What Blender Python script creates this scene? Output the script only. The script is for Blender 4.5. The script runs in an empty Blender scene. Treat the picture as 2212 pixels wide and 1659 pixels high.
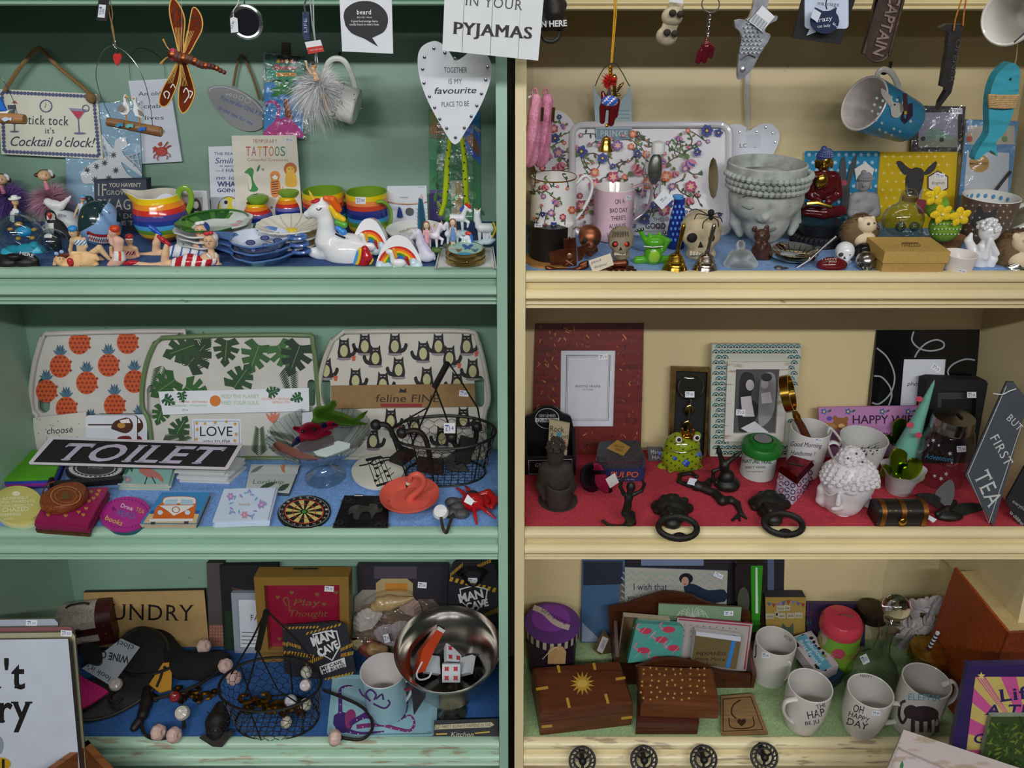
import bpy,math,random
import numpy as np
from mathutils import Vector as V3,Matrix,Euler
R=math.radians
from math import cos,sin,pi
TL=Matrix.Translation
random.seed(7)
S=bpy.context.scene
COL=S.collection
# ---------------------------------------------------------------- camera (photo frame 2212 x 1659)
FW,FH,FPX=2212,1659,1720.0
CXP,CYP=1106.0,829.5
PITCH=R(28.8);CAMD=0.975;CAMZ=1.50
cam=bpy.data.objects.new('camera',bpy.data.cameras.new('camera'));COL.objects.link(cam)
cam.location=(0,-CAMD,CAMZ);cam.rotation_euler=(R(90)-PITCH,0,0)
cam.data.sensor_fit='HORIZONTAL';cam.data.sensor_width=36.0;cam.data.lens=FPX/FW*36.0
cam.data.clip_start=0.01
S.camera=cam
# ---------------------------------------------------------------- world, lamps, exposure
S.view_settings.view_transform='Standard';S.view_settings.look='None'
S.view_settings.gamma=1.0;S.view_settings.use_curve_mapping=False
S.view_settings.exposure=0.28
S.cycles.use_denoising=True
S.cycles.max_bounces=10;S.cycles.transparent_max_bounces=24;S.cycles.transmission_bounces=8
S.cycles.caustics_refractive=False;S.cycles.caustics_reflective=False
W=bpy.data.worlds.new('shop_ambient');S.world=W;W.use_nodes=True
W.node_tree.nodes['Background'].inputs[0].default_value=(0.92,0.96,1.0,1)
W.node_tree.nodes['Background'].inputs[1].default_value=0.035
TUBES=[(-0.95,-2.1,2.44,27),(0.75,-2.1,2.44,27),(-0.9,-4.2,2.45,9),(0.9,-4.2,2.45,9),(0.1,-0.2,2.45,2)]
for i,(x,y,z,p)in enumerate(TUBES):
 l=bpy.data.lights.new('fluorescent_light','AREA');l.shape='RECTANGLE';l.size=1.45;l.size_y=0.10
 l.energy=p;l.color=(0.985,0.99,1.0)
 o=bpy.data.objects.new('fluorescent_light',l);COL.objects.link(o);o.location=(x,y,z-0.012)
 if y<-1.5:o.rotation_euler=(R(30),0,0)
 # ---------------------------------------------------------------- pixel <-> world
_c,_s=cos(PITCH),sin(PITCH)
def ray(px,py):
 u=(px-CXP)/FPX;v=(CYP-py)/FPX
 return V3((u,_c+v*_s,-_s+v*_c))
CAMP=V3((0,-CAMD,CAMZ))
def pix(px,py,Y):
 d=ray(px,py);return CAMP+d*((Y+CAMD)/d.y)
def flo(px,py,z):
 d=ray(px,py);return CAMP+d*((z-CAMZ)/d.z)
def mpp(P):
 q=P-CAMP;return(q.y*_c-q.z*_s)/FPX
def vpp(px,py,Y):return(pix(px,py-1,Y)-pix(px,py,Y)).z
def proj(P):
 q=P-CAMP;dz=q.y*_c-q.z*_s
 return(CXP+FPX*q.x/dz,CYP-FPX*(q.y*_s+q.z*_c)/dz)
ZS={2:1.1325,3:0.7676,4:0.4113,1:1.482}
RAKE=.21;DEPTH=.2093
def yf(z):return(z-1.1325)*RAKE
def D2(y):return y*.755
def D3(y):return y*.755-.0766
def D4(y):return y*.755-.1515
class Pl:
 def __init__(s,P,n):s.P=V3(P);s.n=V3(n).normalized()
 def hit(s,px,py,off=0.0):
  d=ray(px,py);P=s.P+s.n*off
  return CAMP+d*((P-CAMP).dot(s.n)/d.dot(s.n))
def upr(px,py,Y,lean=0,yaw=0):
 a,b=R(lean),R(yaw)
 n=V3((0,-cos(a),sin(a)));n.rotate(Euler((0,0,b)))
 return Pl(pix(px,py,Y),n)
def sdg(px,py,sh,lean=0,yaw=0,dz=0.0):
 P=flo(px,py,ZS[sh]+dz);a,b=R(lean),R(yaw)
 n=V3((0,-cos(a),sin(a)));n.rotate(Euler((0,0,b)))
 return Pl(P,n)
def wallp(off=.004,sh=2):n=V3((0,-1,RAKE)).normalized();return Pl(V3((0,DEPTH,1.1325))+n*off,n)
def bk(px,py,off=.004):return wallp(off).hit(px,py)
def lvl(z):return Pl((0,0,z),(0,0,1))
def sit(px,py,sh,dz=0.0):return flo(px,py,ZS[sh]+dz)
# ---------------------------------------------------------------- materials
def lin(h,gain=1.12):
 o=[]
 for i in(0,2,4):
  c=int(h[i:i+2],16)/255
  c=c/12.92 if c<=0.04045 else((c+0.055)/1.055)**2.4
  o.append(min(c*gain,0.9))
 return(o[0],o[1],o[2],1)
KIND={'g':(.13,0),'s':(.35,0),'m':(.75,0),'p':(.55,0),'f':(.95,0),'M':(.2,1),'N':(.42,1),'w':(.42,0),'t':(.85,0),'i':(.5,0),'x':(.28,.85),'k':(.8,0),'u':(.4,0),'q':(.3,0),'v':(.3,0),'l':(.45,0)}
MATS={}
def mt(key):
 if key in MATS:return MATS[key]
 kind,hx=(key.split(':')+['ffffff'])[:2]
 m=bpy.data.materials.new(key.replace(':','_'));m.use_nodes=True
 nt=m.node_tree;N=nt.nodes;L=nt.links;b=N['Principled BSDF']
 def nz(scale,detail=3,sc=None):
  tc=N.new('ShaderNodeTexCoord');t=N.new('ShaderNodeTexNoise');t.inputs['Scale'].default_value=scale;t.inputs['Detail'].default_value=detail
  if sc:
   mp=N.new('ShaderNodeMapping');mp.inputs['Scale'].default_value=sc;L.new(tc.outputs['Object'],mp.inputs[0]);L.new(mp.outputs[0],t.inputs[0])
  else:L.new(tc.outputs['Object'],t.inputs[0])
  return t
 def ramp(f,stops):
  r=N.new('ShaderNodeValToRGB');e=r.color_ramp.elements
  while len(e)<len(stops):e.new(.5)
  for q,(p,c)in zip(e,stops):q.position=p;q.color=c
  L.new(f,r.inputs[0]);return r.outputs[0]
 def bump(f,st,dist=.001):
  bp=N.new('ShaderNodeBump');bp.inputs['Strength'].default_value=st;bp.inputs['Distance'].default_value=dist
  L.new(f,bp.inputs['Height']);L.new(bp.outputs[0],b.inputs['Normal'])
 def sh(c,f):return(min(c[0]*f,.92),min(c[1]*f,.92),min(c[2]*f,.92),1)
 if kind in('glass','tglass'):
  b.inputs['Transmission Weight'].default_value=1;b.inputs['Roughness'].default_value=.02;b.inputs['IOR'].default_value=1.47
  b.inputs['Base Color'].default_value=lin(hx,1)if ':' in key else(.95,.98,.97,1)
 elif kind in('clear','wrap'):
  N.remove(b);out=N['Material Output']
  tr=N.new('ShaderNodeBsdfTransparent');gl=N.new('ShaderNodeBsdfGlossy');gl.inputs['Roughness'].default_value=.03 if kind=='clear' else .07
  tr.inputs[0].default_value=lin(hx,1.05)if ':' in key else(.88,.91,.91,1)if kind=='clear' else(.95,.96,.96,1)
  fr=N.new('ShaderNodeLayerWeight');fr.inputs['Blend'].default_value=.5
  pw=N.new('ShaderNodeMath');pw.operation='POWER';pw.inputs[1].default_value=2.6 if kind=='clear' else 4.5;L.new(fr.outputs['Facing'],pw.inputs[0])
  ma=N.new('ShaderNodeMath');ma.operation='MULTIPLY_ADD';ma.inputs[1].default_value=.85;ma.inputs[2].default_value=.07 if kind=='clear' else .05;L.new(pw.outputs[0],ma.inputs[0])
  mx=N.new('ShaderNodeMixShader');L.new(ma.outputs[0],mx.inputs[0]);L.new(tr.outputs[0],mx.inputs[1]);L.new(gl.outputs[0],mx.inputs[2]);L.new(mx.outputs[0],out.inputs[0])
  if kind=='wrap':
   t=nz(26,4);bp=N.new('ShaderNodeBump');bp.inputs['Strength'].default_value=.9;bp.inputs['Distance'].default_value=.012
   L.new(t.outputs[0],bp.inputs['Height']);L.new(bp.outputs[0],gl.inputs['Normal']);L.new(bp.outputs[0],fr.inputs['Normal'])
 else:
  ro,me=KIND[kind];c=lin(hx);b.inputs['Base Color'].default_value=c
  b.inputs['Roughness'].default_value=ro;b.inputs['Metallic'].default_value=me
  if kind=='w':
   t=nz(9,6,(1,9,9));L.new(ramp(t.outputs[0],[(.3,sh(c,.55)),(.5,c),(.62,sh(c,.75)),(.75,sh(c,1.25))]),b.inputs['Base Color']);bump(t.outputs[0],.25)
  elif kind=='t':
   t=nz(60,8);L.new(ramp(t.outputs[0],[(.3,sh(c,.66)),(.5,c),(.7,sh(c,1.2))]),b.inputs['Base Color']);bump(t.outputs[0],.5)
  elif kind=='i':
   t=nz(140,6);L.new(ramp(t.outputs[0],[(.35,sh(c,.6)),(.6,c),(.75,sh(c,1.9))]),b.inputs['Base Color']);bump(t.outputs[0],.45)
  elif kind=='f':
   t=nz(420,4);L.new(ramp(t.outputs[0],[(.3,sh(c,.72)),(.7,sh(c,1.22))]),b.inputs['Base Color']);bump(t.outputs[0],.4)
  elif kind=='k':
   t=nz(240,5);L.new(ramp(t.outputs[0],[(.3,sh(c,.9)),(.7,sh(c,1.08))]),b.inputs['Base Color'])
  elif kind=='x':
   v=N.new('ShaderNodeTexVoronoi');v.inputs['Scale'].default_value=420
   L.new(ramp(v.outputs['Distance'],[(.1,sh(c,.5)),(.5,c),(.9,sh(c,1.9))]),b.inputs['Base Color']);bump(v.outputs['Distance'],.7)
  elif kind=='l':
   v=nz(330,5);L.new(ramp(v.outputs[0],[(.3,sh(c,.6)),(.55,c),(.75,sh(c,1.35))]),b.inputs['Base Color']);bump(v.outputs[0],.6)
  elif kind=='u':
   t=nz(2.2,9,(1,1,1));t2=nz(75,4,(.6,1,1.3));t3=nz(160,3,(.5,1,1))
   mxx=N.new('ShaderNodeMixRGB');mxx.inputs[1].default_value=c;mxx.inputs[2].default_value=sh(c,.82)
   L.new(ramp(t.outputs[0],[(.4,(0,0,0,1)),(.65,(1,1,1,1))]),mxx.inputs[0])
   m2=N.new('ShaderNodeMixRGB');m2.inputs[2].default_value=sh(c,.35)
   L.new(ramp(t2.outputs[0],[(.735,(0,0,0,1)),(.77,(.7,.7,.7,1))]),m2.inputs[0]);L.new(mxx.outputs[0],m2.inputs[1])
   L.new(m2.outputs[0],b.inputs['Base Color']);bump(t3.outputs[0],.12)
  elif kind=='q':
   t=nz(2.2,9,(1,1,1));t2=nz(60,7,(.3,1,2.2))
   mxx=N.new('ShaderNodeMixRGB');mxx.inputs[1].default_value=c;mxx.inputs[2].default_value=(.33,.24,.15,1)
   L.new(ramp(t2.outputs[0],[(.56,(0,0,0,1)),(.63,(.75,.75,.75,1))]),mxx.inputs[0]);L.new(mxx.outputs[0],b.inputs['Base Color']);bump(t2.outputs[0],.3)
  elif kind=='v':
   t=nz(90,4);L.new(ramp(t.outputs[0],[(.35,sh(c,.93)),(.65,sh(c,1.05))]),b.inputs['Base Color'])
  elif kind in('m','p','s'):
   t=nz(35,4);L.new(ramp(t.outputs[0],[(.3,sh(c,.95)),(.7,sh(c,1.03))]),b.inputs['Base Color'])
  elif kind=='N':
   t=nz(70,5);L.new(ramp(t.outputs[0],[(.3,sh(c,.55)),(.6,c),(.8,sh(c,1.4))]),b.inputs['Base Color']);bump(t.outputs[0],.35)
 MATS[key]=m;return m
def emat(key,col,st):
 m=bpy.data.materials.new(key);m.use_nodes=True;b=m.node_tree.nodes['Principled BSDF']
 b.inputs['Emission Color'].default_value=col;b.inputs['Emission Strength'].default_value=st;b.inputs['Base Color'].default_value=col
 MATS[key]=m;return m
 # ---------------------------------------------------------------- geometry collector (world coordinates)
class G:
 def __init__(s,mat='m:cccccc'):s.v=[];s.f=[];s.k=[];s.mats=[];s.cur=mat
 def use(s,mat):s.cur=mat;return s
 def _mi(s,mat=None):
  mat=mat or s.cur
  if mat not in s.mats:s.mats.append(mat)
  return s.mats.index(mat)
 def add(s,vs,fs,mat=None,M=None):
  b=len(s.v);k=s._mi(mat)
  s.v.extend([tuple(M@V3(q))for q in vs]if M is not None else[tuple(q)for q in vs])
  for f in fs:s.f.append(tuple(b+i for i in f));s.k.append(k)
  return s
 def box(s,lo,hi,mat=None,M=None):
  x0,y0,z0=lo;x1,y1,z1=hi
  return s.add([(x0,y0,z0),(x1,y0,z0),(x1,y1,z0),(x0,y1,z0),(x0,y0,z1),(x1,y0,z1),(x1,y1,z1),(x0,y1,z1)],[(0,3,2,1),(4,5,6,7),(0,1,5,4),(1,2,6,5),(2,3,7,6),(3,0,4,7)],mat,M)
 def prism(s,front,vec,mat=None,side=None):
  n=len(front);vec=V3(vec);bk=[V3(p)+vec for p in front]
  fs=[tuple(range(n))]
  s.add(list(front),fs,mat)
  s.add(bk,[tuple(reversed(range(n)))],side or mat)
  s.add(list(front)+bk,[(i,i+n,(i+1)%n+n,(i+1)%n)for i in range(n)],side or mat)
  return s
 def lathe(s,prof,M=None,n=32,mat=None,a0=0,a1=None,fr=None,cap=True):
  full=a1 is None;a1=2*pi if full else a1;cols=n if full else n+1
  vs=[]
  for(r,z)in prof:
   for i in range(cols):
    a=a0+(a1-a0)*i/n;q=r*(fr(a,z)if fr else 1)
    vs.append((q*cos(a),q*sin(a),z))
  fs=[]
  for j in range(len(prof)-1):
   for i in range(n):
    k=(i+1)%cols if full else i+1
    fs.append((j*cols+i,j*cols+k,(j+1)*cols+k,(j+1)*cols+i))
  if full:
   fl=lambda a,b:b[0]<1e-6 and abs(a[1]-b[1])<1e-7
   if prof[0][0]>1e-6 and not fl(prof[0],prof[1]):fs.append(tuple(reversed(range(n))))
   if prof[-1][0]>1e-6 and cap and not fl(prof[-1],prof[-2]):fs.append(tuple(range((len(prof)-1)*n,len(prof)*n)))
  return s.add(vs,fs,mat,M)
 def tube(s,pts,r,n=8,mat=None,closed=False,flat=1.0):
  pts=[V3(p)for p in pts];m=len(pts)
  rs=list(r)if isinstance(r,(list,tuple))else[r]*m
  vs=[];up=None
  for i,p in enumerate(pts):
   t=(pts[(i+1)%m]-pts[i-1])if closed else(pts[min(i+1,m-1)]-pts[max(i-1,0)])
   t=t.normalized()if t.length>1e-9 else V3((0,0,1))
   if up is None:up=V3((0,0,1))if abs(t.z)<.9 else V3((0,1,0))
   a=t.cross(up)
   if a.length<1e-5:a=t.cross(V3((1,0.3,0)))
   a.normalize();b2=a.cross(t);up=b2
   for j in range(n):
    w=2*pi*j/n;vs.append(p+a*(cos(w)*rs[i])+b2*(sin(w)*rs[i]*flat))
  fs=[]
  for i in range(m if closed else m-1):
   k=(i+1)%m
   for j in range(n):fs.append((i*n+j,i*n+(j+1)%n,k*n+(j+1)%n,k*n+j))
  if not closed:fs+=[tuple(reversed(range(n))),tuple(range((m-1)*n,m*n))]
  return s.add(vs,fs,mat)
 def ell(s,c,r,mat=None,n=14,rot=None,fn=None):
  vs=[];fs=[];m=max(n//2,4);c=V3(c);r=(r,r,r)if not isinstance(r,(tuple,list))else r
  E=Euler(rot).to_matrix()if rot else None
  for j in range(m+1):
   th=pi*j/m
   for i in range(n):
    a=2*pi*i/n;q=fn(a,th)if fn else 1
    v=V3((r[0]*sin(th)*cos(a)*q,r[1]*sin(th)*sin(a)*q,r[2]*cos(th)))
    vs.append(c+(E@v if E else v))
  for j in range(m):
   for i in range(n):fs.append((j*n+i,(j+1)*n+i,(j+1)*n+(i+1)%n,j*n+(i+1)%n))
  return s.add(vs,fs,mat)
 def mesh(s,name,O=V3((0,0,0)),smooth=True,ang=38):
  me=bpy.data.meshes.new(name)
  me.from_pydata([(a-O.x,b-O.y,c-O.z)for a,b,c in s.v],[],s.f)
  for k in s.mats:me.materials.append(mt(k))
  me.polygons.foreach_set('material_index',s.k)
  if smooth:
   me.polygons.foreach_set('use_smooth',[True]*len(s.f));me.set_sharp_from_angle(angle=R(ang))
  me.validate();me.update();return me
  # ---------------------------------------------------------------- things
class Thing:
 ALL=[]
 def __init__(s,name,label,cat,O,group=None,kind=None):
  s.name,s.label,s.cat,s.O,s.group,s.kind=name,label,cat,V3(O),group,kind
  s.parts=[];Thing.ALL.append(s)
 def pt(s,name,g,parent=None,label=None,smooth=True,ang=38,kind=None):
  if not g.f:return None
  p=dict(name=name,me=g.mesh(name,s.O,smooth,ang),parent=parent,label=label,kind=kind);s.parts.append(p);return p
 def finish(s):
  def prop(o):
   if s.label:o['label']=s.label
   if s.cat:o['category']=s.cat
   if s.group:o['group']=s.group
   if s.kind:o['kind']=s.kind
  if len(s.parts)==1:
   o=bpy.data.objects.new(s.name,s.parts[0]['me']);COL.objects.link(o);o.location=s.O;prop(o)
   if s.parts[0]['kind']and not s.kind:o['kind']=s.parts[0]['kind']
   return
  root=bpy.data.objects.new(s.name,None);root.empty_display_size=.02;COL.objects.link(root);root.location=s.O;prop(root)
  for p in s.parts:
   o=bpy.data.objects.new(p['name'],p['me']);COL.objects.link(o);p['o']=o
   o.parent=p['parent']['o']if p['parent']else root
   if p['label']:o['label']=p['label']
   if p['kind']:o['kind']=p['kind']
def solo(name,label,cat,g,O,group=None,kind=None,smooth=True):
 t=Thing(name,label,cat,O,group,kind);t.pt(name,g,smooth=smooth);return t
 # ---------------------------------------------------------------- sculpted bodies: smooth union of ellipsoids and tapered limbs, meshed by surface nets
def nets(F,lo,h):
 nx,ny,nz=F.shape;s=F<0
 cnt=np.zeros((nx-1,ny-1,nz-1));acc=np.zeros((nx-1,ny-1,nz-1,3))
 def sl(o):return tuple(slice(o[i],F.shape[i]-1+o[i])for i in range(3))
 for ax in range(3):
  for a in(0,1):
   for b in(0,1):
    o=[0,0,0];oth=[i for i in range(3)if i!=ax];o[oth[0]]=a;o[oth[1]]=b
    p=list(o);p[ax]=1;f0=F[sl(o)];f1=F[sl(p)];m=(f0<0)!=(f1<0)
    t=np.where(m,f0/np.where(m,f0-f1,1),0);cnt+=m
    for i in range(3):acc[...,i]+=m*(o[i]if i!=ax else t)
 act=cnt>0;idx=-np.ones(cnt.shape,int);ids=np.argwhere(act);idx[act]=np.arange(len(ids))
 V=lo+(ids+acc[act]/cnt[act][:,None])*h
 faces=[]
 for ax in range(3):
  o1,o2=[(1,2),(2,0),(0,1)][ax]
  A=[slice(None)]*3;Bs=[slice(None)]*3;A[ax]=slice(0,-1);Bs[ax]=slice(1,None)
  a=s[tuple(A)];b=s[tuple(Bs)];e=np.argwhere(a!=b)
  ok=np.all([(e[:,i]>0)&(e[:,i]<cnt.shape[i])if i!=ax else e[:,i]>=0 for i in range(3)],axis=0);e=e[ok]
  inn=a[tuple(e.T)]
  d1=np.zeros(3,int);d1[o1]=1;d2=np.zeros(3,int);d2[o2]=1
  q=[idx[tuple((e-x).T)]for x in(d1+d2,d2,0*d1,d1)]
  Q=np.stack(q,1);Q[~inn]=Q[~inn][:,::-1];faces.append(Q)
 return V,np.concatenate(faces)
def E(px,py,rx,ry,rd=None,dy=0,rot=0):return('e',px,py,rx,ry,rx if rd is None else rd,dy,rot)
def C(*pts):return('c',[tuple(p)+(0,)*(4-len(p))for p in pts])
def blob(g,Y,prims,mat=None,res=40,k=2.0,cut=None,gz=None):
 fx,fy=(prims[0][1],prims[0][2])if prims[0][0]=='e' else prims[0][1][0][:2]
 if gz is not None:Y=flo(fx,fy,gz).y;cut=gz
 P0=pix(fx,fy,Y);m=mpp(P0);vs=vpp(fx,fy,Y);kk=k*m
 items=[];lo=np.full(3,9.);hi=np.full(3,-9.)
 def W3(px,py,dy,r=0):return np.array(pix(px,py,Y+dy*m))if gz is None else np.array(flo(px,py,gz+(dy or r*.8)*m))
 for p in prims:
  if p[0]=='e':
   c=W3(p[1],p[2],p[6],p[4]);r=np.array((p[3]*m,p[5]*m,p[4]*vs));items.append(('e',c,r,R(p[7])))
   e=max(r)if p[7]else r;lo=np.minimum(lo,c-e);hi=np.maximum(hi,c+e)
  else:
   q=[(W3(a,b,d,r),r*m)for a,b,r,d in p[1]]
   for(c0,r0),(c1,r1)in zip(q,q[1:]or q):items.append(('c',c0,c1,r0,r1))
   for c0,r0 in q:lo=np.minimum(lo,c0-r0);hi=np.maximum(hi,c0+r0)
 h=float(max(hi-lo))/res;lo=lo-2.5*h;n=np.ceil((hi-lo)/h).astype(int)+4
 ax=[lo[i]+np.arange(n[i])*h for i in range(3)];X,Yg,Z=np.meshgrid(*ax,indexing='ij');F=None
 for it in items:
  if it[0]=='e':
   _,c,r,ro=it;dx,dyy,dz=X-c[0],Yg-c[1],Z-c[2]
   if ro:dx,dz=dx*cos(ro)-dz*sin(ro),dx*sin(ro)+dz*cos(ro)
   k0=np.sqrt((dx/r[0])**2+(dyy/r[1])**2+(dz/r[2])**2);k1=np.sqrt((dx/r[0]**2)**2+(dyy/r[1]**2)**2+(dz/r[2]**2)**2)
   d=k0*(k0-1)/np.maximum(k1,1e-9)
  else:
   _,a,b,r0,r1=it;ba=b-a;L2=max(float(ba@ba),1e-12)
   t=np.clip(((X-a[0])*ba[0]+(Yg-a[1])*ba[1]+(Z-a[2])*ba[2])/L2,0,1)
   d=np.sqrt((X-a[0]-t*ba[0])**2+(Yg-a[1]-t*ba[1])**2+(Z-a[2]-t*ba[2])**2)-(r0+(r1-r0)*t)
  if F is None:F=d
  else:
   hh=np.clip(.5+.5*(F-d)/kk,0,1);F=F*(1-hh)+d*hh-kk*hh*(1-hh)
 if cut is not None:F=np.maximum(F,cut-Z)
 V,Q=nets(F,lo,h)
 g.add(V.tolist(),Q.tolist(),mat);return g
 # ---------------------------------------------------------------- printed matter and lettering, laid on real surfaces
_TC={}
SER={'T':'1b0t2t','I':'1b1t','L':'0b0t','E':'0b0t','F':'0b0t','P':'0b0t','R':'0b0t2b','B':'0b0t','D':'0b0t','H':'0b0t2b2t','N':'0b0t2t','M':'0b0t2b2t','A':'0b2b','Y':'1b0t2t','U':'0t2t','V':'0t2t','W':'0t2t','K':'0b0t2b2t','X':'0b0t2b2t','i':'1b','k':'0b0t2b','t':'1b','n':'0b2b','r':'0b','l':'1b','y':'0m2m','J':'2t','m':'0b2b','p':'0d','h':'0b2b','d':'2b'}
def glyphs(s,bold=0,serif=False):
 key=(s,bold,serif)
 if key in _TC:return _TC[key]
 def one(t):
  cu=bpy.data.curves.new('t','FONT');cu.body=t;cu.size=1;cu.offset=bold;cu.resolution_u=3;cu.space_character=1.12 if serif else 1.0;cu.fill_mode='FRONT'
  ob=bpy.data.objects.new('t',cu);me=bpy.data.meshes.new_from_object(ob)
  v=[(q.co.x,q.co.y)for q in me.vertices];f=[tuple(p.vertices)for p in me.polygons]
  bpy.data.objects.remove(ob);bpy.data.curves.remove(cu);bpy.data.meshes.remove(me);return v,f
 v,f=one(s)
 if serif:
  pre=''
  for ch in s:
   x0=max([p[0]for p in one(pre)[0]],default=0)if pre.strip()else 0
   pre+=ch
   if ch not in SER:continue
   cv=one(ch)[0];w0=min(p[0]for p in cv);w1=max(p[0]for p in cv);x1=max(p[0]for p in one(pre)[0]);off=x1-w1
   h=.70 if ch.isupper()or ch in 'lkthd' else .53;sw=.05+bold;q=SER[ch]
   for a in range(0,len(q),2):
    pos,e=q[a],q[a+1]
    if ch=='A' and pos=='0':xx=w0+.03
    else:xx={'0':w0+.055,'1':(w0+w1)/2,'2':w1-.055}[pos]
    if ch=='T' and e=='t':
     xx=w0+.02 if pos=='0' else w1-.02
     b=len(v);v=v+[(off+xx-.025,h-.17),(off+xx+.025,h-.17),(off+xx+.025,h),(off+xx-.025,h)];f=f+[(b,b+1,b+2,b+3)];continue
    yy={'b':0,'t':h,'m':.5,'d':-.2}[e];th=.035+bold*.5;wd=.085+bold
    b=len(v);y0,y1=(yy,yy+th)if e in 'bd' else(yy-th,yy)
    v=v+[(off+xx-wd,y0),(off+xx+wd,y0),(off+xx+wd,y1),(off+xx-wd,y1)];f=f+[(b,b+1,b+2,b+3)]
 if not v:v=[(0,0)]
 x0=min(p[0]for p in v);x1=max(p[0]for p in v);w=max(x1-x0,1e-6)
 v=[((p[0]-x0)/w,p[1]/.70)for p in v]
 _TC[key]=(v,f,w/.70);return _TC[key]
class Ink(G):
 def __init__(s,fn,step=.00006,base=.00025):super().__init__('p:111111');s.fn=fn;s.step=step;s.base=base;s.lay=0
 def up(s,n=1):s.lay+=n;return s
 def _o(s):return s.base+s.lay*s.step
 curved=False
 def poly(s,pts,mat=None):
  x0,x1=min(p[0]for p in pts),max(p[0]for p in pts);o=s._o()
  if s.curved and x1-x0>7:
   def clip(P,x,k):
    r=[]
    for a,b in zip(P,P[1:]+P[:1]):
     if k*(a[0]-x)>=0:r.append(a)
     if(a[0]-x)*(b[0]-x)<0:u=(x-a[0])/(b[0]-a[0]);r.append((x,a[1]+(b[1]-a[1])*u))
    return r
   n=int((x1-x0)/4)+1;w=(x1-x0)/n
   for j in range(n):
    q=clip(clip(list(pts),x0+w*j,1),x0+w*(j+1),-1)
    if len(q)>2:s.add([s.fn(x,y,o)for x,y in q],[tuple(range(len(q)))],mat)
  else:s.add([s.fn(x,y,o)for x,y in pts],[tuple(range(len(pts)))],mat)
  s.lay+=.12;return s
 def rect(s,x0,y0,x1,y1,mat=None):return s.poly([(x0,y1),(x1,y1),(x1,y0),(x0,y0)],mat)
 def circ(s,cx,cy,rx,ry=None,mat=None,n=20,rot=0):
  ry=ry or rx;c,q=cos(R(rot)),sin(R(rot))
  return s.poly([(cx+rx*cos(a)*c-ry*sin(a)*q,cy+rx*cos(a)*q+ry*sin(a)*c)for a in[-2*pi*i/n for i in range(n)]],mat)
 def ring(s,cx,cy,rx,ry,w,mat=None,n=24,a0=0,a1=360):
  vs=[];fs=[]
  for i in range(n+1):
   a=R(a0+(a1-a0)*i/n)
   vs+=[s.fn(cx+rx*cos(a),cy-ry*sin(a),s._o()),s.fn(cx+(rx-w)*cos(a),cy-(ry-w*ry/rx)*sin(a),s._o())]
  for i in range(n):fs.append((2*i,2*i+2,2*i+3,2*i+1))
  s.add(vs,fs,mat);s.lay+=.12;return s
 def line(s,pts,w=1.5,mat=None):
  L,Rr=[],[]
  ws=w if isinstance(w,(list,tuple))else[w]*len(pts)
  for i,p in enumerate(pts):
   a=pts[max(i-1,0)];b=pts[min(i+1,len(pts)-1)];dx,dy=b[0]-a[0],b[1]-a[1];d=math.hypot(dx,dy)or 1
   L.append((p[0]-dy/d*ws[i]/2,p[1]+dx/d*ws[i]/2));Rr.append((p[0]+dy/d*ws[i]/2,p[1]-dx/d*ws[i]/2))
  n=len(pts);s.add([s.fn(x,y,s._o())for x,y in L+Rr],[(i,i+1,n+i+1,n+i)for i in range(n-1)],mat);s.lay+=.06;return s
 def text(s,t,x0,y0,x1,cap,mat=None,y1=None,bold=0,shear=0,serif=False):
  v,f,w=glyphs(t,bold,serif);y1=y0 if y1 is None else y1;dx,dy=x1-x0,y1-y0;d=math.hypot(dx,dy)or 1
  ux,uy=dy/d,-dx/d
  s.add([s.fn(x0+dx*a+ux*cap*b+dx/d*shear*cap*b,y0+dy*a+uy*cap*b+dy/d*shear*cap*b,s._o())for a,b in v],f,mat);s.lay+=.06;return s
 def mid(s,t,xc,y,cap,mat=None,**k):
  b=k.get('bold',0);w=glyphs(t,b,k.get('serif',False))[2]*cap*k.pop('wide',1)
  return s.text(t,xc-w/2,y,xc+w/2,cap,mat,**k)
 def star(s,cx,cy,r,mat=None,n=5,inner=.45,rot=0):
  return s.poly([(cx+(r if i%2==0 else r*inner)*sin(R(rot)+pi*i/n),cy-(r if i%2==0 else r*inner)*cos(R(rot)+pi*i/n))for i in range(2*n)][::-1],mat)
 def heart(s,cx,cy,r,mat=None,rot=0):
  o=[]
  for i in range(20):
   a=2*pi*i/20;x=16*sin(a)**3/16*r;y=-(13*cos(a)-5*cos(2*a)-2*cos(3*a)-cos(4*a))/16*r
   o.append((cx+x*cos(R(rot))-y*sin(R(rot)),cy+x*sin(R(rot))+y*cos(R(rot))))
  return s.poly(o[::-1],mat)
 def leaf(s,x,y,ln,wd,ang,mat=None):
  c,q=cos(R(ang)),-sin(R(ang));o=[]
  for t,w in((0,0),(.25,.8),(.5,1),(.75,.7),(1,0),(.75,-.7),(.5,-1),(.25,-.8)):
   a,b=t*ln,w*wd/2;o.append((x+a*c-b*q,y+a*q+b*c))
  return s.poly(o,mat)
 def flower(s,x,y,r,n=6,pet='p:a33355',cen='p:e8c040',rot=0,fat=.62):
  for i in range(n):s.leaf(x,y,r,r*fat,rot+360*i/n,pet)
  s.up();s.circ(x,y,r*.28,mat=cen,n=10);return s
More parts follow.
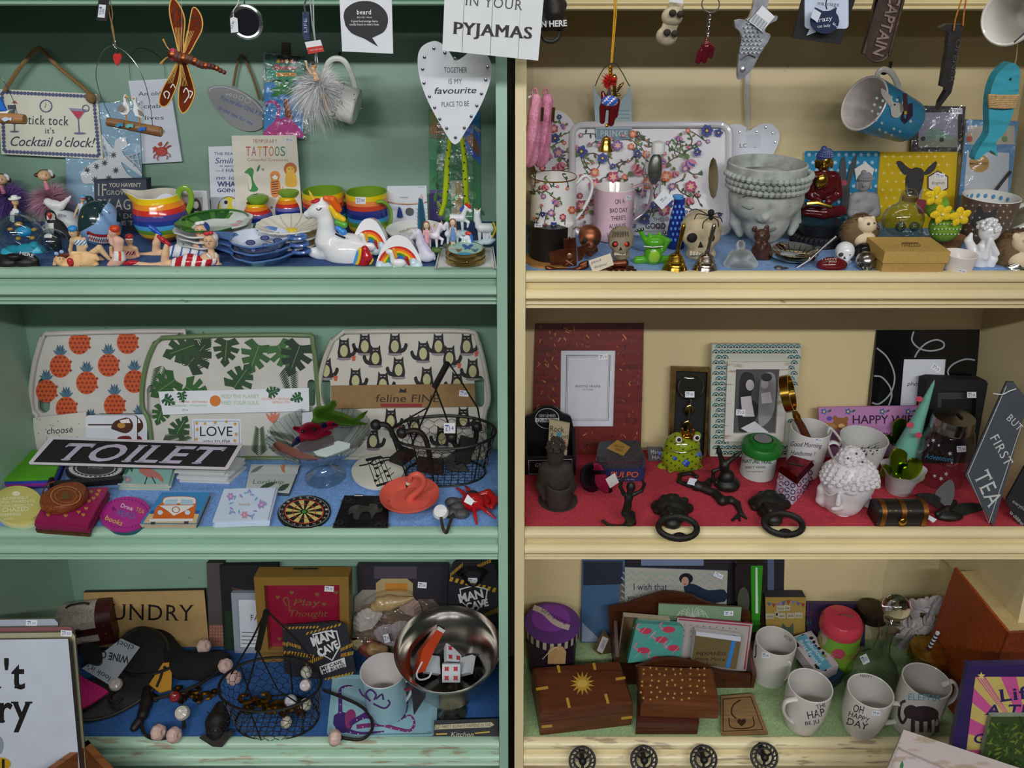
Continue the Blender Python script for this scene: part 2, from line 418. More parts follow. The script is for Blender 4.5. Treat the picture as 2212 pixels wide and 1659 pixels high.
 def sticker(s,x,y,w,h,txt='£4.90',rot=0,paper='p:e4e6ee',ink='p:3c4c9c'):
  c,q=cos(R(rot)),sin(R(rot))
  def T(a,b):return(x+a*c-b*q,y+a*q+b*c)
  s.up(1.2);s.poly([T(-w/2,h/2),T(w/2,h/2),T(w/2,-h/2),T(-w/2,-h/2)],paper);s.up(1.2)
  a,b=T(-w*.36,h*.28),T(w*.36,h*.2);s.text(txt,a[0],a[1],b[0],h*.42,ink,y1=b[1],shear=.15)
  a,b=T(-w*.4,-h*.25),T(-w*.05,-h*.25);s.line([a,b],h*.12,ink);return s
def on(pl):return pl.hit
def on_cyl(cx,cy,r,prof=None):
 def fn(px,py,off=0):
  d=ray(px,py);rr=r
  for _ in range(4 if prof else 1):
   q=rr+off;a=d.x**2+d.y**2;b=d.x*(CAMP.x-cx)+d.y*(CAMP.y-cy);c=(CAMP.x-cx)**2+(CAMP.y-cy)**2-q*q
   D=b*b-a*c
   t=(-b-math.sqrt(D))/a if D>0 else-b/a
   P=CAMP+d*t
   if prof:rr=prof(P.z)
  return P
 return fn
def on_ball(c,r):
 c=V3(c)
 def fn(px,py,off=0):
  d=ray(px,py).normalized();oc=CAMP-c;b=oc.dot(d);D=b*b-(oc.dot(oc)-(r+off)**2)
  return CAMP+d*(-b-math.sqrt(D)if D>0 else-b)
 return fn
def wp(Y,pts):
 if isinstance(Y,Pl):m=mpp(Y.hit(*pts[0][:2]));return[Y.hit(p[0],p[1],-(p[2]if len(p)>2 else 0)*m)for p in pts]
 m=mpp(pix(pts[0][0],pts[0][1],Y));return[pix(p[0],p[1],Y+(p[2]if len(p)>2 else 0)*m)for p in pts]
def spl(pts,n=6,closed=False):
 P=[V3(p)for p in pts];o=[];m=len(P)
 for i in range(m if closed else m-1):
  p0,p1,p2,p3=(P[(i-1)%m],P[i],P[(i+1)%m],P[(i+2)%m])if closed else(P[max(i-1,0)],P[i],P[i+1],P[min(i+2,m-1)])
  for j in range(n):
   t=j/n;o.append(.5*((2*p1)+(p2-p0)*t+(2*p0-5*p1+4*p2-p3)*t*t+(3*p1-p0-3*p2+p3)*t**3))
 if not closed:o.append(P[-1])
 return o
def sp2(pts,n=6,closed=False):return[(p.x,p.y)for p in spl([(a,b,0)for a,b in pts],n,closed)]
def rrect(x0,y0,x1,y1,r,n=4):
 o=[]
 for cx,cy,a in((x1-r,y0+r,-90),(x1-r,y1-r,0),(x0+r,y1-r,90),(x0+r,y0+r,180)):
  for i in range(n+1):w=R(a+90*i/n);o.append((cx+r*cos(w),cy+r*sin(w)))
 return o
def rotpts(pts,cx,cy,d):
 c,q=cos(R(d)),sin(R(d));return[(cx+(x-cx)*c-(y-cy)*q,cy+(x-cx)*q+(y-cy)*c)for x,y in pts]
def ccw(pts):return pts if sum((b[0]-a[0])*(b[1]+a[1])for a,b in zip(pts,pts[1:]+pts[:1]))>0 else pts[::-1]
def sb(pl,pts,th,mat,side=None,g=None):
 g=g or G(mat);pts=ccw(pts)[::-1]
 g.prism([pl.hit(x,y)for x,y in pts][::-1],-pl.n*th,mat,side);return g
def bo(name,label,cat,pl,pts,th,mat,side=None,pname='board',group=None):
 cx=sum(p[0]for p in pts)/len(pts);by=max(p[1]for p in pts)
 t=Thing(name,label,cat,pl.hit(cx,by),group);t.pl=pl
 t.main=t.pt(pname,sb(pl,pts,th,mat,side),smooth=False);return t
def prof_m(cx,cy_pairs,Y):return[(r*mpp(pix(cx,py,Y)),pix(cx,py,Y).z)for r,py in cy_pairs]
def turn(g,cx,Y,prof,mat=None,n=32,tilt=None,fr=None,cap=True):
 P=pix(cx,(prof[0][1]+max(prof,key=lambda q:-q[1])[1])/2,Y);P.z=pix(cx,prof[0][1],Y).z;pm=[(r*mpp(pix(cx,py,Y)),pix(cx,py,Y).z-P.z)for r,py in prof]
 M=TL((P.x,P.y,P.z))
 if tilt:M=M@Euler(tilt).to_matrix().to_4x4()
 g.lathe(pm,M,n,mat,fr=fr,cap=cap);return g
def fluff(g,c,r,n,ln,mat,w=.0007,drop=.25,sy=.8):
 for i in range(n):
  d=V3((random.gauss(0,1),random.gauss(0,1),random.gauss(0,.8))).normalized();L=ln*random.uniform(.55,1.15)
  p=V3(c)+V3((d.x*r,d.y*r*sy,d.z*r))*random.uniform(.3,1);q=[]
  side=d.cross(V3((random.random(),random.random(),random.random()))).normalized()
  for j in range(4):
   t=j/3;q.append(p+d*L*t+V3((0,0,-drop*L*t*t))+side*.25*L*t*t)
  ws=[w,w*.9,w*.6,w*.15];vs=[a+side*b for a,b in zip(q,ws)]+[a-side*b for a,b in zip(q,ws)]
  g.add(vs,[(j,j+1,j+5,j+4)for j in range(3)],mat)
 return g
def bandlathe(g,prof,M,bands,n=32):
 z0,z1=prof[0][1],prof[-1][1];pr=[]
 def rad(z):
  for(r0,a),(r1,b)in zip(prof,prof[1:]):
   if a<=z<=b:return r0+(r1-r0)*(z-a)/max(b-a,1e-9)
  return prof[-1][0]
 lo=0
 for hi,m in bands:
  zs=sorted(set([z0+(z1-z0)*lo,z0+(z1-z0)*hi]+[z for _,z in prof if z0+(z1-z0)*lo<z<z0+(z1-z0)*hi]))
  q=[(rad(z),z)for z in zs]
  cols=n;vs=[(r*cos(2*pi*i/n),r*sin(2*pi*i/n),z)for r,z in q for i in range(n)]
  g.add(vs,[(j*n+i,j*n+(i+1)%n,(j+1)*n+(i+1)%n,(j+1)*n+i)for j in range(len(q)-1)for i in range(n)],m,M);lo=hi
 return g
def curve_prof(pts,n=5):return[(max(p.x,0),p.y)for p in spl([(a,b,0)for a,b in pts],n)]
def mug(name,label,cat,cx,yb,rb,yr,rr,sh,mat,inner=None,handle=None,mids=(),wall=3,bands=None,group=None,hmat=None,hr=7,dz=0,hflat=.6):
 P=sit(cx,yb,sh,dz);Y=P.y;t=Thing(name,label,cat,P,group);t.Y=Y
 ax=pix(cx,(yb+yr)/2,Y).x
 pm=[(r*mpp(pix(cx,py,Y)),pix(cx,py,Y).z-P.z)for r,py in[(rb,yb)]+list(mids)+[(rr,yr)]]
 if mids:pm=curve_prof(pm,5)
 M=TL((ax,Y,P.z));w=wall*mpp(P);H=pm[-1][1]
 g=G(mat);g.lathe([(0,0.0003),(pm[0][0]*.9,0.0003)],M,32)
 if bands:bandlathe(g,[(pm[0][0]*.9,0.0003)]+pm[1:],M,bands)
 else:g.lathe([(pm[0][0]*.9,0.0003),(pm[0][0],.0015)]+pm[1:],M,32)
 g.f=[f for f in g.f]
 inn=[(max(r-w,.0005),z)for r,z in pm if z>w*1.5]
 g.lathe([(pm[-1][0],H),(pm[-1][0]-w*.4,H+w*.35)]+inn[::-1]+[(0,w*1.5)],M,32,inner or mat)
 keep=[(f,k)for f,k in zip(g.f,g.k)if len(f)<20 or abs(sum(g.v[i][2]for i in f)/len(f)-P.z)<.002]
 g.f=[a for a,_ in keep];g.k=[b for _,b in keep]
 t.main=t.pt('body',g)
 if handle:t.pt('handle',G(hmat or mat).tube(spl(wp(Y,handle),5),hr*mpp(P),10,flat=hflat))
 def prof(z):
  z=z-P.z
  for(r0,a),(r1,b)in zip(pm,pm[1:]):
   if a<=z<=b:return r0+(r1-r0)*(z-a)/max(b-a,1e-9)
  return pm[0][0]if z<0 else pm[-1][0]
 t.fn=on_cyl(ax,Y,pm[-1][0],prof);t.ax=ax;t.pm=pm;t.P=P;return t
def ink(t,fn=None,name='print',parent=None):
 i=Ink(fn or t.pl.hit);i.curved=fn is not None and fn==getattr(t,'fn',0);i.t=t;i.nm=name;i.pa=parent or getattr(t,'main',None);INKS.append(i);return i
INKS=[]
def flush():
 for i in INKS:i.t.pt(i.nm,i,parent=i.pa if i.pa in i.t.parts else None,smooth=False)
 INKS.clear()
def wire(t,name,Y,pts,r,mat,n=6,sm=5,closed=False,parent=None,flat=1):
 w=wp(Y,pts);m=mpp(w[0]);rr=[q*m for q in r]if isinstance(r,(list,tuple))else r*m
 if sm:
  w2=spl(w,sm,closed)
  if isinstance(rr,list):
   rr=[rr[min(i//sm,len(rr)-1)]+(rr[min(i//sm+1,len(rr)-1)]-rr[min(i//sm,len(rr)-1)])*(i%sm)/sm for i in range(len(w2))]
  w=w2
 return t.pt(name,G(mat).tube(w,rr,n,closed=closed,flat=flat),parent=parent)
def cut(t,name,pl,pts,th,mat,parent=None,off=0,side=None,label=None):
 p2=Pl(pl.P+pl.n*off,pl.n);return t.pt(name,sb(p2,pts,th,mat,side),parent=parent,smooth=False,label=label)
def rcl(g,f0,fn):
 for j in range(f0,len(g.f)):
  f=g.f[j];P=V3((sum(g.v[i][0]for i in f),sum(g.v[i][1]for i in f),sum(g.v[i][2]for i in f)))/len(f)
  m=fn(*proj(P),P)
  if m:g.k[j]=g._mi(m)
 return g
def dish(g,P,prof,mat=None,n=40,fr=None,thick=.0025,under=None):
 M=TL(P);up=list(prof);lo=[(r,max(z-thick,0.0002))for r,z in reversed(prof)]
 g.lathe(up+[(prof[-1][0]+.0004,prof[-1][1]-thick*.5)]+lo,M,n,mat,fr=fr);return g
def face(t,Y,cx,cy,s,parent=None,eye='m:2a2018',lip='m:a84a44',dy=0,closed=False,look=0):
 g=G(eye);m=mpp(pix(cx,cy,Y));d=dy*m
 for q in(-1,1):
  x=cx+look+q*s*.38
  if closed:g.tube(wp(Y+d,[(x-s*.2,cy-s*.02),(x,cy+s*.08),(x+s*.2,cy-s*.02)]),s*.045*m,5)
  else:g.ell(pix(x,cy,Y+d),(s*.11*m,s*.06*m,s*.09*m),n=8)
  g.tube(wp(Y+d,[(x-s*.2,cy-s*.2),(x,cy-s*.28),(x+s*.2,cy-s*.22)]),s*.035*m,5)
 t.pt('eyes',g,parent=parent)
 t.pt('mouth',G(lip).ell(pix(cx+look,cy+s*.55,Y+d),(s*.17*m,s*.06*m,s*.07*m),n=8),parent=parent)
 # ================================================================ the room
g=G('m:56524c');g.box((-3,-7,-.05),(3,1.2,0));t=Thing('floor',None,None,(0,-3,0),kind='structure');t.pt('floor',g)
g=G('m:d8d8d2');g.box((-3,-7,2.55),(3,1.2,2.6));t=Thing('ceiling',None,None,(0,-3,2.55),kind='structure');t.pt('ceiling',g)
g=G('m:cfcabb');g.box((-3,.39,0),(3,.45,2.55));t=Thing('wall_back',None,None,(0,.39,0),kind='structure');t.pt('wall_back',g)
emat('tube_glow',(1,.98,.94,1),2.0)
for i,(x,y,z,p)in enumerate(TUBES):
 t=Thing('ceiling_light','white fluorescent strip light on the ceiling, '+['front row left','front row right','rear row left','rear row right','above the bookcases'][i],'light',(x,y,2.55))
 t.pt('housing',G('s:e8e8e8').box((x-.78,y-.07,2.47),(x+.78,y+.07,2.55)))
 t.pt('diffuser',G('tube_glow').box((x-.75,y-.055,2.44),(x+.75,y+.055,2.47)))
 # ================================================================ the two bookcases
XL0,XL1,XR0,XR1=-.772,-.0195,.0174,.744
def rbox(x0,x1,y0,y1,z0,z1,mat):
 g=G(mat);v=[(x,y+yf(z),z)for z in(z0,z1)for x,y in((x0,y0),(x1,y0),(x1,y1),(x0,y1))]
 return g.add(v,[(0,3,2,1),(4,5,6,7),(0,1,5,4),(1,2,6,5),(2,3,7,6),(3,0,4,7)])
def bookcase(label,x0,x1,side_w0,side_w1,paint,back,worn,inner,dz2=0):
 t=Thing('bookcase',label,'bookcase',((x0+x1)/2,-.1,0))
 for a,b in((x0-side_w0,x0),(x1,x1+side_w1)):t.pt('side_panel',rbox(a,b,-.012,DEPTH+.012,0,1.85,paint))
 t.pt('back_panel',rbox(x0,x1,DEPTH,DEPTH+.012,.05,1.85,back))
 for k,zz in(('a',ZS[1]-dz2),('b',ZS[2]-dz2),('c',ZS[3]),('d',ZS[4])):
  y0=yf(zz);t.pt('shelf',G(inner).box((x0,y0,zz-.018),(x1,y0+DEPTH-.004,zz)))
  pr=[(.004,.0035),(-.004,.005),(-.010,.002),(-.0125,-.004),(-.0115,-.0065),(-.006,-.0072),(-.0055,-.0165),(-.013,-.0175),(-.0185,-.021),(-.0195,-.026),(-.016,-.030),(-.012,-.0308),(-.0115,-.0328),(-.0145,-.0335),(-.0155,-.0355),(-.0135,-.0378),(-.0122,-.0383),(-.0145,-.0392),(-.0152,-.0412),(-.012,-.0435),(-.002,-.044),(.004,-.044)]
  n=len(pr);g=G(worn if k=='d' else paint);nseg=6;xs=[x0+.0005+(x1-x0-.001)*i/nseg for i in range(nseg+1)]
  g.add([(x,y+y0,zz+z)for x in xs for y,z in pr],[(i*n+j,(i+1)*n+j,(i+1)*n+(j+1)%n,i*n+(j+1)%n)for i in range(nseg)for j in range(n)]+[tuple(range(n)),tuple(reversed(range(nseg*n,nseg*n+n)))])
  t.pt('shelf_moulding',g,ang=50)
 t.pt('plinth',rbox(x0,x1,0,.02,0,.1,paint))
 return t
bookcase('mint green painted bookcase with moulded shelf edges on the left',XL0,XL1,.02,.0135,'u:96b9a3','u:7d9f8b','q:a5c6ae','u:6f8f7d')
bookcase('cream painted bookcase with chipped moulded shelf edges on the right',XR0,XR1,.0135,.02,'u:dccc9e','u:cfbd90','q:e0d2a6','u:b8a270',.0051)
for sh,a,b,hexc,lab in((2,XL0,XL1,'33517f','dark blue cloth lining the top shelf of the green bookcase'),(3,XL0,XL1,'6f97cf','light blue cloth lining the middle shelf of the green bookcase'),(4,XL0,XL1,'2a5690','deep blue cloth lining the lowest shelf of the green bookcase'),(2,XR0,XR1,'7c9cc8','pale blue cloth lining the top shelf of the cream bookcase'),(3,XR0,XR1,'a82f3c','red cloth lining the middle shelf of the cream bookcase'),(4,XR0,XR1,'8fa778','sage green cloth lining the lowest shelf of the cream bookcase')):
 z=ZS[sh]-(.0051 if sh==2 and a>0 else 0);solo('shelf_cloth',lab,'shelf liner',G('f:'+hexc).box((a+.001,yf(z)+.005,z),(b-.001,yf(z)+DEPTH-.005,z+.0012)),((a+b)/2,yf(z)+.1,z))
for k in ZS:ZS[k]+=.0012
# ================================================================ hanging on and behind the top shelf of the green bookcase
RB=['p:c8332c','p:e8772a','p:f0c22a','p:4f9a3a','p:2f6fc0','p:4a2f86']
def scallop(i,a,b,n,r,mat):
 for k in range(n):x=a[0]+(b[0]-a[0])*(k+.5)/n;y=a[1]+(b[1]-a[1])*(k+.5)/n;i.circ(x,y,r,mat=mat,n=8)
pl=wallp(.012)
t=bo('hanging_sign','cream cocktail sign with a purple scalloped border hung by a thick rope','sign',pl,[(-6,192),(209,203),(223,344),(3,333)],.009,'p:dedccb','s:cfcdbd')
i=ink(t);q=[(4,199),(202,209),(214,337),(9,327)]
for a,b,n in((q[0],q[1],26),(q[1],q[2],16),(q[2],q[3],26),(q[3],q[0],16)):i.line([a,b],2,'p:54587f');scallop(i,a,b,n,4.2,'p:54587f')
i.text('tick tock',60,268,148,20,'p:3a3d4c',y1=271,serif=True);i.text("it's",97,288,117,12,'p:3a3d4c',serif=True)
i.text("Cocktail o'clock!",20,315,200,21,'p:3a4058',y1=318,shear=.3)
i.ring(99,229,14,14,2,'p:54587f');i.line([(99,222),(98,230),(96,232)],1,'p:54587f')
for a in range(12):i.circ(99+11*sin(a*.5236),229+11*cos(a*.5236),.8,mat='p:54587f',n=6)
i.poly([(148,233),(187,236),(169,260)],'p:8d93a6');i.poly([(153,239),(182,241),(169,258)],'p:c03652');i.line([(169,258),(171,288)],2.5,'p:6f7590');i.circ(172,288,13,2.5,'p:6f7590');i.ring(185,234,8,8,2,'p:54587f')
i.poly([(16,227),(34,227),(31,250),(19,250)],'p:4d5163');i.poly([(20,255),(40,255),(34,268),(27,268)],'p:5a5f74');i.line([(31,266),(31,284)],2.5,'p:5a5f74');i.circ(31,284,10,2,'p:5a5f74');i.poly([(25,222),(32,217),(38,224)],'p:b04a52')
wire(t,'rope',wallp(.018),[(10,196),(40,150),(72,112),(82,104),(92,110),(130,148),(175,185),(197,207)],4.5,'f:8b6d45',sm=4)
t.pt('rope_knot',G('f:8b6d45').ell(bk(196,211,.02),(.0075,.006,.008)))
Y0=-.03;t=Thing('boat_mobile','driftwood mobile with a blue sail and a white fish at the left edge','mobile',pix(20,258,Y0))
t.pt('driftwood',G('w:a97a4b').tube(wp(Y0,[(-30,252),(0,255),(30,256),(54,258)]),[.005,.0058,.006,.0055],10))
wire(t,'wire',Y0,[(-40,60),(-5,155),(10,178),(28,215),(40,256)],.8,'M:b8bcc0')
pl=upr(0,240,Y0);cut(t,'sail',pl,[(-14,205),(0,212),(14,240),(-14,242)],.003,'s:2f6fd0');cut(t,'boat_hull',pl,[(-20,240),(20,239),(14,248),(-16,249)],.008,'s:e6e8ec')
cut(t,'wooden_fish',pl,[(2,257),(10,253),(19,256),(25,253),(24,261),(19,259),(10,263)],.003,'s:c8dcea',off=.007)
t=Thing('seagull_mobile','wire hoop mobile with two gulls on driftwood and a small red heart','mobile',pix(285,285,Y0))
wire(t,'wire_hoop',Y0,[(245,98),(222,110),(208,150),(211,185),(224,222),(243,262)],.8,'M:b8bcc0');wire(t,'wire_hoop',Y0,[(245,98),(270,112),(296,142),(315,185),(325,232),(330,274)],.8,'M:b8bcc0')
wire(t,'wire_loop',Y0,[(247,100),(243,93),(246,87),(250,92),(247,100),(252,106),(249,112)],.7,'M:b8bcc0')
wire(t,'twine',Y0,[(233,-8),(236,30),(244,60),(249,98)],1.4,'f:9c7c4e');wire(t,'twine',Y0+.002,[(236,-8),(243,30),(241,58),(250,98)],1.2,'f:9c7c4e')
pl=upr(255,143,Y0);tp=Pl(pl.P,pl.n)
cut(t,'red_heart',pl,[(253,143),(245,130),(244,120),(248,115),(253,118),(258,115),(262,121),(260,131)],.003,'s:c8332c')
t.pt('driftwood',G('w:8a6238').tube(wp(Y0,[(232,263),(262,268),(300,276),(348,285)]),[.0048,.0052,.0054,.0058],10));t.pt('driftwood_end',G('w:c49a66').tube(wp(Y0,[(347,285),(350,285.5)]),.0045,10))
for(gx,gy,sg,wing)in((269,205,1,1),(288,208,-1,0)):
 b=[(0,-2),(-3,6),(-2,18),(-8,26),(-13,36),(-4,43),(6,42),(11,34),(9,24),(3,14),(3,4)]if sg==1 else[(2,0),(-2,6),(1,18),(-1,30),(4,42),(16,46),(23,45),(18,34),(10,24),(5,14),(5,4)]
 gp=cut(t,'gull',pl,[(gx+a,gy+c)for a,c in b],.004,'s:e6e8ea',off=.002)
 cut(t,'gull_wing',pl,[(gx+a,gy+c)for a,c in([(-6,20),(-15,26),(-17,34),(-6,36),(0,30)]if wing else[(9,28),(18,34),(22,44),(12,40)])],.0012,'s:8a8078',parent=gp,off=.0065)
 cut(t,'beak',pl,[(gx+(2 if sg==1 else 0),gy+3),(gx+(9 if sg==1 else-5),gy+5),(gx+(2 if sg==1 else 0),gy+7)],.002,'s:e0a040',parent=gp,off=.003)
 wire(t,'leg',Y0,[(gx+(2 if wing else 13),gy+40),(gx+(5 if wing else 14),gy+60)],1.6,'s:d08030',sm=0);t.pt('eye',G('g:101010').ell(pl.hit(gx+(1 if wing else 2),gy+5,.0065),.0008,n=6),parent=gp)
for fx,fy,c in((258,268,'s:3f8fae'),(280,270,'s:6cb9b4'),(306,277,'s:2f6fc8')):cut(t,'wooden_fish',pl,[(fx-10,fy+4),(fx-4,fy-2),(fx+4,fy-1),(fx+8,fy-3),(fx+7,fy+6),(fx+2,fy+4),(fx-4,fy+7)],.002,c,off=.0075)
pl=upr(220,40,Y0-.004);t2=cut(t,'swing_tag',pl,[(213,-6),(236,-6),(231,46),(208,44)],.0008,'p:1c1b1d');i=ink(t,on(pl),parent=t2);i.sticker(220,24,15,28,'£9.90',6)
t=Thing('dragonfly_decoration','enamelled metal dragonfly with red and gold wings hanging from the moulding','ornament',pix(400,245,-.035));Yd=-.04
pl=upr(400,130,Yd,8,-12)
def wing(p,swirl,base):
 w=cut(t,'wing',pl,sp2(p,4,True),.0018,'x:b8502c',side='s:c89a4a');i=ink(t,on(pl),parent=w);i.line(sp2(p,4,True),2.5,'s:d8a85a');i.up()
 a,b=p[0],p[len(p)//2]
 for k in range(-2,3):i.line([(a[0]+k*1.2,a[1]),((a[0]*.5+b[0]*.5)+k*3.5,a[1]*.5+b[1]*.5)],1,'s:d9b060')
 for c in swirl:i.line(sp2(c,5),2.4,base)
wing([(386,112),(378,80),(368,40),(366,14),(372,-3),(384,6),(396,30),(399,52),(396,85),(396,114)],[[(375,48),(374,30),(380,20),(387,24),(385,30)],[(382,54),(388,42),(395,44),(393,52)]],'s:3a2420')
wing([(397,114),(403,85),(410,45),(416,18),(426,20),(436,40),(436,64),(424,88),(408,116)],[[(412,42),(418,30)],[(418,60),(424,50),(432,56),(428,66)],[(415,40),(422,36),(430,40)]],'s:3a2420')
wing([(384,132),(372,155),(352,190),(344,215),(347,228),(360,228),(374,205),(386,170),(389,136)],[[(358,212),(354,202),(360,197),(366,203),(362,214)],[(368,190),(374,182),(378,190)]],'s:e0dcd6')
wing([(390,136),(390,170),(386,200),(386,228),(394,244),(406,236),(418,212),(420,194),(410,160),(401,134)],[[(398,222),(408,205),(402,190),(396,200)],[(408,196),(416,200),(410,212)]],'s:e0dcd6')
g=G('i:3a231d')
for k in range(15):a=k/14;g.ell(pix(374+110*a,118+36*a+2*sin(k),Yd-.004),(.0062-.0036*a,)*3,'i:5a2f22' if k%3 else 'N:b0603a',10)
t.pt('body',g);t.pt('head',G('g:a8354a').ell(pix(374,112,Yd-.005),.004).ell(pix(374,124,Yd-.005),.004))
wire(t,'antenna',Yd-.005,[(370,112),(360,100),(352,84)],[1.2,1.2,2.4],'s:c8923a');wire(t,'antenna',Yd-.005,[(371,121),(358,126),(347,138)],[1.2,1.4,2.6],'s:c8923a')
wire(t,'hanging_thread',Yd,[(392,112),(393,60),(392,-10)],.4,'f:c8c8c0',sm=0)
pl=wallp(.006);t=bo('hanging_sign','white wooden sign about an old crab with a red crab cut-out','sign',pl,[(277,175),(365,170),(393,349),(307,354)],.006,'p:cdd3df','s:b9bfcb')
i=ink(t)
for s_,a,b,y in(('An old',299,347,207),('crab',310,347,234),('lives',313,354,259),('here',322,357,288)):i.text(s_,a,y,b,9,'p:3a3c46',y1=y-1)
cr=G('s:b23c30');cp=Pl(pl.P+pl.n*.003,pl.n)
cr.prism([cp.hit(348+12*cos(a),327+10*sin(a))for a in[k*.5236 for k in range(12)]][::-1],-pl.n*.003)
for leg in([(340,330),(333,336),(332,342)],[(343,334),(339,342),(341,347)],[(355,332),(362,338),(360,344)],[(358,328),(366,333),(367,339)],[(338,322),(332,325),(331,330)],[(352,320),(358,312),(362,306)],[(355,323),(364,316),(369,314)],[(341,322),(334,316),(333,321)]):cr.tube([cp.hit(*p)for p in leg],.0008,5)
for c in(((340,311),(347,306),(349,313),(344,316)),((331,325),(329,318),(336,320),(337,328))):cr.prism([cp.hit(*p)for p in c][::-1],-pl.n*.003)
t.pt('red_crab',cr);wire(t,'hanging_wire',wallp(.004),[(281,172),(280,130),(295,105),(320,108),(350,130),(357,168)],.5,'M:707070')
t=Thing('key_ring','round silver case key ring with a white paper price tag','key ring',pix(533,78,-.03));P=pix(533,48,-.03);M=TL(P)@Euler((R(90),0,R(8))).to_matrix().to_4x4()
t.pt('case',G('M:b9bcc2').lathe([(0,-.006),(.015,-.006),(.0175,-.003),(.0175,.003),(.0155,.005),(.0135,.0042),(0,.0046)],M,36));t.pt('mirror_face',G('M:5d6068').lathe([(0,.0048),(.0132,.0048)],M,36))
wire(t,'link',-.03,[(533,24),(528,10),(530,-10)],2,'M:b0b0b4');wire(t,'string',-.036,[(506,42),(504,24),(514,8),(516,-10)],1.2,'f:dadada')
pl=upr(505,60,-.04);tp=cut(t,'price_tag',pl,[(497,40),(504,36),(513,40),(515,69),(499,71)],.0006,'p:e4e6ee');i=ink(t,on(pl),parent=tp);i.text('£3.90',501,62,507,5,'p:3c4c9c',y1=47)
pl=wallp(.004);o=sp2([(447,196),(456,186),(485,184),(520,196),(550,216),(571,240),(573,262),(566,276),(545,284),(520,280),(495,266),(470,240),(455,215)],4,True)
t=bo('hanging_sign','grey wooden fish-shaped sign with blue writing hung by a rope','sign',pl,o,.006,'m:8f8f92','m:77736e','plaque');i=ink(t)
i.line(sp2([(451,197),(458,190),(485,188),(520,200),(548,219),(568,242)],4),1.2,'p:c9c9cc')
i.text("You're the ONLY fish",474,213,572,9,'p:2f4f9a',y1=254,shear=.2);i.text('in the sea for me',471,235,544,8,'p:2f4f9a',y1=271,shear=.2)
for k,(x,y)in enumerate(((490,204),(498,205),(508,208),(521,212),(535,217))):i.ring(x,y,2+k*1.1,2+k*1.1,.9,'p:d0d0d4',12)
wire(t,'rope',wallp(.008),[(504,186),(510,150),(518,124),(526,124),(545,165),(561,215)],2.6,'f:7d6242')
pl=wallp(.012);t=Thing('toy_packet','clear bag holding a pink flamingo and palm tree card on a blue ground','packet',pl.hit(612,303));t.pl=pl
hd=cut(t,'header_card',pl,[(572,115),(660,122),(656,174),(573,172)],.0012,'p:2f6f5c');cd=cut(t,'card',pl,[(571,178),(654,176),(655,300),(570,292)],.0012,'p:3f8fd0')
i=ink(t,on(pl),parent=hd);i.rect(576,150,652,172,'p:2b8a6e');i.poly([(600,118),(648,121),(650,134),(598,132)],'p:26332c');i.up();i.text('Flamingo',590,151,640,12,'p:c43a4a',y1=152,shear=.25,bold=.02);i.rect(597,157,640,165,'p:d8902e');i.text('air freshener',601,163,636,4,'p:3a2a18')
for x,c in((601,'p:e0b030'),(610,'p:d04848'),(620,'p:e8a030'),(631,'p:d04848')):i.flower(x,132,5,5,c)
i=ink(t,on(pl),parent=cd)
for a in(20,60,100,140,175,200):i.leaf(616,196,34,12,a,'p:2f8a4a');i.leaf(636,200,26,10,a-15,'p:237a40')
i.poly([(612,215),(624,213),(634,258),(616,258)],'p:8a4a2a');i.up();i.poly(sp2([(572,298),(574,280),(592,262),(600,240),(594,226),(580,222),(576,232),(574,224),(582,217),(598,220),(606,236),(602,256),(622,254),(646,276),(652,298)],3,True),'p:c23a8c');i.poly([(574,226),(580,226),(574,236)],'p:1a1a1a')
t.pt('clear_bag',sb(Pl(pl.P+pl.n*.006,pl.n),[(568,112),(664,120),(668,305),(566,302)],.0095,'wrap'))
cut(t,'hook_tab',wallp(.006),[(608,92),(625,92),(625,128),(608,128)],.005,'m:6b5a44')
t=Thing('feather_fairy','small dancing fairy ornament in a white feather skirt hanging on silver ribbon','ornament',pix(690,245,-.02));Yf=-.02
fl=fluff(G('f:f4f4f4'),pix(686,190,Yf),.015,2000,.028,'f:f4f4f4',.00028,.5);t.pt('feather_skirt',fl,kind='stuff')
g=G('s:dcae84');blob(g,Yf-.012,[E(677,148,5,6.5),C((677,152,2.2),(680,160,3.6),(682,172,4)),C((673,160,2.4),(664,148,2),(660,132,1.8)),C((683,160,2.2),(688,172,2))],res=34,k=1.5)
blob(g,Yf-.014,[C((699,205,2.2),(704,225,2),(709,244,1.6))],res=24);t.pt('body',g);t.pt('hair',G('s:b98a58').ell(pix(678,143,Yf-.0115),(.0032,.003,.0028)))
t.pt('crown',G('M:c8ccd2').lathe([(.0022,0),(.003,.004)],TL(pix(677,141,Yf-.012)),10))
wire(t,'ribbon',Yf,[(669,-10),(674,50),(681,92),(681,135)],1.5,'s:b9bcc4',sm=0);wire(t,'ribbon',Yf+.002,[(676,-10),(678,60),(686,135)],1.5,'s:c9ccd4',sm=0)
pl=upr(680,115,Yf-.01);tp=cut(t,'swing_tag',pl,[(658,91),(692,86),(700,111),(667,117)],.0007,'p:e6e6ea');i=ink(t,on(pl),parent=tp);i.poly([(666,117),(700,111),(697,98),(663,103)],'p:c0382c');i.text('made with care',669,110,696,3,'p:e8d8d8',y1=106)
t=Thing('key_ring','dark blue leather strap key ring with silver clasp','key ring',pix(662,86,-.03));pl=upr(660,85,-.03);p=cut(t,'strap',pl,[(653,26),(667,26),(668,86),(657,86),(653,70)],.003,'l:2c3e62')
i=ink(t,on(pl),parent=p);i.text('LIFE',663,70,663,7,'p:aab2c4',y1=40);wire(t,'clasp',-.03,[(660,28),(657,14),(661,0),(658,-10)],2,'M:b0b4ba')
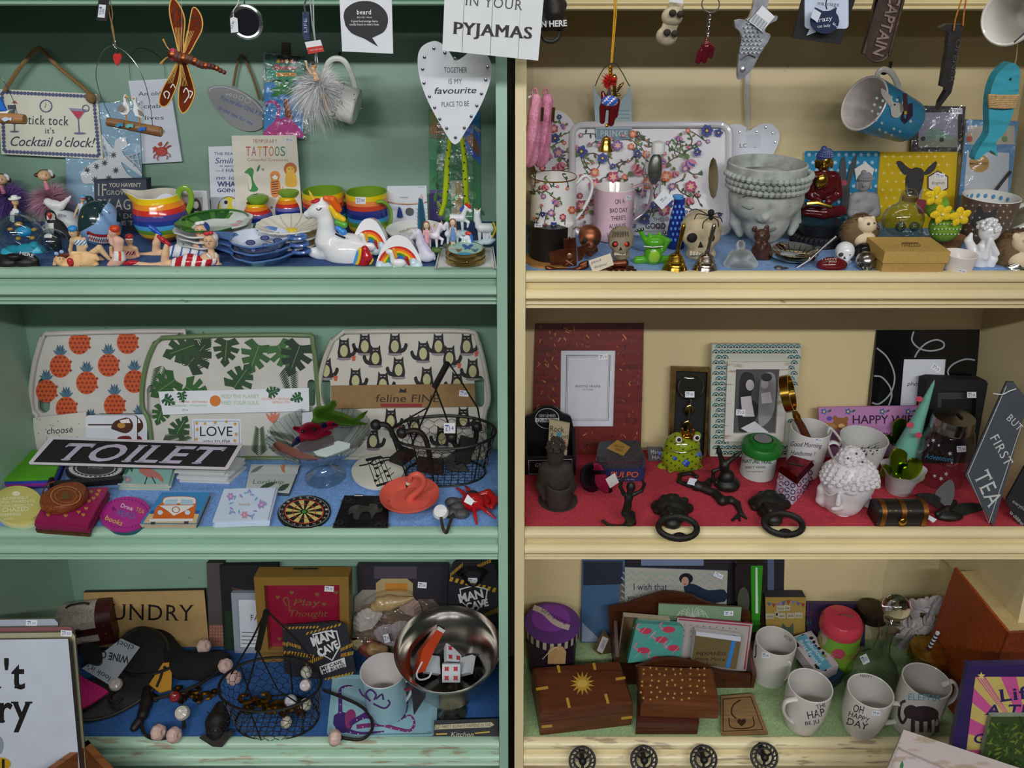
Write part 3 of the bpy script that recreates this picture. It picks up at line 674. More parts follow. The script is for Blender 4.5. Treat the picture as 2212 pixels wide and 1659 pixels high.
def hungmug(label,rim,base,rr,rb,Yr,Yb,mat,inner,handle,hr,group=None):
 A,B=pix(*base,Yb),pix(*rim,Yr);ax=(B-A);H=ax.length;q=ax.to_track_quat('Z','Y');M=TL(A)@q.to_matrix().to_4x4();m=mpp(A)
 t=Thing('mug',label,'mug',A,group);w=.003;a,b=rb*m,rr*m
 g=G(mat);g.lathe([(0,0),(a*.92,0),(a,.002),(b,H)],M,40);g.lathe([(b,H),(b-w*.5,H+.001),(b-w,H),(a-w,.004),(0,.004)],M,40,inner)
 g2=[(f,k)for f,k in zip(g.f,g.k)if len(f)<30];g.f=[x for x,_ in g2];g.k=[x for _,x in g2]
 t.main=t.pt('body',g);t.pt('handle',G(mat if handle[0]is None else handle[0]).tube(spl(handle[1],6),hr*m,10,flat=.65));
 Mi=M.inverted();
 def fn(px,py,off=0):
  d=ray(px,py);o=Mi@CAMP;dd=Mi.to_3x3()@d;rr_=(a+b)/2
  for _ in range(5):
   r_=rr_+off;A2=dd.x**2+dd.y**2;B2=o.x*dd.x+o.y*dd.y;C2=o.x**2+o.y**2-r_*r_;D=B2*B2-A2*C2
   tt=(-B2-math.sqrt(D))/A2 if D>0 else-B2/A2;P=o+dd*tt;rr_=a+(b-a)*max(0,min(1,P.z/H))
  return M@P
 t.fn=fn;return t
Yg=.175
t=hungmug('white dotted mug with the word Gorgeous hanging by its handle from a hook',(668,196),(772,232),40,38,Yg,Yg-.004,'v:dfe0dc','v:d8d8d4',(None,wp(Yg,[(704,160),(708,138),(722,127),(742,131),(757,155),(768,190)])),6)
i=ink(t,t.fn);i.text('Gorgeous',722,256,746,22,'p:6a5f52',y1=180,shear=.2)
for k in range(26):
 x,y=690+(k%7)*15,196+(k//7)*19+(k%2)*8
 if not 705<x<752:i.circ(x,y,1.5,mat='p:77726a',n=6)
t.pt('wall_hook',G('i:2a221c').tube(wp(wallp(.002),[(736,112,10),(730,122,-20),(726,130,-38),(734,128,-44)]),.0018,6))
pl=upr(792,115,-.026,2);t=bo('hanging_sign','white card with a black speech bubble defining a beard','sign',pl,[(733,-8),(846,-8),(849,116),(739,111)],.003,'p:dfe3ea','p:b8bcc4')
i=ink(t);i.poly(sp2([(742,36),(746,20),(765,6),(790,2),(815,8),(834,26),(838,48),(830,68),(812,78),(804,82)],3)+[(817,101),(786,83)]+sp2([(786,83),(760,72),(746,55)],3),'p:25272b');i.up()
i.text('beard',771,31,802,10,'p:f0f0f0',serif=True,bold=.015);i.text('(be·urd) - Noun',771,39,803,4,'p:e0e0e0');i.text('A great food storage device',758,48,816,5,'p:e8e8e8');i.text("usually found on men's faces.",755,55,819,5,'p:e8e8e8')
Yp=-.05;pl=upr(1060,130,Yp,0,0);t=Thing('hanging_sign','white planked sign with the word PYJAMAS in dark serif letters','sign',pl.hit(1060,130));t.pl=pl
xs=[(960,955),(1003.5,998),(1065,1059),(1125,1119),(1176,1163)]
for(a,b),(c,d)in zip(xs,xs[1:]):
 yb=lambda x:109+(x-955)/208*22;t.pt('plank',sb(pl,[(a+.5,-12),(c-.5,-12),(d-.5,yb(d)),(b+.5,yb(b))],.008,'p:e2e6ec','s:c9ccd2'))
i=ink(t,on(pl));[i.text('PYJAMAS',979+k,73,1147+k,26,'p:3a3038',y1=84,serif=True)for k in(-1,0,1,2)];i.text('IN YOUR',1005,11,1128,22,'p:55555c',y1=22,serif=True)
Yh=.02;pl=upr(985,312,Yh,2);hp=sp2([(983,312),(958,280),(925,220),(907,170),(902,130),(908,105),(925,92),(945,90),(965,105),(983,130),(1002,122),(1020,108),(1040,112),(1056,126),(1062,150),(1056,185),(1035,235),(1008,280)],4,True)
t=bo('heart_sign','large white wooden heart sign studded with gems, favourite place to be','sign',pl,hp,.006,'p:dfe3ec','s:c4c8d2','heart');i=ink(t)
i.text('TOGETHER',959,157,1009,12,'p:55585f');i.text('IS MY',969,181,998,11,'p:55585f');i.text('favourite',937,203,1028,14,'p:33363d',y1=201,shear=.25,bold=.01);i.text('PLACE TO BE',954,231,1013,11,'p:55585f',y1=229)
g=G('M:aab0bc')
for x,y in((937,104),(917,123),(913,149),(916,179),(928,208),(939,232),(950,257),(965,277),(984,297),(1003,276),(1018,251),(1030,228),(1040,202),(1049,172),(1053,144),(961,114),(983,126)):g.lathe([(.0022,0),(.0018,.0012),(0,.0016)],TL(pl.hit(x,y,.0002))@Matrix.Rotation(R(90),4,'X'),6)
t.pt('gemstones',g)
pl=sdg(985,478,2,13);t=Thing('toy_packet','jungle picture card with a green spotted stretchy toy under clear plastic','packet',pl.hit(985,478));t.pl=pl
cd=cut(t,'backing_card',pl,[(926,236),(1036,240),(1038,476),(928,476)],.0015,'p:3d8f5a');i=ink(t,on(pl),parent=cd)
i.rect(928,240,968,290,'p:8d8f5a');i.rect(928,290,965,345,'p:5aa07a');i.poly([(990,240),(1036,240),(1038,355),(1010,330)],'p:2f6fd0');i.poly([(1004,300),(1022,285),(1036,320),(1036,340)],'p:8a5a3a');i.poly([(1014,245),(1036,242),(1036,300)],'p:2f8fd8');i.rect(928,410,958,476,'p:5a4a96');i.rect(975,390,1000,476,'p:c8c4b4');i.rect(984,395,996,476,'p:d0b060');i.up()
for k,s_ in enumerate(('LONG','LANKY','STRETCH','ACTION')):i.text(s_,929,276+k*8,952+3*k,7,'p:b8303c',bold=.02)
i.text('G SHOT',1018,272,1034,7,'p:e8d040',y1=288,bold=.02)
for k in range(12):i.leaf(930+k*9,400+(k*37)%60,24,8,60+k*23,['p:2f7a3a','p:66b050','p:1f5f34'][k%3])
g=G('s:b4c81e');blob(g,.165,[C((972,300,5),(966,350,6),(964,400,7),(960,440,6)),C((998,300,5),(1004,350,6),(1006,400,7),(1008,440,6)),C((960,440,5),(953,462,6))],res=60);t.pt('stretch_toy',g)
g=G('m:2a3008')
for k in range(14):x,y=(968 if k%2 else 1003)+random.uniform(-3,3),315+k*9;g.ell(pix(x,y,.165-.0055),(.0012,.0008,.0014),n=6)
t.pt('spots',g)
g=G('s:b4c81e')
for k in range(6):g.prism([pix(956-6,440+k*5,.165),pix(950-6,437+k*5,.165),pix(957,448+k*4,.165)],(0,.002,0))
t.pt('comb',g);t.pt('clear_blister',sb(Pl(pl.P+pl.n*.030,pl.n),rrect(943,248,1022,474,14),.029,'wrap'))
pl=wallp(.008);t=Thing('bagged_decoration','white cut-out fairy with daisy pattern on pale blue card in a clear bag','decoration',pl.hit(225,476));t.pl=pl
cd=cut(t,'blue_card',pl,[(214,222),(300,222),(311,476),(142,476),(142,340),(212,340)],.001,'p:8fb4cc')
f=Pl(pl.P+pl.n*.002,pl.n);fb=t.pt('fairy',sb(f,sp2([(268,297),(274,305),(272,318),(264,322),(268,335),(285,352),(303,370),(306,380),(292,372),(262,350),(275,375),(288,388),(240,400),(222,420),(205,398),(180,395),(176,372),(205,348),(235,335),(222,310),(220,290),(236,312),(246,320),(250,302)],4,True),.003,'p:dde2ea','p:8a8f98'),parent=cd)
i=ink(t,on(f),parent=fb)
for x,y in((245,335),(208,360),(188,368),(226,352),(250,368),(235,385),(205,388)):
 for a in range(8):i.leaf(x,y,8,2,a*45+10,'p:3a4048')
for ws in([((222,318),(232,345)),((226,312),(238,340)),((222,300),(222,340)),((214,322),(240,330))],[((276,338),(300,330)),((280,345),(302,345)),((272,335),(302,360)),((285,330),(290,362)),((295,330),(302,362))]):
 w=G('p:c9ced8')
 for q in ws:w.tube([f.hit(*q[0]),f.hit(*q[1])],.0012,5)
 t.pt('wing',w,parent=fb,kind='stuff')
t.pt('clear_bag',sb(Pl(pl.P+pl.n*.006,pl.n),[(212,218),(303,218),(313,477),(140,477),(140,338),(210,338)],.0075,'wrap'))
pl=sdg(490,483,2,12);t=bo('sign_card','white card with a grinning yellow face about the reason for smiling','sign',pl,[(450,317),(520,315),(530,500),(458,500)],.002,'p:d6dae4');i=ink(t)
for s_,a,b,y,c,kw in(("THE REASON I'M",463,540,335,6,{}),('Smiling',464,522,353,12,dict(shear=.25)),('IS BECAUSE',475,530,361,4,{}),('—I HAVE',466,520,372,8,{}),('no idea',467,525,388,9,dict(shear=.25)),("WHAT'S",469,528,403,11,dict(bold=.03)),('GOING ON',469,540,415,8,dict(bold=.02))):i.text(s_,a,y,b,c,'p:35427a',**kw)
i.circ(494,450,24,26,'p:3a3a30');i.up();i.circ(494,450,22.5,24.5,'p:e8d83a');i.up();i.circ(484,440,9,11,'p:f2f2f2');i.circ(510,440,9,11,'p:f2f2f2');i.up();i.circ(488,437,4,mat='p:1a1a1a');i.circ(514,437,4,mat='p:1a1a1a');i.poly(sp2([(480,458),(498,462),(515,457),(509,471),(497,475),(486,471)],3,True),'p:1a1a1a');i.up();i.poly([(484,460),(498,463),(511,459),(509,463),(498,466),(486,464)],'p:f4f4f4');i.circ(498,472,6,3,'p:e06a80')
pl=sdg(578,489,2,14);t=bo('tattoo_booklet','cream Temporary Tattoos booklet printed with crocodile, tiger and lion','booklet',pl,[(500,293),(640,292),(655,490),(512,492)],.003,'p:ded8ca');i=ink(t)
x=547
for k,ch in enumerate('TEMPORARY'):i.text(ch,546+k*6,309,550.5+k*6,8,['p:b0604a','p:8a6a3a','p:d08030','p:b04a5a','p:70805a','p:c07a30','p:a04a60','p:8a7a4a','p:6a7a50'][k])
for k,ch in enumerate('TATTOOS'):i.text(ch,531+k*12.5,337,541+k*12.5,21,['p:c0563c','p:b05070','p:d89a30','p:c84a30','p:d07030','p:4a7a50','p:3f8a60'][k])
i.text('Colourful Creatures',534,348,622,6,'p:a86a3a',serif=True)
i.poly(sp2([(528,372),(540,362),(548,368),(546,385),(552,400),(558,408),(552,414),(538,412),(536,395),(538,378),(530,374)],3,True),'p:3a8a44');i.poly(sp2([(536,380),(542,384),(544,402),(538,410)],3,True),'p:e8ead8')
i.circ(594,380,11,mat='p:e08a3a');i.poly(sp2([(586,388),(602,388),(606,412),(598,426),(588,424),(584,408)],3,True),'p:dd8436');i.up();i.circ(594,383,6,5,'p:f0e6d8')
for k in range(6):i.line([(587,394+k*5),(601,392+k*5)],1.6,'p:2a2018')
i.line(sp2([(603,420),(610,414),(611,403)],4),2,'p:dd8436');i.circ(627,365,14,mat='p:c06a30');i.poly(sp2([(619,372),(636,372),(642,396),(634,404),(618,402),(616,390)],3,True),'p:e6b03a');i.up();i.circ(627,367,9,8,'p:e6b444');i.up()
for a,b in((590,379),(598,379),(624,365),(631,365)):i.circ(a,b,1.1,mat='p:1a1a1a',n=6)
i.leaf(555,372,18,5,70,'p:3a7a44');i.flower(568,366,3.5,5,'p:6a9a8a');i.flower(586,448,4,5,'p:a04a8a');i.leaf(560,440,14,5,30,'p:3a7a44');i.sticker(625,303,18,9,'£1.90',-3)
flush()
# ================================================================ standing on the top shelf of the green bookcase
SK='m:e0b892'
pl=sdg(262,500,2,4);t=bo('sign_block','dark slate wooden block lettered about not growing up by age fifty','sign',pl,[(203,391),(316,387),(321,499),(206,500)],.016,'m:3a4152','m:2c3242');i=ink(t);c='p:b9b2a4'
i.text('IF',211,423,230,26,c,serif=True);i.text("YOU HAVEN'T",235,404,305,9,c,bold=.02);i.text('GROWN UP',230,421,306,10,c);i.text('BY AGE 50',211,453,330,23,c,serif=True);i.text("YOU DON'T",222,472,322,11,c);i.text('HAVE TO',224,486,305,9,c,bold=.03)
pl=sdg(385,506,2,12);t=bo('framed_photo','small white photo frame holding a black and white portrait, behind the jug handle','photo frame',pl,[(322,410),(446,412),(454,500),(322,500)],.008,'s:d6dae4',pname='frame');i=ink(t);i.rect(408,426,438,472,'p:9a9a9a');i.up();i.poly(sp2([(414,470),(412,440),(424,428),(434,442),(434,470)],3,True),'p:2c2a2a');i.up();i.circ(423,443,6,8,'p:c9c4be');i.poly([(416,470),(420,456),(430,456),(434,470)],'p:dcd8d4');i.text('Mr',410,481,430,9,'p:3a3428',shear=.2)
RBW=[('g:8a3a2a',.07),('g:9a5a2a',.15),('g:e0b022',.24),('g:6a9a30',.34),('g:4aa0d8',.44),('g:23388c',.55),('g:4a4088',.66),('g:c8342c',.77),('g:e88a28',.88),('g:f2c418',1.0)]
t=mug('jug','rainbow striped ceramic jug with a pouring lip and a green handle','jug',350,514,36,419,46,2,'g:e8e0d4','g:d9d2c6',None,[(50,500),(59,478),(58,455),(49,432)],4,[(b,a)for a,b in RBW])
g=t.parts[0]['me']
for v in g.vertices:
 h=v.co.z/t.pm[-1][1];a=math.atan2(v.co.y,v.co.x+(t.P.x-t.ax))
 d=min(abs(a-pi),abs(a+pi))
 if h>.72:q=((h-.72)/.28)**1.3*math.exp(-(d/.32)**2);v.co.x-=.020*q;v.co.z+=.006*q
t.pt('handle',G('g:7aa83a').tube(spl(wp(t.Y,[(384,430),(388,412),(400,406),(411,416),(413,436),(405,458),(392,474)]),5),.0042,10,flat=.7))
Ys=sit(216,522,2).y;t=Thing('shark_figure','grinning blue grey ceramic shark with a dark fin and red gums','ornament',sit(216,528,2))
g=G('g:7da0c8');f0=len(g.f);blob(g,Ys,[E(216,488,43,42,43),E(212,470,36,36,36),E(238,462,14,30,20,dy=-14,rot=-20)],res=56,k=8,cut=ZS[2]);rcl(g,f0,lambda x,y,P:'g:1f3438' if y<472+max(0,(225-x))*.55-max(0,x-205)*1.25 or(x>252 and y<480)else None)
t.pt('body',g);g=G('g:1f3438');blob(g,Ys+.01,[C((205,452,12),(193,430,7),(184,424,2))],res=34);t.pt('dorsal_fin',g)
i=Ink(on_ball(pix(216,489,Ys),43.5*mpp(pix(216,489,Ys))),base=.0012)
i.poly(sp2([(188,500),(200,505),(220,508),(240,505),(257,498),(254,512),(240,523),(218,526),(200,520),(190,510)],3,True),'s:3a1018');i.up();i.line(sp2([(189,501),(205,508),(225,510),(245,506),(257,500)],4),5,'s:9c2028');i.line(sp2([(191,511),(205,520),(225,524),(245,518),(254,510)],4),6,'s:b8262c');t.pt('mouth',i)
i=Ink(i.fn,base=.0022)
for k in range(13):x=192+k*5;y=507+7*sin((x-188)/69*3.1);i.poly([(x-2.6,y-1),(x+2.6,y-1),(x,y+6)],'s:eceae2');i.poly([(x,y+12),(x+5,y+12),(x+2.5,y+5)],'s:eceae2')
t.pt('teeth',i,kind='stuff');g=G('g:101418')
for x,y in((219,463),(236,459)):g.ell(pix(x,y,Ys-.026),.0012,n=8)
g.ell(pix(180,470,Ys-.02),(.002,.0015,.003),'g:c8b040',8);t.pt('eyes',g)
def fairy(label,cx,cy,col,dark,hs):
 Y=D2(.24);t=Thing('feather_fairy',label,'ornament',pix(cx,cy+60,Y));m=mpp(pix(cx,cy,Y))
 t.pt('feather_skirt',fluff(G('f:'+col),pix(cx,cy,Y),18*m,2400,38*m,'f:'+col,.00028,.35),kind='stuff');fluff(g2:=G('f:'+dark),pix(cx,cy+4,Y),10*m,300,26*m,'f:'+dark,.0005,.5);t.pt('inner_feathers',g2,kind='stuff')
 hx,hy=hs;g=G('s:e0b890');blob(g,Y-.004,[E(hx,hy,14,11),C((hx,hy+8,3),(hx+2,hy+20,3.5))],res=30);t.pt('head',g)
 g=G('s:5a3424');blob(g,Y,[E(hx,hy-5,15,8,11,dy=4),E(hx-17,hy-1,6,5),E(hx+16,hy+1,6,5)],res=36);t.pt('hair',g);t.pt('bow',G('s:d8dce4').ell(pix(hx+12,hy-8,Y-.012),(.004,.0015,.0025),rot=(0,.7,0)).ell(pix(hx+15,hy-3,Y-.012),(.002,.0015,.0035)))
 t.pt('bodice',G('s:e08aa0').tube(wp(Y-.006,[(hx+2,hy+15),(hx+6,hy+30)]),[.0022,.0034],8));face(t,Y-.0125,hx-2,hy,10,closed=True)
 t.pt('stand',G('s:9a9a94').tube([pix(cx,cy,Y),V3((pix(cx,cy,Y).x,Y,ZS[2]))],.003,8))
fairy('brown-haired fairy figure in a purple feather skirt at the left edge',14,425,'7a5aa8','54308c',(2,388));fairy('brown-haired fairy figure in a pink feather skirt beside the purple one',108,428,'c894aa','d88aa8',(97,379))
Y=D2(.12);t=Thing('sailor_figure','small sailor girl figure in navy jacket and wide white hat','figurine',pix(36,485,Y));g=G(SK);blob(g,Y,[E(33,436,6.5,8),C((33,444,3),(33,452,3))],res=26);t.pt('head',g)
g=G('m:2c3f6a');f0=0;blob(g,Y,[C((33,455,6),(35,470,9),(36,500,9)),C((42,458,4),(47,475,4)),C((26,458,3),(25,475,3.5))],res=36);rcl(g,0,lambda x,y,P:'m:e2e2e0' if x<31 and y<480 or(y<460 and x<40)else None);t.pt('jacket',g)
t.pt('hat',G('m:e2e2de').lathe([(0,0),(.0078,.0005),(.0078,.0015),(.0042,.002),(.0038,.0046),(0,.0056)],TL(pix(32,430,Y)),20));t.pt('hair',G('m:9a4a28').ell(pix(33,438,Y+.002),(.0052,.0042,.006)))
face(t,Y-.0046,33,437,6)
Y=sit(134,505,2).y;t=mug('bird_pot','white ceramic pot with a bird perched on its lid','pot',134,502,26,486,37,2,'g:e4e6ea',None,None,[(36,494)],3);g=G('g:e4e6ea');turn(g,134,t.Y,[(37,486),(34,474),(24,462),(10,456),(0,455)],n=32);t.pt('lid',g)
g=G('g:e8eaee');blob(g,t.Y,[E(118,443,17,11,12,rot=8),E(104,436,8.5,8,8),C((132,445,8),(146,432,4),(152,425,2.5)),C((97,438,3),(93,440,1)),E(120,453,9,5)],res=48,k=4);t.pt('bird',g)
i=ink(t,on_ball(pix(134,486,t.Y),.0245));i.text('£2.90',126,466,143,5,'p:4050a0',y1=470)
Y=sit(125,512,2).y-.01;t=Thing('puffin_figure','black and white puffin figure with an orange beak','figurine',sit(130,514,2));g=G('m:1e1e22');blob(g,Y,[E(109,466,11,13,11),C((110,474,9),(122,490,16),(148,510,10),(160,516,4))],res=48,k=4,cut=ZS[2]);rcl(g,0,lambda x,y,P:'m:e4e2de' if(y>482 and x<116 and P.y<Y+.004)or(460<y<475 and 101<x<119 and P.y<Y-.001)else None);t.pt('body',g)
g=G('s:c8402c');blob(g,Y-.008,[C((107,464,5),(108,473,1.5))],res=20);t.pt('beak',g);t.pt('eyes',G('g:0a0a0a').ell(pix(102,461,Y-.0075),.001,n=6).ell(pix(115,460,Y-.0075),.001,n=6))
Y=D2(.155);t=Thing('swimmer_figure','tiny swimmer figure in a pale blue swimsuit standing behind the shark','figurine',pix(175,480,Y));g=G(SK);blob(g,Y,[E(179,428,6,7.5),C((178,436,2.5),(177,446,5),(176,465,6),(172,480,4),(170,500,3)),C((171,441,2.6),(165,455,2.4),(160,468,2)),C((180,466,4),(182,485,3.4))],res=44,k=2.5);rcl(g,0,lambda x,y,P:'m:c4d2e6' if 440<y<470 and 169<x<186 else None);t.pt('body',g);t.pt('bathing_cap',G('s:5a9ac8').ell(pix(179,426,Y),(.0043,.0043,.0036)));t.pt('sunglasses',G('s:c83a34').tube(wp(Y-.0045,[(174,428),(179,429),(184,428)]),.0008,5));t.pt('legs_base',G('m:d8b088').box(tuple(pix(165,500,Y-.004)),tuple(V3((pix(185,500,Y).x,Y+.006,ZS[2])))))
def globe(label,cx,cy,r,base,fill):
 Y=sit(cx,cy+r*.95,2).y+.012;P=pix(cx,cy,Y);m=mpp(P);t=Thing('snow_globe',label,'snow globe',sit(cx,cy+r,2));t.pt('globe',G('clear').ell(P,r*m,n=36));fill(t,Y,m);return t
def turtle(t,Y,m):
 g=G('s:2a9ad0');blob(g,Y,[E(52,500,17,11,12)],res=24);t.pt('turtle_shell',g);g=G('s:c89a4a');blob(g,Y,[E(40,484,8,5),E(22,495,6,3.5),E(74,496,6,4),E(70,514,6,4),E(40,515,6,4),E(36,500,4,4)],res=44);t.pt('turtle',g);g=G('s:2fa8c4');blob(g,Y-.004,[E(30,545,26,14,22),E(60,545,28,18,24),E(85,545,16,16,14),E(75,530,12,8),E(96,552,8,10)],res=50,k=3,cut=ZS[2]);t.pt('coral_base',g)
globe('large glass globe with a turquoise turtle on a coral base',45,507,44,None,turtle)
def puff2(t,Y,m):
 g=G('m:1a1a1e');blob(g,Y,[E(118,522,14,14,12),E(105,511,9,6),E(123,533,10,10)],res=32);rcl(g,0,lambda x,y,P:'m:e6e6e6' if y<514 and x<112 else None);t.pt('penguin',g);g=G('m:26262a');blob(g,Y-.002,[E(112,560,13,14,12),E(128,550,10,8),E(110,572,12,9)],res=30,k=3,cut=ZS[2]);rcl(g,0,lambda x,y,P:'m:e2e2e2' if x>111 and 548<y<562 and P.y<Y else None);t.pt('rocky_base',g);t.pt('glitter_light',G('g:3ad060').ell(pix(120,531,Y-.0105),.0008,n=6))
globe('small glass globe with a dark penguin inside, next to the turtle globe',115,524,30,None,puff2)
Y=D2(.012);t=Thing('bottle_opener','black cast iron wall bottle opener lying at the left end of the shelf','bottle opener',sit(40,583,2));g=G('i:1d1b1c');blob(g,Y,[E(20,566,24,15,20),E(55,565,26,13,18),C((2,575,8),(35,578,7),(78,574,8)),C((40,552,5),(66,551,5),(78,562,6)),E(5,560,12,10,12)],res=48,k=4,cut=ZS[2]);t.pt('body',g);g=G('i:0c0b0c');g.ell(pix(28,554,Y-.012),(.011,.006,.004));t.pt('opening',g)
i=Ink(lambda x,y,o=0:pix(x,y,Y-.0145-o));i.text('HERE',42,549,72,7,'p:cfcfcf',y1=556,bold=.02);t.pt('lettering',i)
Y=D2(.045);t=Thing('bather_figure','bather figure in a blue bikini and blue cap sitting with legs stretched out','figurine',sit(190,572,2));g=G('m:d2b48c')
blob(g,Y,[E(158,502,9,11),C((160,510,4),(163,518,5)),C((160,520,8,2),(172,521,9),(176,538,9),(178,555,12)),C((156,518,4.5),(152,540,4),(155,560,4)),C((182,516,4),(186,532,3.6),(176,545,3.4)),C((184,560,9),(215,536,7),(240,565,3.5)),C((185,566,8),(215,560,6),(238,570,3.5))],res=64,k=3,cut=ZS[2])
rcl(g,0,lambda x,y,P:('m:4f86b8' if int((x+y)/4)%2 else 'm:dfe4ea')if(519<y<530 and 161<x<190 and P.y<Y)or(546<y<560 and 170<x<196)else None);t.pt('body',g)
g=G('s:2f8fd0');blob(g,Y,[E(157,494,9.5,7,10)],res=20);t.pt('bathing_cap',g);t.pt('hair',G('m:7a5a34').ell(pix(166,503,Y+.003),(.0035,.004,.005)));face(t,Y-.0065,156,502,8,look=-1)
Y=D2(.02);t=Thing('sunbather_figure','plump sunbather figure in a red bikini lying on her side with goggles','figurine',sit(170,583,2));g=G('m:e6bd88')
blob(g,Y,[E(133,562,13,14,12),E(145,572,12,10),C((150,575,10),(170,568,13),(190,562,16),(205,572,9)),E(170,560,13,10),C((120,560,4),(119,575,5),(126,584,5)),C((148,560,5),(158,548,5),(176,546,4)),C((185,552,10),(205,556,7),(212,560,4)),C((190,575,9),(210,578,7),(222,578,5))],res=70,k=3,cut=ZS[2]);t.pt('body',g)
g=G('g:b3262c');blob(g,Y-.008,[E(152,566,7,9,6),E(152,579,7,5,6)],res=26);blob(g,Y-.006,[E(177,577,4,8,5)],res=18);t.pt('red_bikini',g);g=G('m:6a3420')
for k in range(22):g.ell(pix(121+(k%11)*2.4,549+(k//11)*4+(k%3),Y-.005+.004*(k//11)),.0023,n=8)
t.pt('curly_hair',g);t.pt('goggles',G('g:8fb4d8').ell(pix(122,548,Y-.008),(.003,.002,.0026),rot=(0,.3,0)).ell(pix(133,544,Y-.008),(.003,.002,.0026)));face(t,Y-.0095,133,560,10)
Y=D2(.022);t=Thing('bather_figure','kneeling bather figure in white shorts and an orange red cap','figurine',sit(252,583,2));g=G('m:e2b09c')
blob(g,Y,[E(244,502,9,10.5),C((248,510,4),(252,518,6)),C((255,520,10),(256,535,9),(258,552,12)),C((240,500,3.5),(236,510,3.4),(241,525,4),(252,522,4)),C((263,520,5),(262,536,4.5),(246,528,3.6),(240,508,3)),C((256,558,11),(240,575,9)),C((262,558,10),(250,578,9)),C((240,576,7),(262,580,6))],res=64,k=3,cut=ZS[2]);rcl(g,0,lambda x,y,P:('m:d84a2a' if 256<x<262 else 'm:e8e4e4')if 543<y<564 and x>245 else None);t.pt('body',g)
g=G('s:d2421e');blob(g,Y,[E(248,494,11,8,10)],res=22);t.pt('bathing_cap',g);t.pt('hair',G('m:c86a3a').ell(pix(254,502,Y+.002),(.004,.004,.004)));face(t,Y-.0068,243,502,7,look=-1)
Y=D2(.055);t=Thing('bather_figure','sitting bather figure with a red cap, sunglasses and spotted red top','figurine',sit(283,566,2));g=G('m:dcb08c');blob(g,Y,[E(279,518,8,10),C((280,526,4),(282,534,5)),C((272,537,6),(290,537,6)),C((281,540,9),(281,556,8),(275,565,9)),C((270,538,4),(268,552,3.6),(280,558,3.4)),C((294,538,4),(298,552,3.8),(284,560,3.6)),C((260,560,8),(242,552,5),(240,535,4))],res=56,k=3,cut=ZS[2]);rcl(g,0,lambda x,y,P:('m:a8242a' if int(x/2+y/3)%3 else 'm:e8dcd8')if 543<y<551 and 272<x<292 and P.y<Y else None);t.pt('body',g)
g=G('s:b8262a');blob(g,Y,[E(279,511,8.5,6,9)],res=20);t.pt('bathing_cap',g);t.pt('sunglasses',G('s:e8e0d4').tube(wp(Y-.006,[(272,517),(279,518),(286,517)]),.0011,6));face(t,Y-.0062,279,521,7)
def lying(label,dx,dy,Y,suit,stripe,shoe,capm,bow,band):
 t=Thing('swimmer_figure',label,'figurine',V3((pix(400+dx,575+dy,Y).x,Y,ZS[2])));o=lambda*p:tuple((a+dx,b+dy,r)+tuple(z)for a,b,r,*z in p)
 g=G('m:e2b894');blob(g,Y,[E(454+dx,521+dy,13.5,17,14),C(*o((455,535,6),(457,546,8))),C(*o((457,556,13),(440,566,14),(410,566,18),(385,570,14))),C(*o((444,552,6),(447,568,5),(450,580,4.5))),C(*o((468,553,5.5),(470,572,5),(492,576,3.5,6))),C(*o((380,570,10),(330,576,8),(290,569,5))),C(*o((378,572,10),(356,574,9),(357,548,8),(361,528,5.5)))],res=96,k=3,cut=ZS[2])
 t.pt('body',g)
 g=G(suit);blob(g,Y,[C(*o((458,560,13.6),(440,567,15),(410,567,19),(384,571,15)))],res=64,k=3,cut=ZS[2]);rcl(g,0,lambda x,y,P:stripe if((x-dx)+(y-dy-560)*.25-372)%band[0]<band[1]else None);t.pt('swimsuit',g)
 st=G(stripe if suit[2:]>'a' and stripe!='s:e6e8ec' else suit);
 for a,b in(((447,548),(455,557)),((466,546),(468,556))):st.tube(wp(Y-.008,[(a[0]+dx,a[1]+dy),(b[0]+dx,b[1]+dy)]),.0014,6)
 t.pt('straps',st);g=G(shoe);blob(g,Y,[C(*o((365,528,4.5),(352,518,5.5),(342,511,3.5)))],res=26);t.pt('shoe',g);g=G(shoe);blob(g,Y,[C(*o((294,567,5),(282,568,5.5),(268,570,3)))],res=26);t.pt('shoe',g)
 g=G(capm);blob(g,Y+.004,[E(458+dx,514+dy,13.5,13,14),E(464+dx,524+dy,7,10)],res=28);t.pt('bathing_cap',g);g=G(bow);blob(g,Y-.005,[E(446+dx,505+dy,6,4),E(456+dx,503+dy,5,4),E(450+dx,503+dy,3,3)],res=24);t.pt('bow',g)
 g=G('m:e2b894');blob(g,Y-.0105,[C((449+dx,520+dy,1),(449+dx,527+dy,1.8))],res=14);t.pt('nose',g);face(t,Y-.0098,450+dx,521+dy,12,closed=True,lip='m:b8484a')
lying('swimmer figure lying in a white suit with thin blue stripes and blue shoes',-19,-22,D2(.075),'s:e6e8ec','s:2f62b4','g:1f52b8','s:2a4a9a','s:e6e8ec',(19,4));lying('swimmer figure lying in a red and white striped suit with red shoes',0,0,D2(.022),'g:b02230','s:ecebea','g:b02230','s:e0dcd8','g:c83040',(22,8))
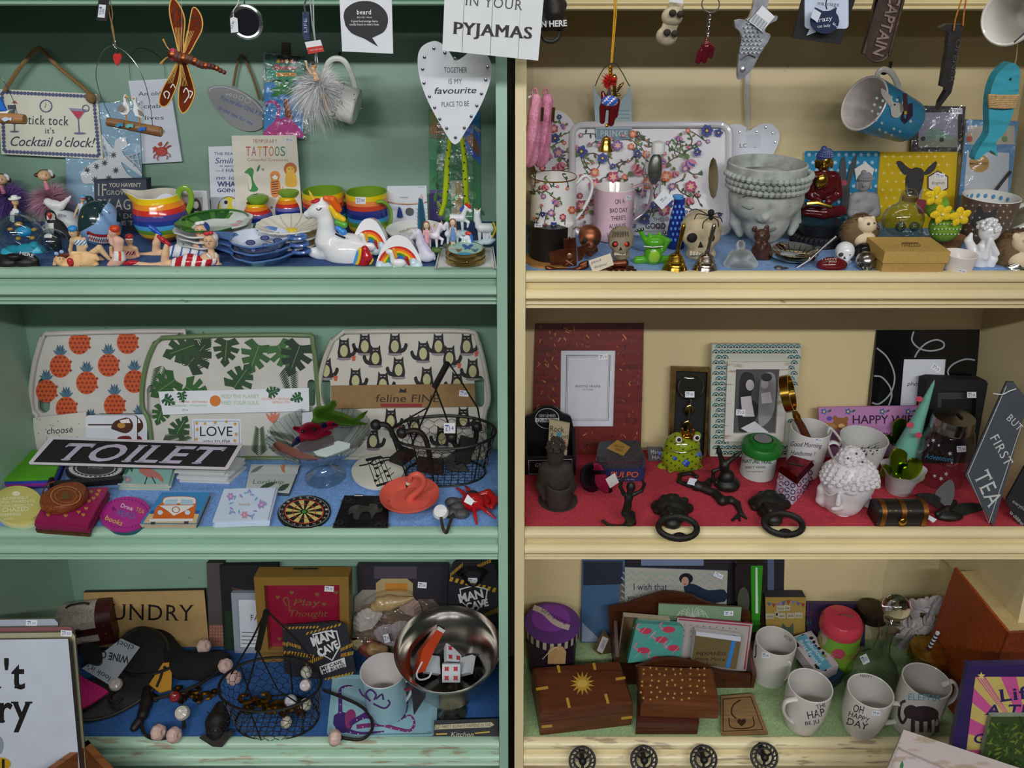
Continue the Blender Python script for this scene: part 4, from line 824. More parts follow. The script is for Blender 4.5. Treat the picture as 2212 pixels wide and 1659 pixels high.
for k in range(4):
 z=ZS[2]+.004+k*.0075;P=flo(468+(k%2)*4-2,534,z);Pc=V3((pix(468+(k%2)*5,530,.09).x,.09,z));r=.047-.001*(k%2)
 t=Thing('leaf_plate','green leaf-patterned scalloped plate in a stack of four, '+['at the bottom','second from the bottom','second from the top','on top'][k],'plate',Pc,'stack of leaf plates');g=G('g:d8dcd8');dish(g,Pc,[(0,.003),(.03,.004),(.042,.009),(r+.004,.0115)],fr=lambda a,z:1+.035*cos(8*a+k));
 if k==3:rcl(g,0,lambda x,y,P:('g:2c5a26' if(int(x/9)+int(y/5))%3 else 'g:4f8038')if P.z>z+.0042 and x<500 else None)
 t.pt('plate',g)
 if k==3:t.pt('leaf_edge',G('g:3a7030').tube(spl([Pc+V3((.045*cos(a),.045*sin(a),.012))for a in[.4+q*.35 for q in range(9)]],3),.0014,6));t.pt('pink_flowers',G('g:c890a4').ell(Pc+V3((.032,-.012,.008)),(.006,.003,.001)).ell(Pc+V3((.034,.0,.009)),(.004,.004,.001)),kind='stuff')
for k in range(3):
 z=ZS[2]+k*.0095;Pc=V3((pix(572,560,.034).x-.001*k,.034,z));sc=1-.03*k;t=Thing('tea_bag_dish','blue glazed teapot-shaped tea bag dish in a stack of three, '+['bottom one','middle one','top one printed with roses'][k],'dish',Pc,'stack of blue tea dishes');g=G('g:5a7cb4');dish(g,Pc,[(0,.002),(.028*sc,.003),(.037*sc,.011),(.042*sc,.014)],n=32,fr=lambda a,z:1+.05*cos(4*a)+.03*cos(8*a));
 if k==2:rcl(g,0,lambda x,y,P:'g:c8d2e2' if(P-Pc).xy.length<.036 and P.z>z+.0018 else None)
 t.pt('bowl',g);t.pt('handle',G('g:4a6cac').tube([Pc+V3((.050+.011*cos(a),.009*sin(a),.013))for a in[q*.5236 for q in range(12)]],.0025,8,closed=True));t.pt('spout',G('g:4a6cac').prism([Pc+V3(v)for v in((-.036,-.012,.012),(-.036,.012,.012),(-.060,.006,.016),(-.062,-.002,.016))],(0,0,.003)))
 if k==2:
  i=ink(t,lvl(z+.0115).hit)
  for x,y,r in((541,524,11),(572,514,10),(600,520,11),(573,530,8),(547,541,7)):i.circ(x,y,r,r*.55,'p:1f2f78',14);i.up();i.ring(x,y,r*.6,r*.35,1.5,'p:8898c8',12);i.ring(x,y,r*.25,r*.15,1,'p:8898c8',8)
  i.text('TEA makes',548,541,605,8,'p:1f2f78',shear=.2);i.text('everything',560,549,600,6,'p:1f2f78',shear=.2)
for cx,yb,lab in((557,497,'rainbow striped ceramic shaker with green top, nearer the blue tea dishes'),(625,482,'rainbow striped ceramic shaker with green top and price sticker, beside the mugs')):
 Y=sit(cx,yb,2).y;t=Thing('salt_shaker',lab,'shaker',sit(cx,yb,2),'rainbow shakers');P=sit(cx,yb,2);ax=pix(cx,yb-30,Y).x;pm=curve_prof([(r*mpp(P),pix(cx,py,Y).z-P.z)for r,py in((24,yb),(31,yb-18),(29,yb-38),(20,yb-54),(19,yb-60))],5)
 bandlathe(g:=G('g:e0b022'),pm,TL((ax,Y,P.z)),[(.1,'g:8a4a2a'),(.2,'g:e0b022'),(.32,'g:6a9a30'),(.42,'g:4aa0d8'),(.55,'g:23388c'),(.66,'g:6a68a8'),(.78,'g:c8342c'),(.9,'g:e88a28'),(1,'g:f2c418')]);t.pt('body',g);g=G('g:7aa83a');turn(g,cx,Y,[(19,yb-60),(23,yb-66),(23,yb-71),(16,yb-75),(0,yb-76)]);t.pt('top',g)
 i=ink(t,on_cyl(ax,Y,.0185));i.sticker(641 if cx>600 else 578,452 if cx>600 else 466,19,13,'£6.50',4)if cx>600 else None
for k in range(3):
 z=ZS[2]+.001+k*.011;Pc=V3((pix(630,512,.078).x+.002*(k%2),.078,z));t=Thing('daisy_dish','white petal-edged daisy dish in a stack of three, '+['bottom one','middle one','top one showing its yellow centre'][k],'dish',Pc,'stack of daisy dishes');g=G('g:dcd8cc');dish(g,Pc,[(0,.004),(.014,.004),(.032,.008),(.042,.014),(.0435,.0142)],n=64,fr=lambda a,z:1+.045*abs(cos(8*a))if z>.005 else 1);t.pt('petals',g)
 if k==2:
  t.pt('centre',G('g:e8c83a').ell(Pc+V3((0,0,.0042)),(.0095,.0095,.0022)));g=G('g:bdb8aa')
  for a in range(16):w=a*pi/8+.2;d=V3((cos(w),sin(w),0));g.tube([Pc+d*.011+V3((0,0,.0048)),Pc+d*.03+V3((0,0,.0086)),Pc+d*.039+V3((0,0,.0138))],.0004,4)
  t.pt('petal_creases',g,kind='stuff')
MB=[('g:e0762a',.1),('g:e8c020',.2),('g:6a9a30',.32),('g:4aa0d8',.42),('g:23388c',.54),('g:3a3a86',.64),('g:c8442c',.76),('g:e88a48',.88),('g:f2c418',1.0)]
t=mug('mug','rainbow striped mug with green inside, behind the unicorn head','mug',702,492,38,412,45,2,'g:e0a020','g:7aa030',[(735,432),(752,436),(757,460),(748,484),(733,490)],[(44,478),(45,440)],3,[(b,a)for a,b in MB],'rainbow mugs','g:7aa83a',7)
t=mug('mug','rainbow striped mug with green inside and a price sticker, handle to the right','mug',795,498,38,414,45,2,'g:e0a020','g:7aa030',[(815,436,-44),(828,436,-44),(842,450,-36),(844,475,-30),(836,494,-28),(824,497,-30)],[(44,484),(45,440)],3,[(b,a)for a,b in MB],'rainbow mugs','g:7aa83a',6);i=ink(t,t.fn);i.sticker(779,433,22,15,'£3.90',2)
Y=D2(.055);t=Thing('unicorn_money_box','large white ceramic unicorn money box with rainbow mane and tail','money box',sit(740,583,2));g=G('g:e6e6ea')
blob(g,Y,[C((664,463,8),(685,455,15),(692,446,14)),C((700,448,14),(704,480,16),(706,520,26)),E(750,543,52,40,40),C((698,545,16),(676,545,9),(695,557,8)),C((720,560,16),(712,572,11)),E(770,560,36,24,34),C((696,440,5),(697,429,3))],res=84,k=9,cut=ZS[2]);t.pt('body',g)
g=G('g:e0b83a');blob(g,Y-.002,[C((677,430,4),(671,419,2.6),(667,411,.8))],res=22);t.pt('horn',g);g=G('g:b8202c');blob(g,Y-.002,[E(682,434,11,5,9,rot=-12)],res=22);t.pt('forelock',g)
for nm,c,pr in(('mane_orange','g:e0601c',[C((703,428,6),(718,432,9),(731,452,8))]),('mane_yellow','g:ecc428',[C((716,448,7),(728,466,8),(742,474,6))]),('mane_green','g:5aa838',[C((730,480,7),(744,486,7))]),('mane_blue','g:3a8ad8',[C((730,492,6),(741,501,8))])):g=G(c);blob(g,Y-.003,pr,res=26);t.pt(nm,g)
for nm,c,pr in(('tail_red','g:b0202a',[C((788,538,8),(792,555,13),(782,578,10))]),('tail_yellow','g:e8c428',[C((780,540,6),(778,558,6),(768,578,5)),C((799,548,4),(803,562,4),(794,580,4))]),('tail_blue','g:4a9ad8',[C((774,544,4),(770,560,4.5),(762,580,3))])):g=G(c);blob(g,Y-.024,pr,res=30,cut=ZS[2]);t.pt(nm,g)
t.pt('coin_slot',G('m:1a1614').tube(wp(Y-.018,[(724,505),(735,510),(746,514)]),.0013,6));t.pt('eyelashes',G('m:2a2a30').tube(spl(wp(Y-.0105,[(683,450),(688,454),(694,449)]),4),.0006,5));t.pt('mouth',G('m:4a3a3a').tube(spl(wp(Y-.0065,[(660,469),(667,473),(674,470)]),4),.0004,5))
for(x0,x1,y0,y1,Y,lab)in((757,840,472,548,D2(.062),'white dome-shaped holder painted with a rainbow and a unicorn, behind'),(811,913,508,583,D2(.018),'white dome-shaped holder painted with a rainbow and a unicorn, in front')):
 cx=(x0+x1)/2;w=(x1-x0)/2;h=y1-y0;t=Thing('egg_cup',lab,'ornament',V3((pix(cx,y1,Y).x,Y,ZS[2])),'rainbow unicorn holders');pl=Pl(V3((pix(cx,y1,Y).x,Y,ZS[2])),(0,-.97,.24));T=lambda u,v:(cx+u*w,y1-v*h)
 dome=[T(-1,0),T(-.97,.2),T(-.82,.5),T(-.62,.75),T(-.4,.92),T(-.15,1),T(.15,.98),T(.4,.88),T(.65,.65),T(.85,.4),T(.97,.15),T(1,0)];gd=sb(pl,sp2(dome,3),.022,'g:e6e6e8');t.pt('dome',gd);i=Ink(pl.hit)
 for k,c in enumerate(('g:c8342c','g:e8772a','g:f0c22a','g:4f9a3a','g:2f7fd0','g:4a2f96')):i.ring(cx-w*.05,y1-h*.08,w*(.86-k*.1),h*(.60-k*.065),w*.1,c,24,8,172)
 t.pt('rainbow',i);g=G('g:c8dcf0');blob(g,Y-.006,[E(*T(-.8,.12),w*.2,h*.14,w*.2),E(*T(-.45,.08),w*.22,h*.13,w*.2),E(*T(-.1,.07),w*.24,h*.12,w*.2),E(*T(.3,.08),w*.24,h*.13,w*.2),E(*T(.6,.16),w*.22,h*.18,w*.2),E(*T(.82,.1),w*.2,h*.14,w*.2)],res=44,k=2,cut=ZS[2]);t.pt('clouds',g)
 g=G('g:e8e8ea');blob(g,Y-.014,[E(*T(0,.2),w*.3,h*.12,w*.16),C(T(-.25,.25)+(w*.12,),T(-.32,.5)+(w*.1,)),E(*T(-.42,.52),w*.15,h*.075,w*.1),C(T(.1,.14)+(w*.1,),T(-.2,.1)+(w*.07,))],res=36,k=2);t.pt('unicorn',g);g=G('g:e8a030');blob(g,Y-.016,[C(T(-.22,.58)+(w*.08,),T(-.12,.38)+(w*.07,))],res=20);t.pt('mane',g);g=G('g:a82a24');blob(g,Y-.016,[C(T(.3,.34)+(w*.09,),T(.42,.15)+(w*.05,))],res=20);t.pt('tail',g)
pl=sdg(880,497,2,8);t=bo('bracelet_card','white card with a beaded bracelet, blue tassel and shiny round charm','jewellery',pl,[(836,402),(921,401),(925,492),(838,492)],.0012,'p:d4d8e0');i=ink(t);i.text('Chase your dreams',864,428,882,4,'p:5a6a8a');i.text('modern',903,405,916,2.5,'p:5a6a8a')
g=G('M:a87a5a')
for k in range(26):x=839+k*3.3;g.ell(pl.hit(x,436+5*sin((x-838)/84*3.14),.002),.0011,n=6)
t.pt('beads',g,kind='stuff');t.pt('tassel',G('f:2c3f86').lathe([(.0045,0),(.003,.008),(.0012,.014)],TL(pl.hit(864,468,.003)),10));t.pt('charm',G('x:cdd0d6').lathe([(0,.0),(.006,.0),(.006,.001),(0,.0012)],TL(pl.hit(885,457,.002))@Matrix.Rotation(R(90),4,'X'),20))
P=sit(898,520,2);g=G('g:dcdcda');dish(g,P,[(0,.003),(.028,.004),(.039,.016),(.041,.0185)]);t=Thing('trinket_dish','round white dish with gold handwriting behind the fairy unicorns','dish',P);t.main=t.pt('dish',g);i=ink(t,lvl(P.z+.009).hit);i.text('wanderlust',862,503,900,6,'p:a8843c',y1=492,shear=.3)
Y=D2(.07);t=Thing('mermaid_tail_figure','blue scaled tail ornament with a pink tip standing upright','ornament',V3((pix(912,515,Y).x,Y,ZS[2])));g=G('x:5a9cc8');turn(g,911,Y,[(12,535),(10,500),(8,460),(6,440),(4,428)],n=18);t.pt('tail',g);g=G('s:c8a09a');turn(g,910,Y,[(4.2,428),(2.5,424),(.3,418)],n=12);t.pt('tip',g)
g=G('m:2a4a6a')
for k in range(7):
 for q in range(5):x=901+k*.25+q*5;g.tube(wp(Y-.0055+abs(q-2)*.001,[(x-2.5,450+k*8+(q%2)*4),(x,454+k*8+(q%2)*4),(x+2.5,450+k*8+(q%2)*4)]),.00025,4)
t.pt('scales',g,kind='stuff')
def pony(label,Y,body,hair,base=None,bodyc='s:e2e4ea',hairc='g:c8342c',horn=None,extra=()):
 f=body[0];fx=f[1]if f[0]=='e' else f[1][0][0];fy=f[2]if f[0]=='e' else f[1][0][1]
 t=Thing('unicorn_figure',label,'figurine',V3((pix(fx,fy,Y).x,Y,ZS[2])));g=G(bodyc);blob(g,Y,body,res=60,k=2.5,cut=ZS[2]);t.pt('body',g)
 g=G(hairc);blob(g,Y-.001,hair,res=30,k=1.5);t.pt('mane',g)
 if horn:g=G('g:c89a3a');blob(g,Y-.001,[C(*horn)],res=16);t.pt('horn',g)
 if base:g=G(base[0]);blob(g,Y+.002,base[1],res=34,k=2,cut=ZS[2]);t.pt('base',g)
 for nm,m,pr in extra:g=G(m);blob(g,Y-.003,pr,res=34,k=1.5);t.pt(nm,g)
 return t
def horse(x,y,s,head=1):return[C((x-14*s,y,8*s),(x+8*s,y+1,8*s)),C((x+10*s*head,y-4,6*s),(x+16*s*head,y-22*s,5*s)),C((x+17*s*head,y-24*s,5*s),(x+26*s*head,y-14*s,3.5*s)),C((x+8*s,y+4,4*s),(x+9*s,y+26*s,2.6*s)),C((x-12*s,y+4,5*s),(x-14*s,y+26*s,2.6*s)),C((x+12*s,y+4,4*s),(x+22*s,y+10*s,3*s),(x+20*s,y+20*s,2.4*s)),C((x-8*s,y+4,4*s,5),(x-6*s,y+26*s,2.4*s,5))]
pony('white unicorn figure rearing with a red forelock, at the back of the group',D2(.085),horse(990,470,1.0),[C((1008,442,4),(1014,447,4)),],('s:c8dcec',[E(995,505,22,8,14)]),horn=[(1012,444,2),(1014,434,.8)],extra=[('tail','g:3a8a2a',[C((970,468,2.5),(966,478,2.5),(968,486,1.5))]),('neck_mane','g:3a50b8',[C((995,455,3),(1000,447,3))])])
t=pony('white unicorn figure standing with a red heart-shaped forelock on a cloud base',D2(.075),[C((1040,492,10),(1060,492,10)),C((1034,488,8),(1031,466,6)),C((1031,460,7),(1028,476,5)),C((1036,498,4.5),(1036,522,3)),C((1046,500,4.5,4),(1046,520,3,4)),C((1062,498,5),(1060,518,3)),C((1056,498,4.5,6),(1053,514,3,6)),C((1026,455,2),(1025,450,1)),C((1036,455,2),(1038,450,1))],[E(1031,461,6,5,5)],('s:c8dcec',[E(1030,526,16,6,10),E(1050,522,16,6,10),E(1062,518,9,5,8)]),horn=[(1031,456,2),(1030,449,.8)],extra=[('tail','g:d8c030',[C((1066,482,3),(1071,495,3),(1064,512,2))]),('tail_stripe','g:2f7a2a',[C((1065,482,2.5),(1067,494,2.5),(1062,506,2))])])
t=pony('small unicorn head with a rainbow mane lying by the compact mirror',D2(.055),[C((1001,518,4),(1010,512,6)),C((1012,516,6),(1016,528,8))],[C((1009,504,4),(1015,505,4))],horn=[(1007,506,1.4),(1003,503,.6)],extra=[('neck_mane','g:2f6fc8',[C((1018,508,2.5),(1020,522,2.5))])])
def girl(t,Y,hx,hy,dress,hair):
 g=G('m:ecc8ae');blob(g,Y-.004,[E(hx,hy,6,7),C((hx,hy+7,2),(hx,hy+12,3)),C((hx-5,hy+12,2.2),(hx-6,hy+20,2),(hx,hy+24,1.8)),C((hx+5,hy+12,2.2),(hx+6,hy+20,2),(hx+1,hy+25,1.8)),C((hx-1,hy+34,3),(hx-2,hy+48,2)),C((hx+3,hy+34,3,2),(hx+3,hy+46,2))],res=44,k=1.5);t.pt('girl',g);g=G(dress);blob(g,Y-.004,[C((hx,hy+13,4.5),(hx+1,hy+25,5.5),(hx+1,hy+35,6.5))],res=26);t.pt('dress',g);g=G(hair);blob(g,Y-.002,[E(hx,hy-3,7,6,6.5),C((hx-5,hy,2.5),(hx-7,hy+12,2)),C((hx+5,hy,2.5),(hx+6,hy+12,2))],res=28);t.pt('hair',g);face(t,Y-.0085,hx,hy,5)
t=pony('fairy in a pink dress riding a small white unicorn',D2(.05),horse(935,508,.95),[C((931,490,3),(936,500,3))],('m:5a7a3a',[E(940,540,14,6,10)]),hairc='s:e2c4d0',bodyc='s:e6dee6',horn=[(938,488,1.8),(939,482,.7)]);girl(t,.031,921,487,'s:e8a8b4','s:9a5a34')
t=pony('fairy in a blue dress riding a small white unicorn with a curled tail',D2(.052),horse(980,505,.9,-1),[C((964,486,3),(972,497,3.5))],('m:4a5a3a',[E(972,530,16,6,10)]),hairc='s:a8c4e8',bodyc='s:d8e0ec',horn=[(955,482,1.8),(953,476,.7)]);girl(t,.032,978,481,'s:6f9ad0','s:8a6240')
t=Thing('unicorn_figure','pearly unicorn bust with its neck arched to the left','figurine',sit(922,562,2));g=G('v:d6d4e2');blob(g,.024,[C((887,515,3.5),(898,505,5.5),(903,500,6)),C((905,505,7),(908,525,9),(918,545,13)),E(922,553,19,13,14),C((893,500,2),(889,493,1))],res=56,k=4,cut=ZS[2]);t.pt('bust',g);g=G('v:c4bcd8');blob(g,.022,[C((908,500,3),(914,520,4),(926,540,5),(938,558,4))],res=34);t.pt('mane',g)
z=ZS[2];pl=lvl(z+.006);t=Thing('square_dish','square white ceramic dish with a thin dark border','dish',sit(1006,560,2));o=[(950,533),(1066,533),(1073,580),(939,580)];g=G('g:dedcda');W4=[pl.hit(*p)for p in o];cW=sum(W4,V3())/4;inn=[cW+(p-cW)*.86+V3((0,0,-.003))for p in W4];bot=[cW+(p-cW)*.8+V3((0,0,-.006))for p in W4]
g.add(W4+inn,[(k,4+k,4+(k+1)%4,(k+1)%4)for k in range(4)]);g.add(inn,[(3,2,1,0)]);g.add(W4+bot,[(k,(k+1)%4,4+(k+1)%4,4+k)for k in range(4)]);g.add(bot,[(0,1,2,3)]);t.pt('dish',g)
g=G('m:2a2a2a');q=[cW+(p-cW)*.95+V3((0,0,.0001-.001))for p in W4];g.tube(q,.0005,4,closed=True);t.pt('border_line',g)
P=flo(1006,565,z+.0033);t=Thing('compact_mirror','round brass compact mirror with butterflies on its lid, lying in the square dish','compact mirror',P);r=43*mpp(P);M=TL(P);t.pt('base',G('M:a8905a').lathe([(r*.9,0),(r,.002),(r,.0075),(r*.97,.0085),(0,.0085)],M,40));Ml=TL(P+V3((0,0,.0095)))@Matrix.Rotation(R(3),4,'X');ld=t.pt('lid',G('M:a8905a').lathe([(0,0),(r*.97,0),(r,.002),(r,.0065),(r*.9,.0095),(r*.86,.0095),(r*.85,.009),(0,.009)],Ml,40))
pt=Pl(P+V3((0,0,.0188)),Ml.to_3x3()@V3((0,0,1)));t.pt('picture',G('p:9ac0b4').lathe([(0,.0092),(r*.85,.0092)],Ml,40),parent=ld);i=Ink(pt.hit,base=.0004)
for x,y,s_,c in((1010,534,14,'p:2f5a9a'),(991,541,8,'p:8a5a44'),(1026,541,9,'p:5a7a84')):i.leaf(x,y,s_,s_*.5,25,c);i.leaf(x,y,s_,s_*.5,155,c);i.leaf(x,y,s_*.6,s_*.3,-30,c);i.leaf(x,y,s_*.6,s_*.3,210,c);i.line([(x,y-3),(x,y+3)],1,'p:1a1a20')
i.circ(1003,548,16,3,'p:3f8fb4');i.circ(978,536,7,2.5,'p:b8b49a');t.pt('butterflies',i,parent=ld);t.pt('clasp',G('M:8a7442').ell(P+V3((.003,-r-.001,.008)),(.002,.0015,.0025)))
flush()
# ================================================================ cream bookcase, hanging things
ZS[2]-=.0051
def thg(n,l,c,O,g=None):return Thing(n,l,c,O,g)
def bl(t,name,mat,Y,prims,res=40,k=2.0,cut=None,paint=None,parent=None,label=None):
 g=G(mat);blob(g,Y,prims,res=res,k=k,cut=cut)
 if paint:rcl(g,0,paint)
 return t.pt(name,g,parent=parent,label=label)
def gb(t,name,mat,prims,res=40,k=2.0,sh=3,paint=None,dz=0,parent=None):
 g=G(mat);blob(g,0,prims,res=res,k=k,gz=ZS[sh]+dz)
 if paint:rcl(g,0,paint)
 return t.pt(name,g,parent=parent)
def stk(t,fn,x,y,w=20,h=13,txt='£4.90',rot=0,parent=None):i=ink(t,fn,'price_sticker',parent);i.sticker(x,y,w,h,txt,rot);return i
t=thg('bottle_opener','black cast iron bottle opener reading HERE beside the pyjamas sign','bottle opener',pix(1198,92,-.02));pl=upr(1200,66,-.04)
bl(t,'body','i:241f1e',-.02,[C((1195,0,22),(1198,25,24)),E(1195,10,30,20,14),C((1172,52,14),(1212,50,14)),C((1180,60,8),(1215,56,9))],44,5);wire(t,'loop',-.022,[(1170,72),(1176,86),(1192,90),(1206,82),(1210,68)],5,'i:241f1e',8)
i=Ink(lambda x,y,o=0:pix(x,y,-.034-o));i.text('OPEN HERE',1138,60,1225,13,'p:d8d8d6',y1=56,bold=.03);t.pt('lettering',i)
for k,(o,c)in enumerate(((0,'f:d890a8'),(24,'f:d488a4'))):
 t=thg('pink_purse','pink zipped fabric purse '+('nearest the upright of the cream bookcase' if k==0 else 'hanging just right of the other purse'),'purse',pix(1150+o,370,.05),'pink purses');bl(t,'pouch',c,.05+k*.02,[C((1158+o,215,12),(1156+o,250,15),(1150+o,300,17),(1142+o,352,11)),E(1150+o,330,15,30,12)],44,6);wire(t,'zip',.05+k*.02-.0128,[(1170+o,218),(1164+o,270),(1152+o,330),(1144+o,360)],1.6,'m:b86a84');wire(t,'strap',.05+k*.02,[(1152+o,210),(1150+o,196),(1158+o,192),(1162+o,206)],2.2,c)
 t.pt('zip_pull',G('M:a88a6a').tube(wp(.05+k*.02-.015,[(1172+o,232),(1170+o,262)]),.002,6,flat=.5))
t.pt('clear_tag',sb(upr(1150,210,.045),[(1136,120),(1152,120),(1152,230),(1142,230)],.0005,'wrap'))
Y=-.02;t=thg('elephant_charm','painted elephant charm with red pompom and brass bell on a yellow cord','ornament',pix(1314,328,Y));wire(t,'cord',Y,[(1327,-10),(1327,30),(1320,135)],1.6,'f:d8a020',sm=0);wire(t,'cord',Y+.002,[(1331,-10),(1331,30),(1322,135)],1.6,'f:d8a020',sm=0)
g=G('M:d8a030')
for y in(145,152,159,165):g.ell(pix(1319,y,Y),.0025,n=8)
g.ell(pix(1311,271,Y),.0024,n=8);t.pt('beads',g,kind='stuff');t.pt('pompom',fluff(G('f:d0241e'),pix(1316,176,Y),.004,260,.007,'f:d0241e',.0006,0,1),kind='stuff');t.pt('silver_beads',G('M:c4c8d0').tube(wp(Y,[(1316,190),(1316,206)]),[.0022,.003],8))
bl(t,'elephant','g:5c1218',Y,[E(1316,222,19,16,14),C((1302,232,8),(1301,262,6)),C((1325,235,10),(1320,266,7)),C((1332,220,8),(1330,250,5)),C((1304,210,7),(1302,200,4))],44,3);bl(t,'blanket','g:2f62b4',Y-.002,[E(1317,219,18.5,13,13)],30,paint=lambda x,y,P:'g:2f7a3a' if y>229 else('g:e8c8c8' if(int(x/4)+int(y/4))%4==0 else None))
g=G('M:c09a4a');turn(g,1309,Y,[(17,326),(14,321),(11,308),(9,300),(5,296),(1,294)],n=24);t.pt('bell',g)
pl=wallp(.042);t=bo('metal_plaque','blue grey metal PRINCE plaque with a crown-shaped top and brass fleur-de-lis','sign',pl,[(1281,182),(1291,205),(1324,232),(1352,205),(1363,180),(1366,300),(1288,305)],.002,'s:8fa6ae','s:4a5a60','plaque');i=ink(t)
i.rect(1289,278,1364,301,'p:6d8390');i.up();i.text('PRINCE',1297,295,1356,13,'p:b8c4c8',serif=True);i.line([(1290,272),(1364,272)],4,'p:b4ae9c')
for k in range(5):i.text('private letters',1336,240+k*8,1360,3,'p:55707a',shear=.3)
wire(t,'hanging_wire',wallp(.044),[(1286,186),(1292,170),(1303,150),(1316,138),(1330,138),(1346,160),(1352,172),(1360,186)],1,'m:3a3028');bl(t,'fleur_de_lis','M:a88a4a',pl.hit(1328,200).y-.004,[E(1327,172,6,12,4),C((1320,196,3),(1310,186,3.5),(1306,178,2.4)),C((1334,196,3),(1340,186,3.5),(1346,180,2.4)),C((1327,175,4),(1328,206,4)),C((1318,206,3),(1338,205,3))],44,2)
def skull(t,Y,cx,cy,s,mat,dark='m:1a140f',rot=0,cutz=None,teeth='m:d8ccb0',jaw=True,eye=None,name='cranium'):
 pr=[E(cx,cy-.1*s,.5*s,.48*s,.55*s,dy=.12*s),E(cx-.02*s,cy+.3*s,.3*s,.26*s,.3*s,dy=-.18*s),C((cx-.32*s,cy+.12*s,.13*s,-.2*s),(cx+.3*s,cy+.12*s,.13*s,-.2*s))]
 if jaw:pr+=[C((cx-.24*s,cy+.5*s,.13*s,-.1*s),(cx,cy+.62*s,.15*s,-.22*s),(cx+.24*s,cy+.5*s,.13*s,-.1*s))]
 b=bl(t,name,mat,Y,pr,52,.12*s,cutz);m=mpp(pix(cx,cy,Y));g=G(dark)
 for q in(-1,1):g.ell(pix(cx+q*.21*s,cy+.1*s,Y-.36*s*m),(.135*s*m,.07*s*m,.12*s*m),n=14)
 t.pt('eye_sockets',g,kind='stuff')
 if eye:
  g=G(eye)
  for q in(-1,1):g.ell(pix(cx+q*.21*s,cy+.1*s,Y-.42*s*m),.075*s*m,n=10)
  t.pt('eyes',g,kind='stuff')
 t.pt('nose_hole',G(dark).prism([pix(cx,cy+.2*s,Y-.47*s*m),pix(cx-.07*s,cy+.34*s,Y-.47*s*m),pix(cx+.07*s,cy+.34*s,Y-.47*s*m)],(0,.08*s*m,0)))
 g=G(teeth)
 for k in range(6):x=cx+(k-2.5)*.075*s;yy=Y-(.47-.02*abs(k-2.5))*s*m;g.box((pix(x-.03*s,cy,yy).x,yy,pix(cx,cy+.53*s,yy).z),(pix(x+.03*s,cy,yy).x,yy+.1*s*m,pix(cx,cy+.44*s,yy).z))
 t.pt('teeth',g,kind='stuff');return t
t=thg('skull_charm','string of two small bone-coloured skulls hanging upside down','ornament',pix(1445,105,-.02))
for cx,cy in((1440,72),(1452,30)):
 b=bl(t,'skull','t:b9ab90',-.02,[E(cx,cy+6,23,22,22),E(cx+6,cy-12,16,12,15),C((cx-4,cy-20,5),(cx+20,cy-18,5))],40,5);g=G('m:2a211a')
 for dx in(1,18):g.ell(pix(cx+dx,cy-2+dx*.15,-.02-.0145),(.0042,.003,.0036))
 t.pt('eye_sockets',g,parent=b,kind='stuff')
t.pt('price_tag',sb(upr(1460,8,-.035),[(1444,-10),(1474,-10),(1476,8),(1446,4)],.0006,'p:dfe2ea'))
t=thg('key_ring','dark red lacquered elephant key ring on a silver chain','key ring',pix(1521,140,-.02));wire(t,'ring',-.02,[(1535+19*cos(a),9+18*sin(a))for a in[k*.5236 for k in range(12)]],1.4,'M:c4c4c8',closed=True,sm=3)
g=G('M:b4b4b8')
for k in range(7):g.tube([pix(1533-k*.8+3.2*cos(a)*(1 if k%2 else .3),31+k*7.5+4.5*sin(a),-.02+(.0015*cos(a)if k%2==0 else 0))for a in[q*.785 for q in range(8)]],.0006,5,closed=True)
t.pt('chain',g,kind='stuff');bl(t,'elephant','g:5a0f1c',-.02,[E(1526,102,12,14,12),C((1516,110,8),(1508,132,7)),C((1524,115,8),(1522,132,6)),C((1535,105,9),(1536,122,5)),C((1526,92,5),(1526,82,3))],40,3)
pl=upr(1620,168,-.03);o=sp2([(1634,-8),(1660,-8),(1656,30),(1660,42),(1679,34),(1677,44),(1662,52),(1652,68),(1665,78),(1640,120),(1626,148),(1615,160),(1603,170),(1594,168),(1596,120),(1602,75),(1590,60),(1588,46),(1600,42),(1616,42),(1626,20)],3,True)
t=thg('fish_opener','silver metal fish-shaped bottle opener with a barcode tag','bottle opener',pl.hit(1604,170));t.pt('fish',sb(pl,o,.007,'N:b8bcc4'));g=G('N:d0d4da')
for r in range(9):
 for c_ in range(5):x=1608+c_*9+(r%2)*4.5-r*.8+max(0,4-r)*1.5;y=40+r*9;g.tube([pl.hit(x-4,y,.0008),pl.hit(x,y+4,.0012),pl.hit(x+4,y,.0008)],.0007,4)
t.pt('scales',g,kind='stuff');t.pt('eye',G('N:e0e0e4').ell(pl.hit(1605,150,.001),(.003,.0015,.003)));t.pt('gill',G('N:7d8088').tube(spl([pl.hit(*p,.001)for p in((1600,128),(1616,118),(1632,124))],4),.0008,5));p2=Pl(pl.P+pl.n*.004,pl.n);tg=t.pt('barcode_tag',sb(p2,[(1647,12),(1674,36),(1646,68),(1618,46)],.0006,'p:e2e4ea'));i=ink(t,on(p2),parent=tg)
for k in range(14):x,y=1633+k*1.9,29+k*1.5;i.line([(x,y),(x-12,y+17)],[.6,1.2,.8][k%3],'p:22242a')
pl=wallp(.01);hp=sp2([(1618,282),(1612,275),(1596,268),(1578,270),(1567,280),(1566,300),(1575,330),(1590,352),(1650,352),(1672,330),(1684,300),(1680,280),(1664,267),(1644,268),(1628,276)],3,True)
t=bo('heart_sign','small white heart sign on a grey ribbon behind the stone planter','sign',pl,hp,.005,'p:d4d8e2',pname='heart');i=ink(t);i.text('LOVE',1598,319,1634,9,'p:5a5c64');i.rect(1613,290,1643,318,'p:c8ccd6');g=G('M:aab0bc')
for x,y in((1577,279),(1598,285),(1634,284),(1654,275),(1669,287),(1674,307)):g.ell(pl.hit(x,y,.0006),.0018,n=6)
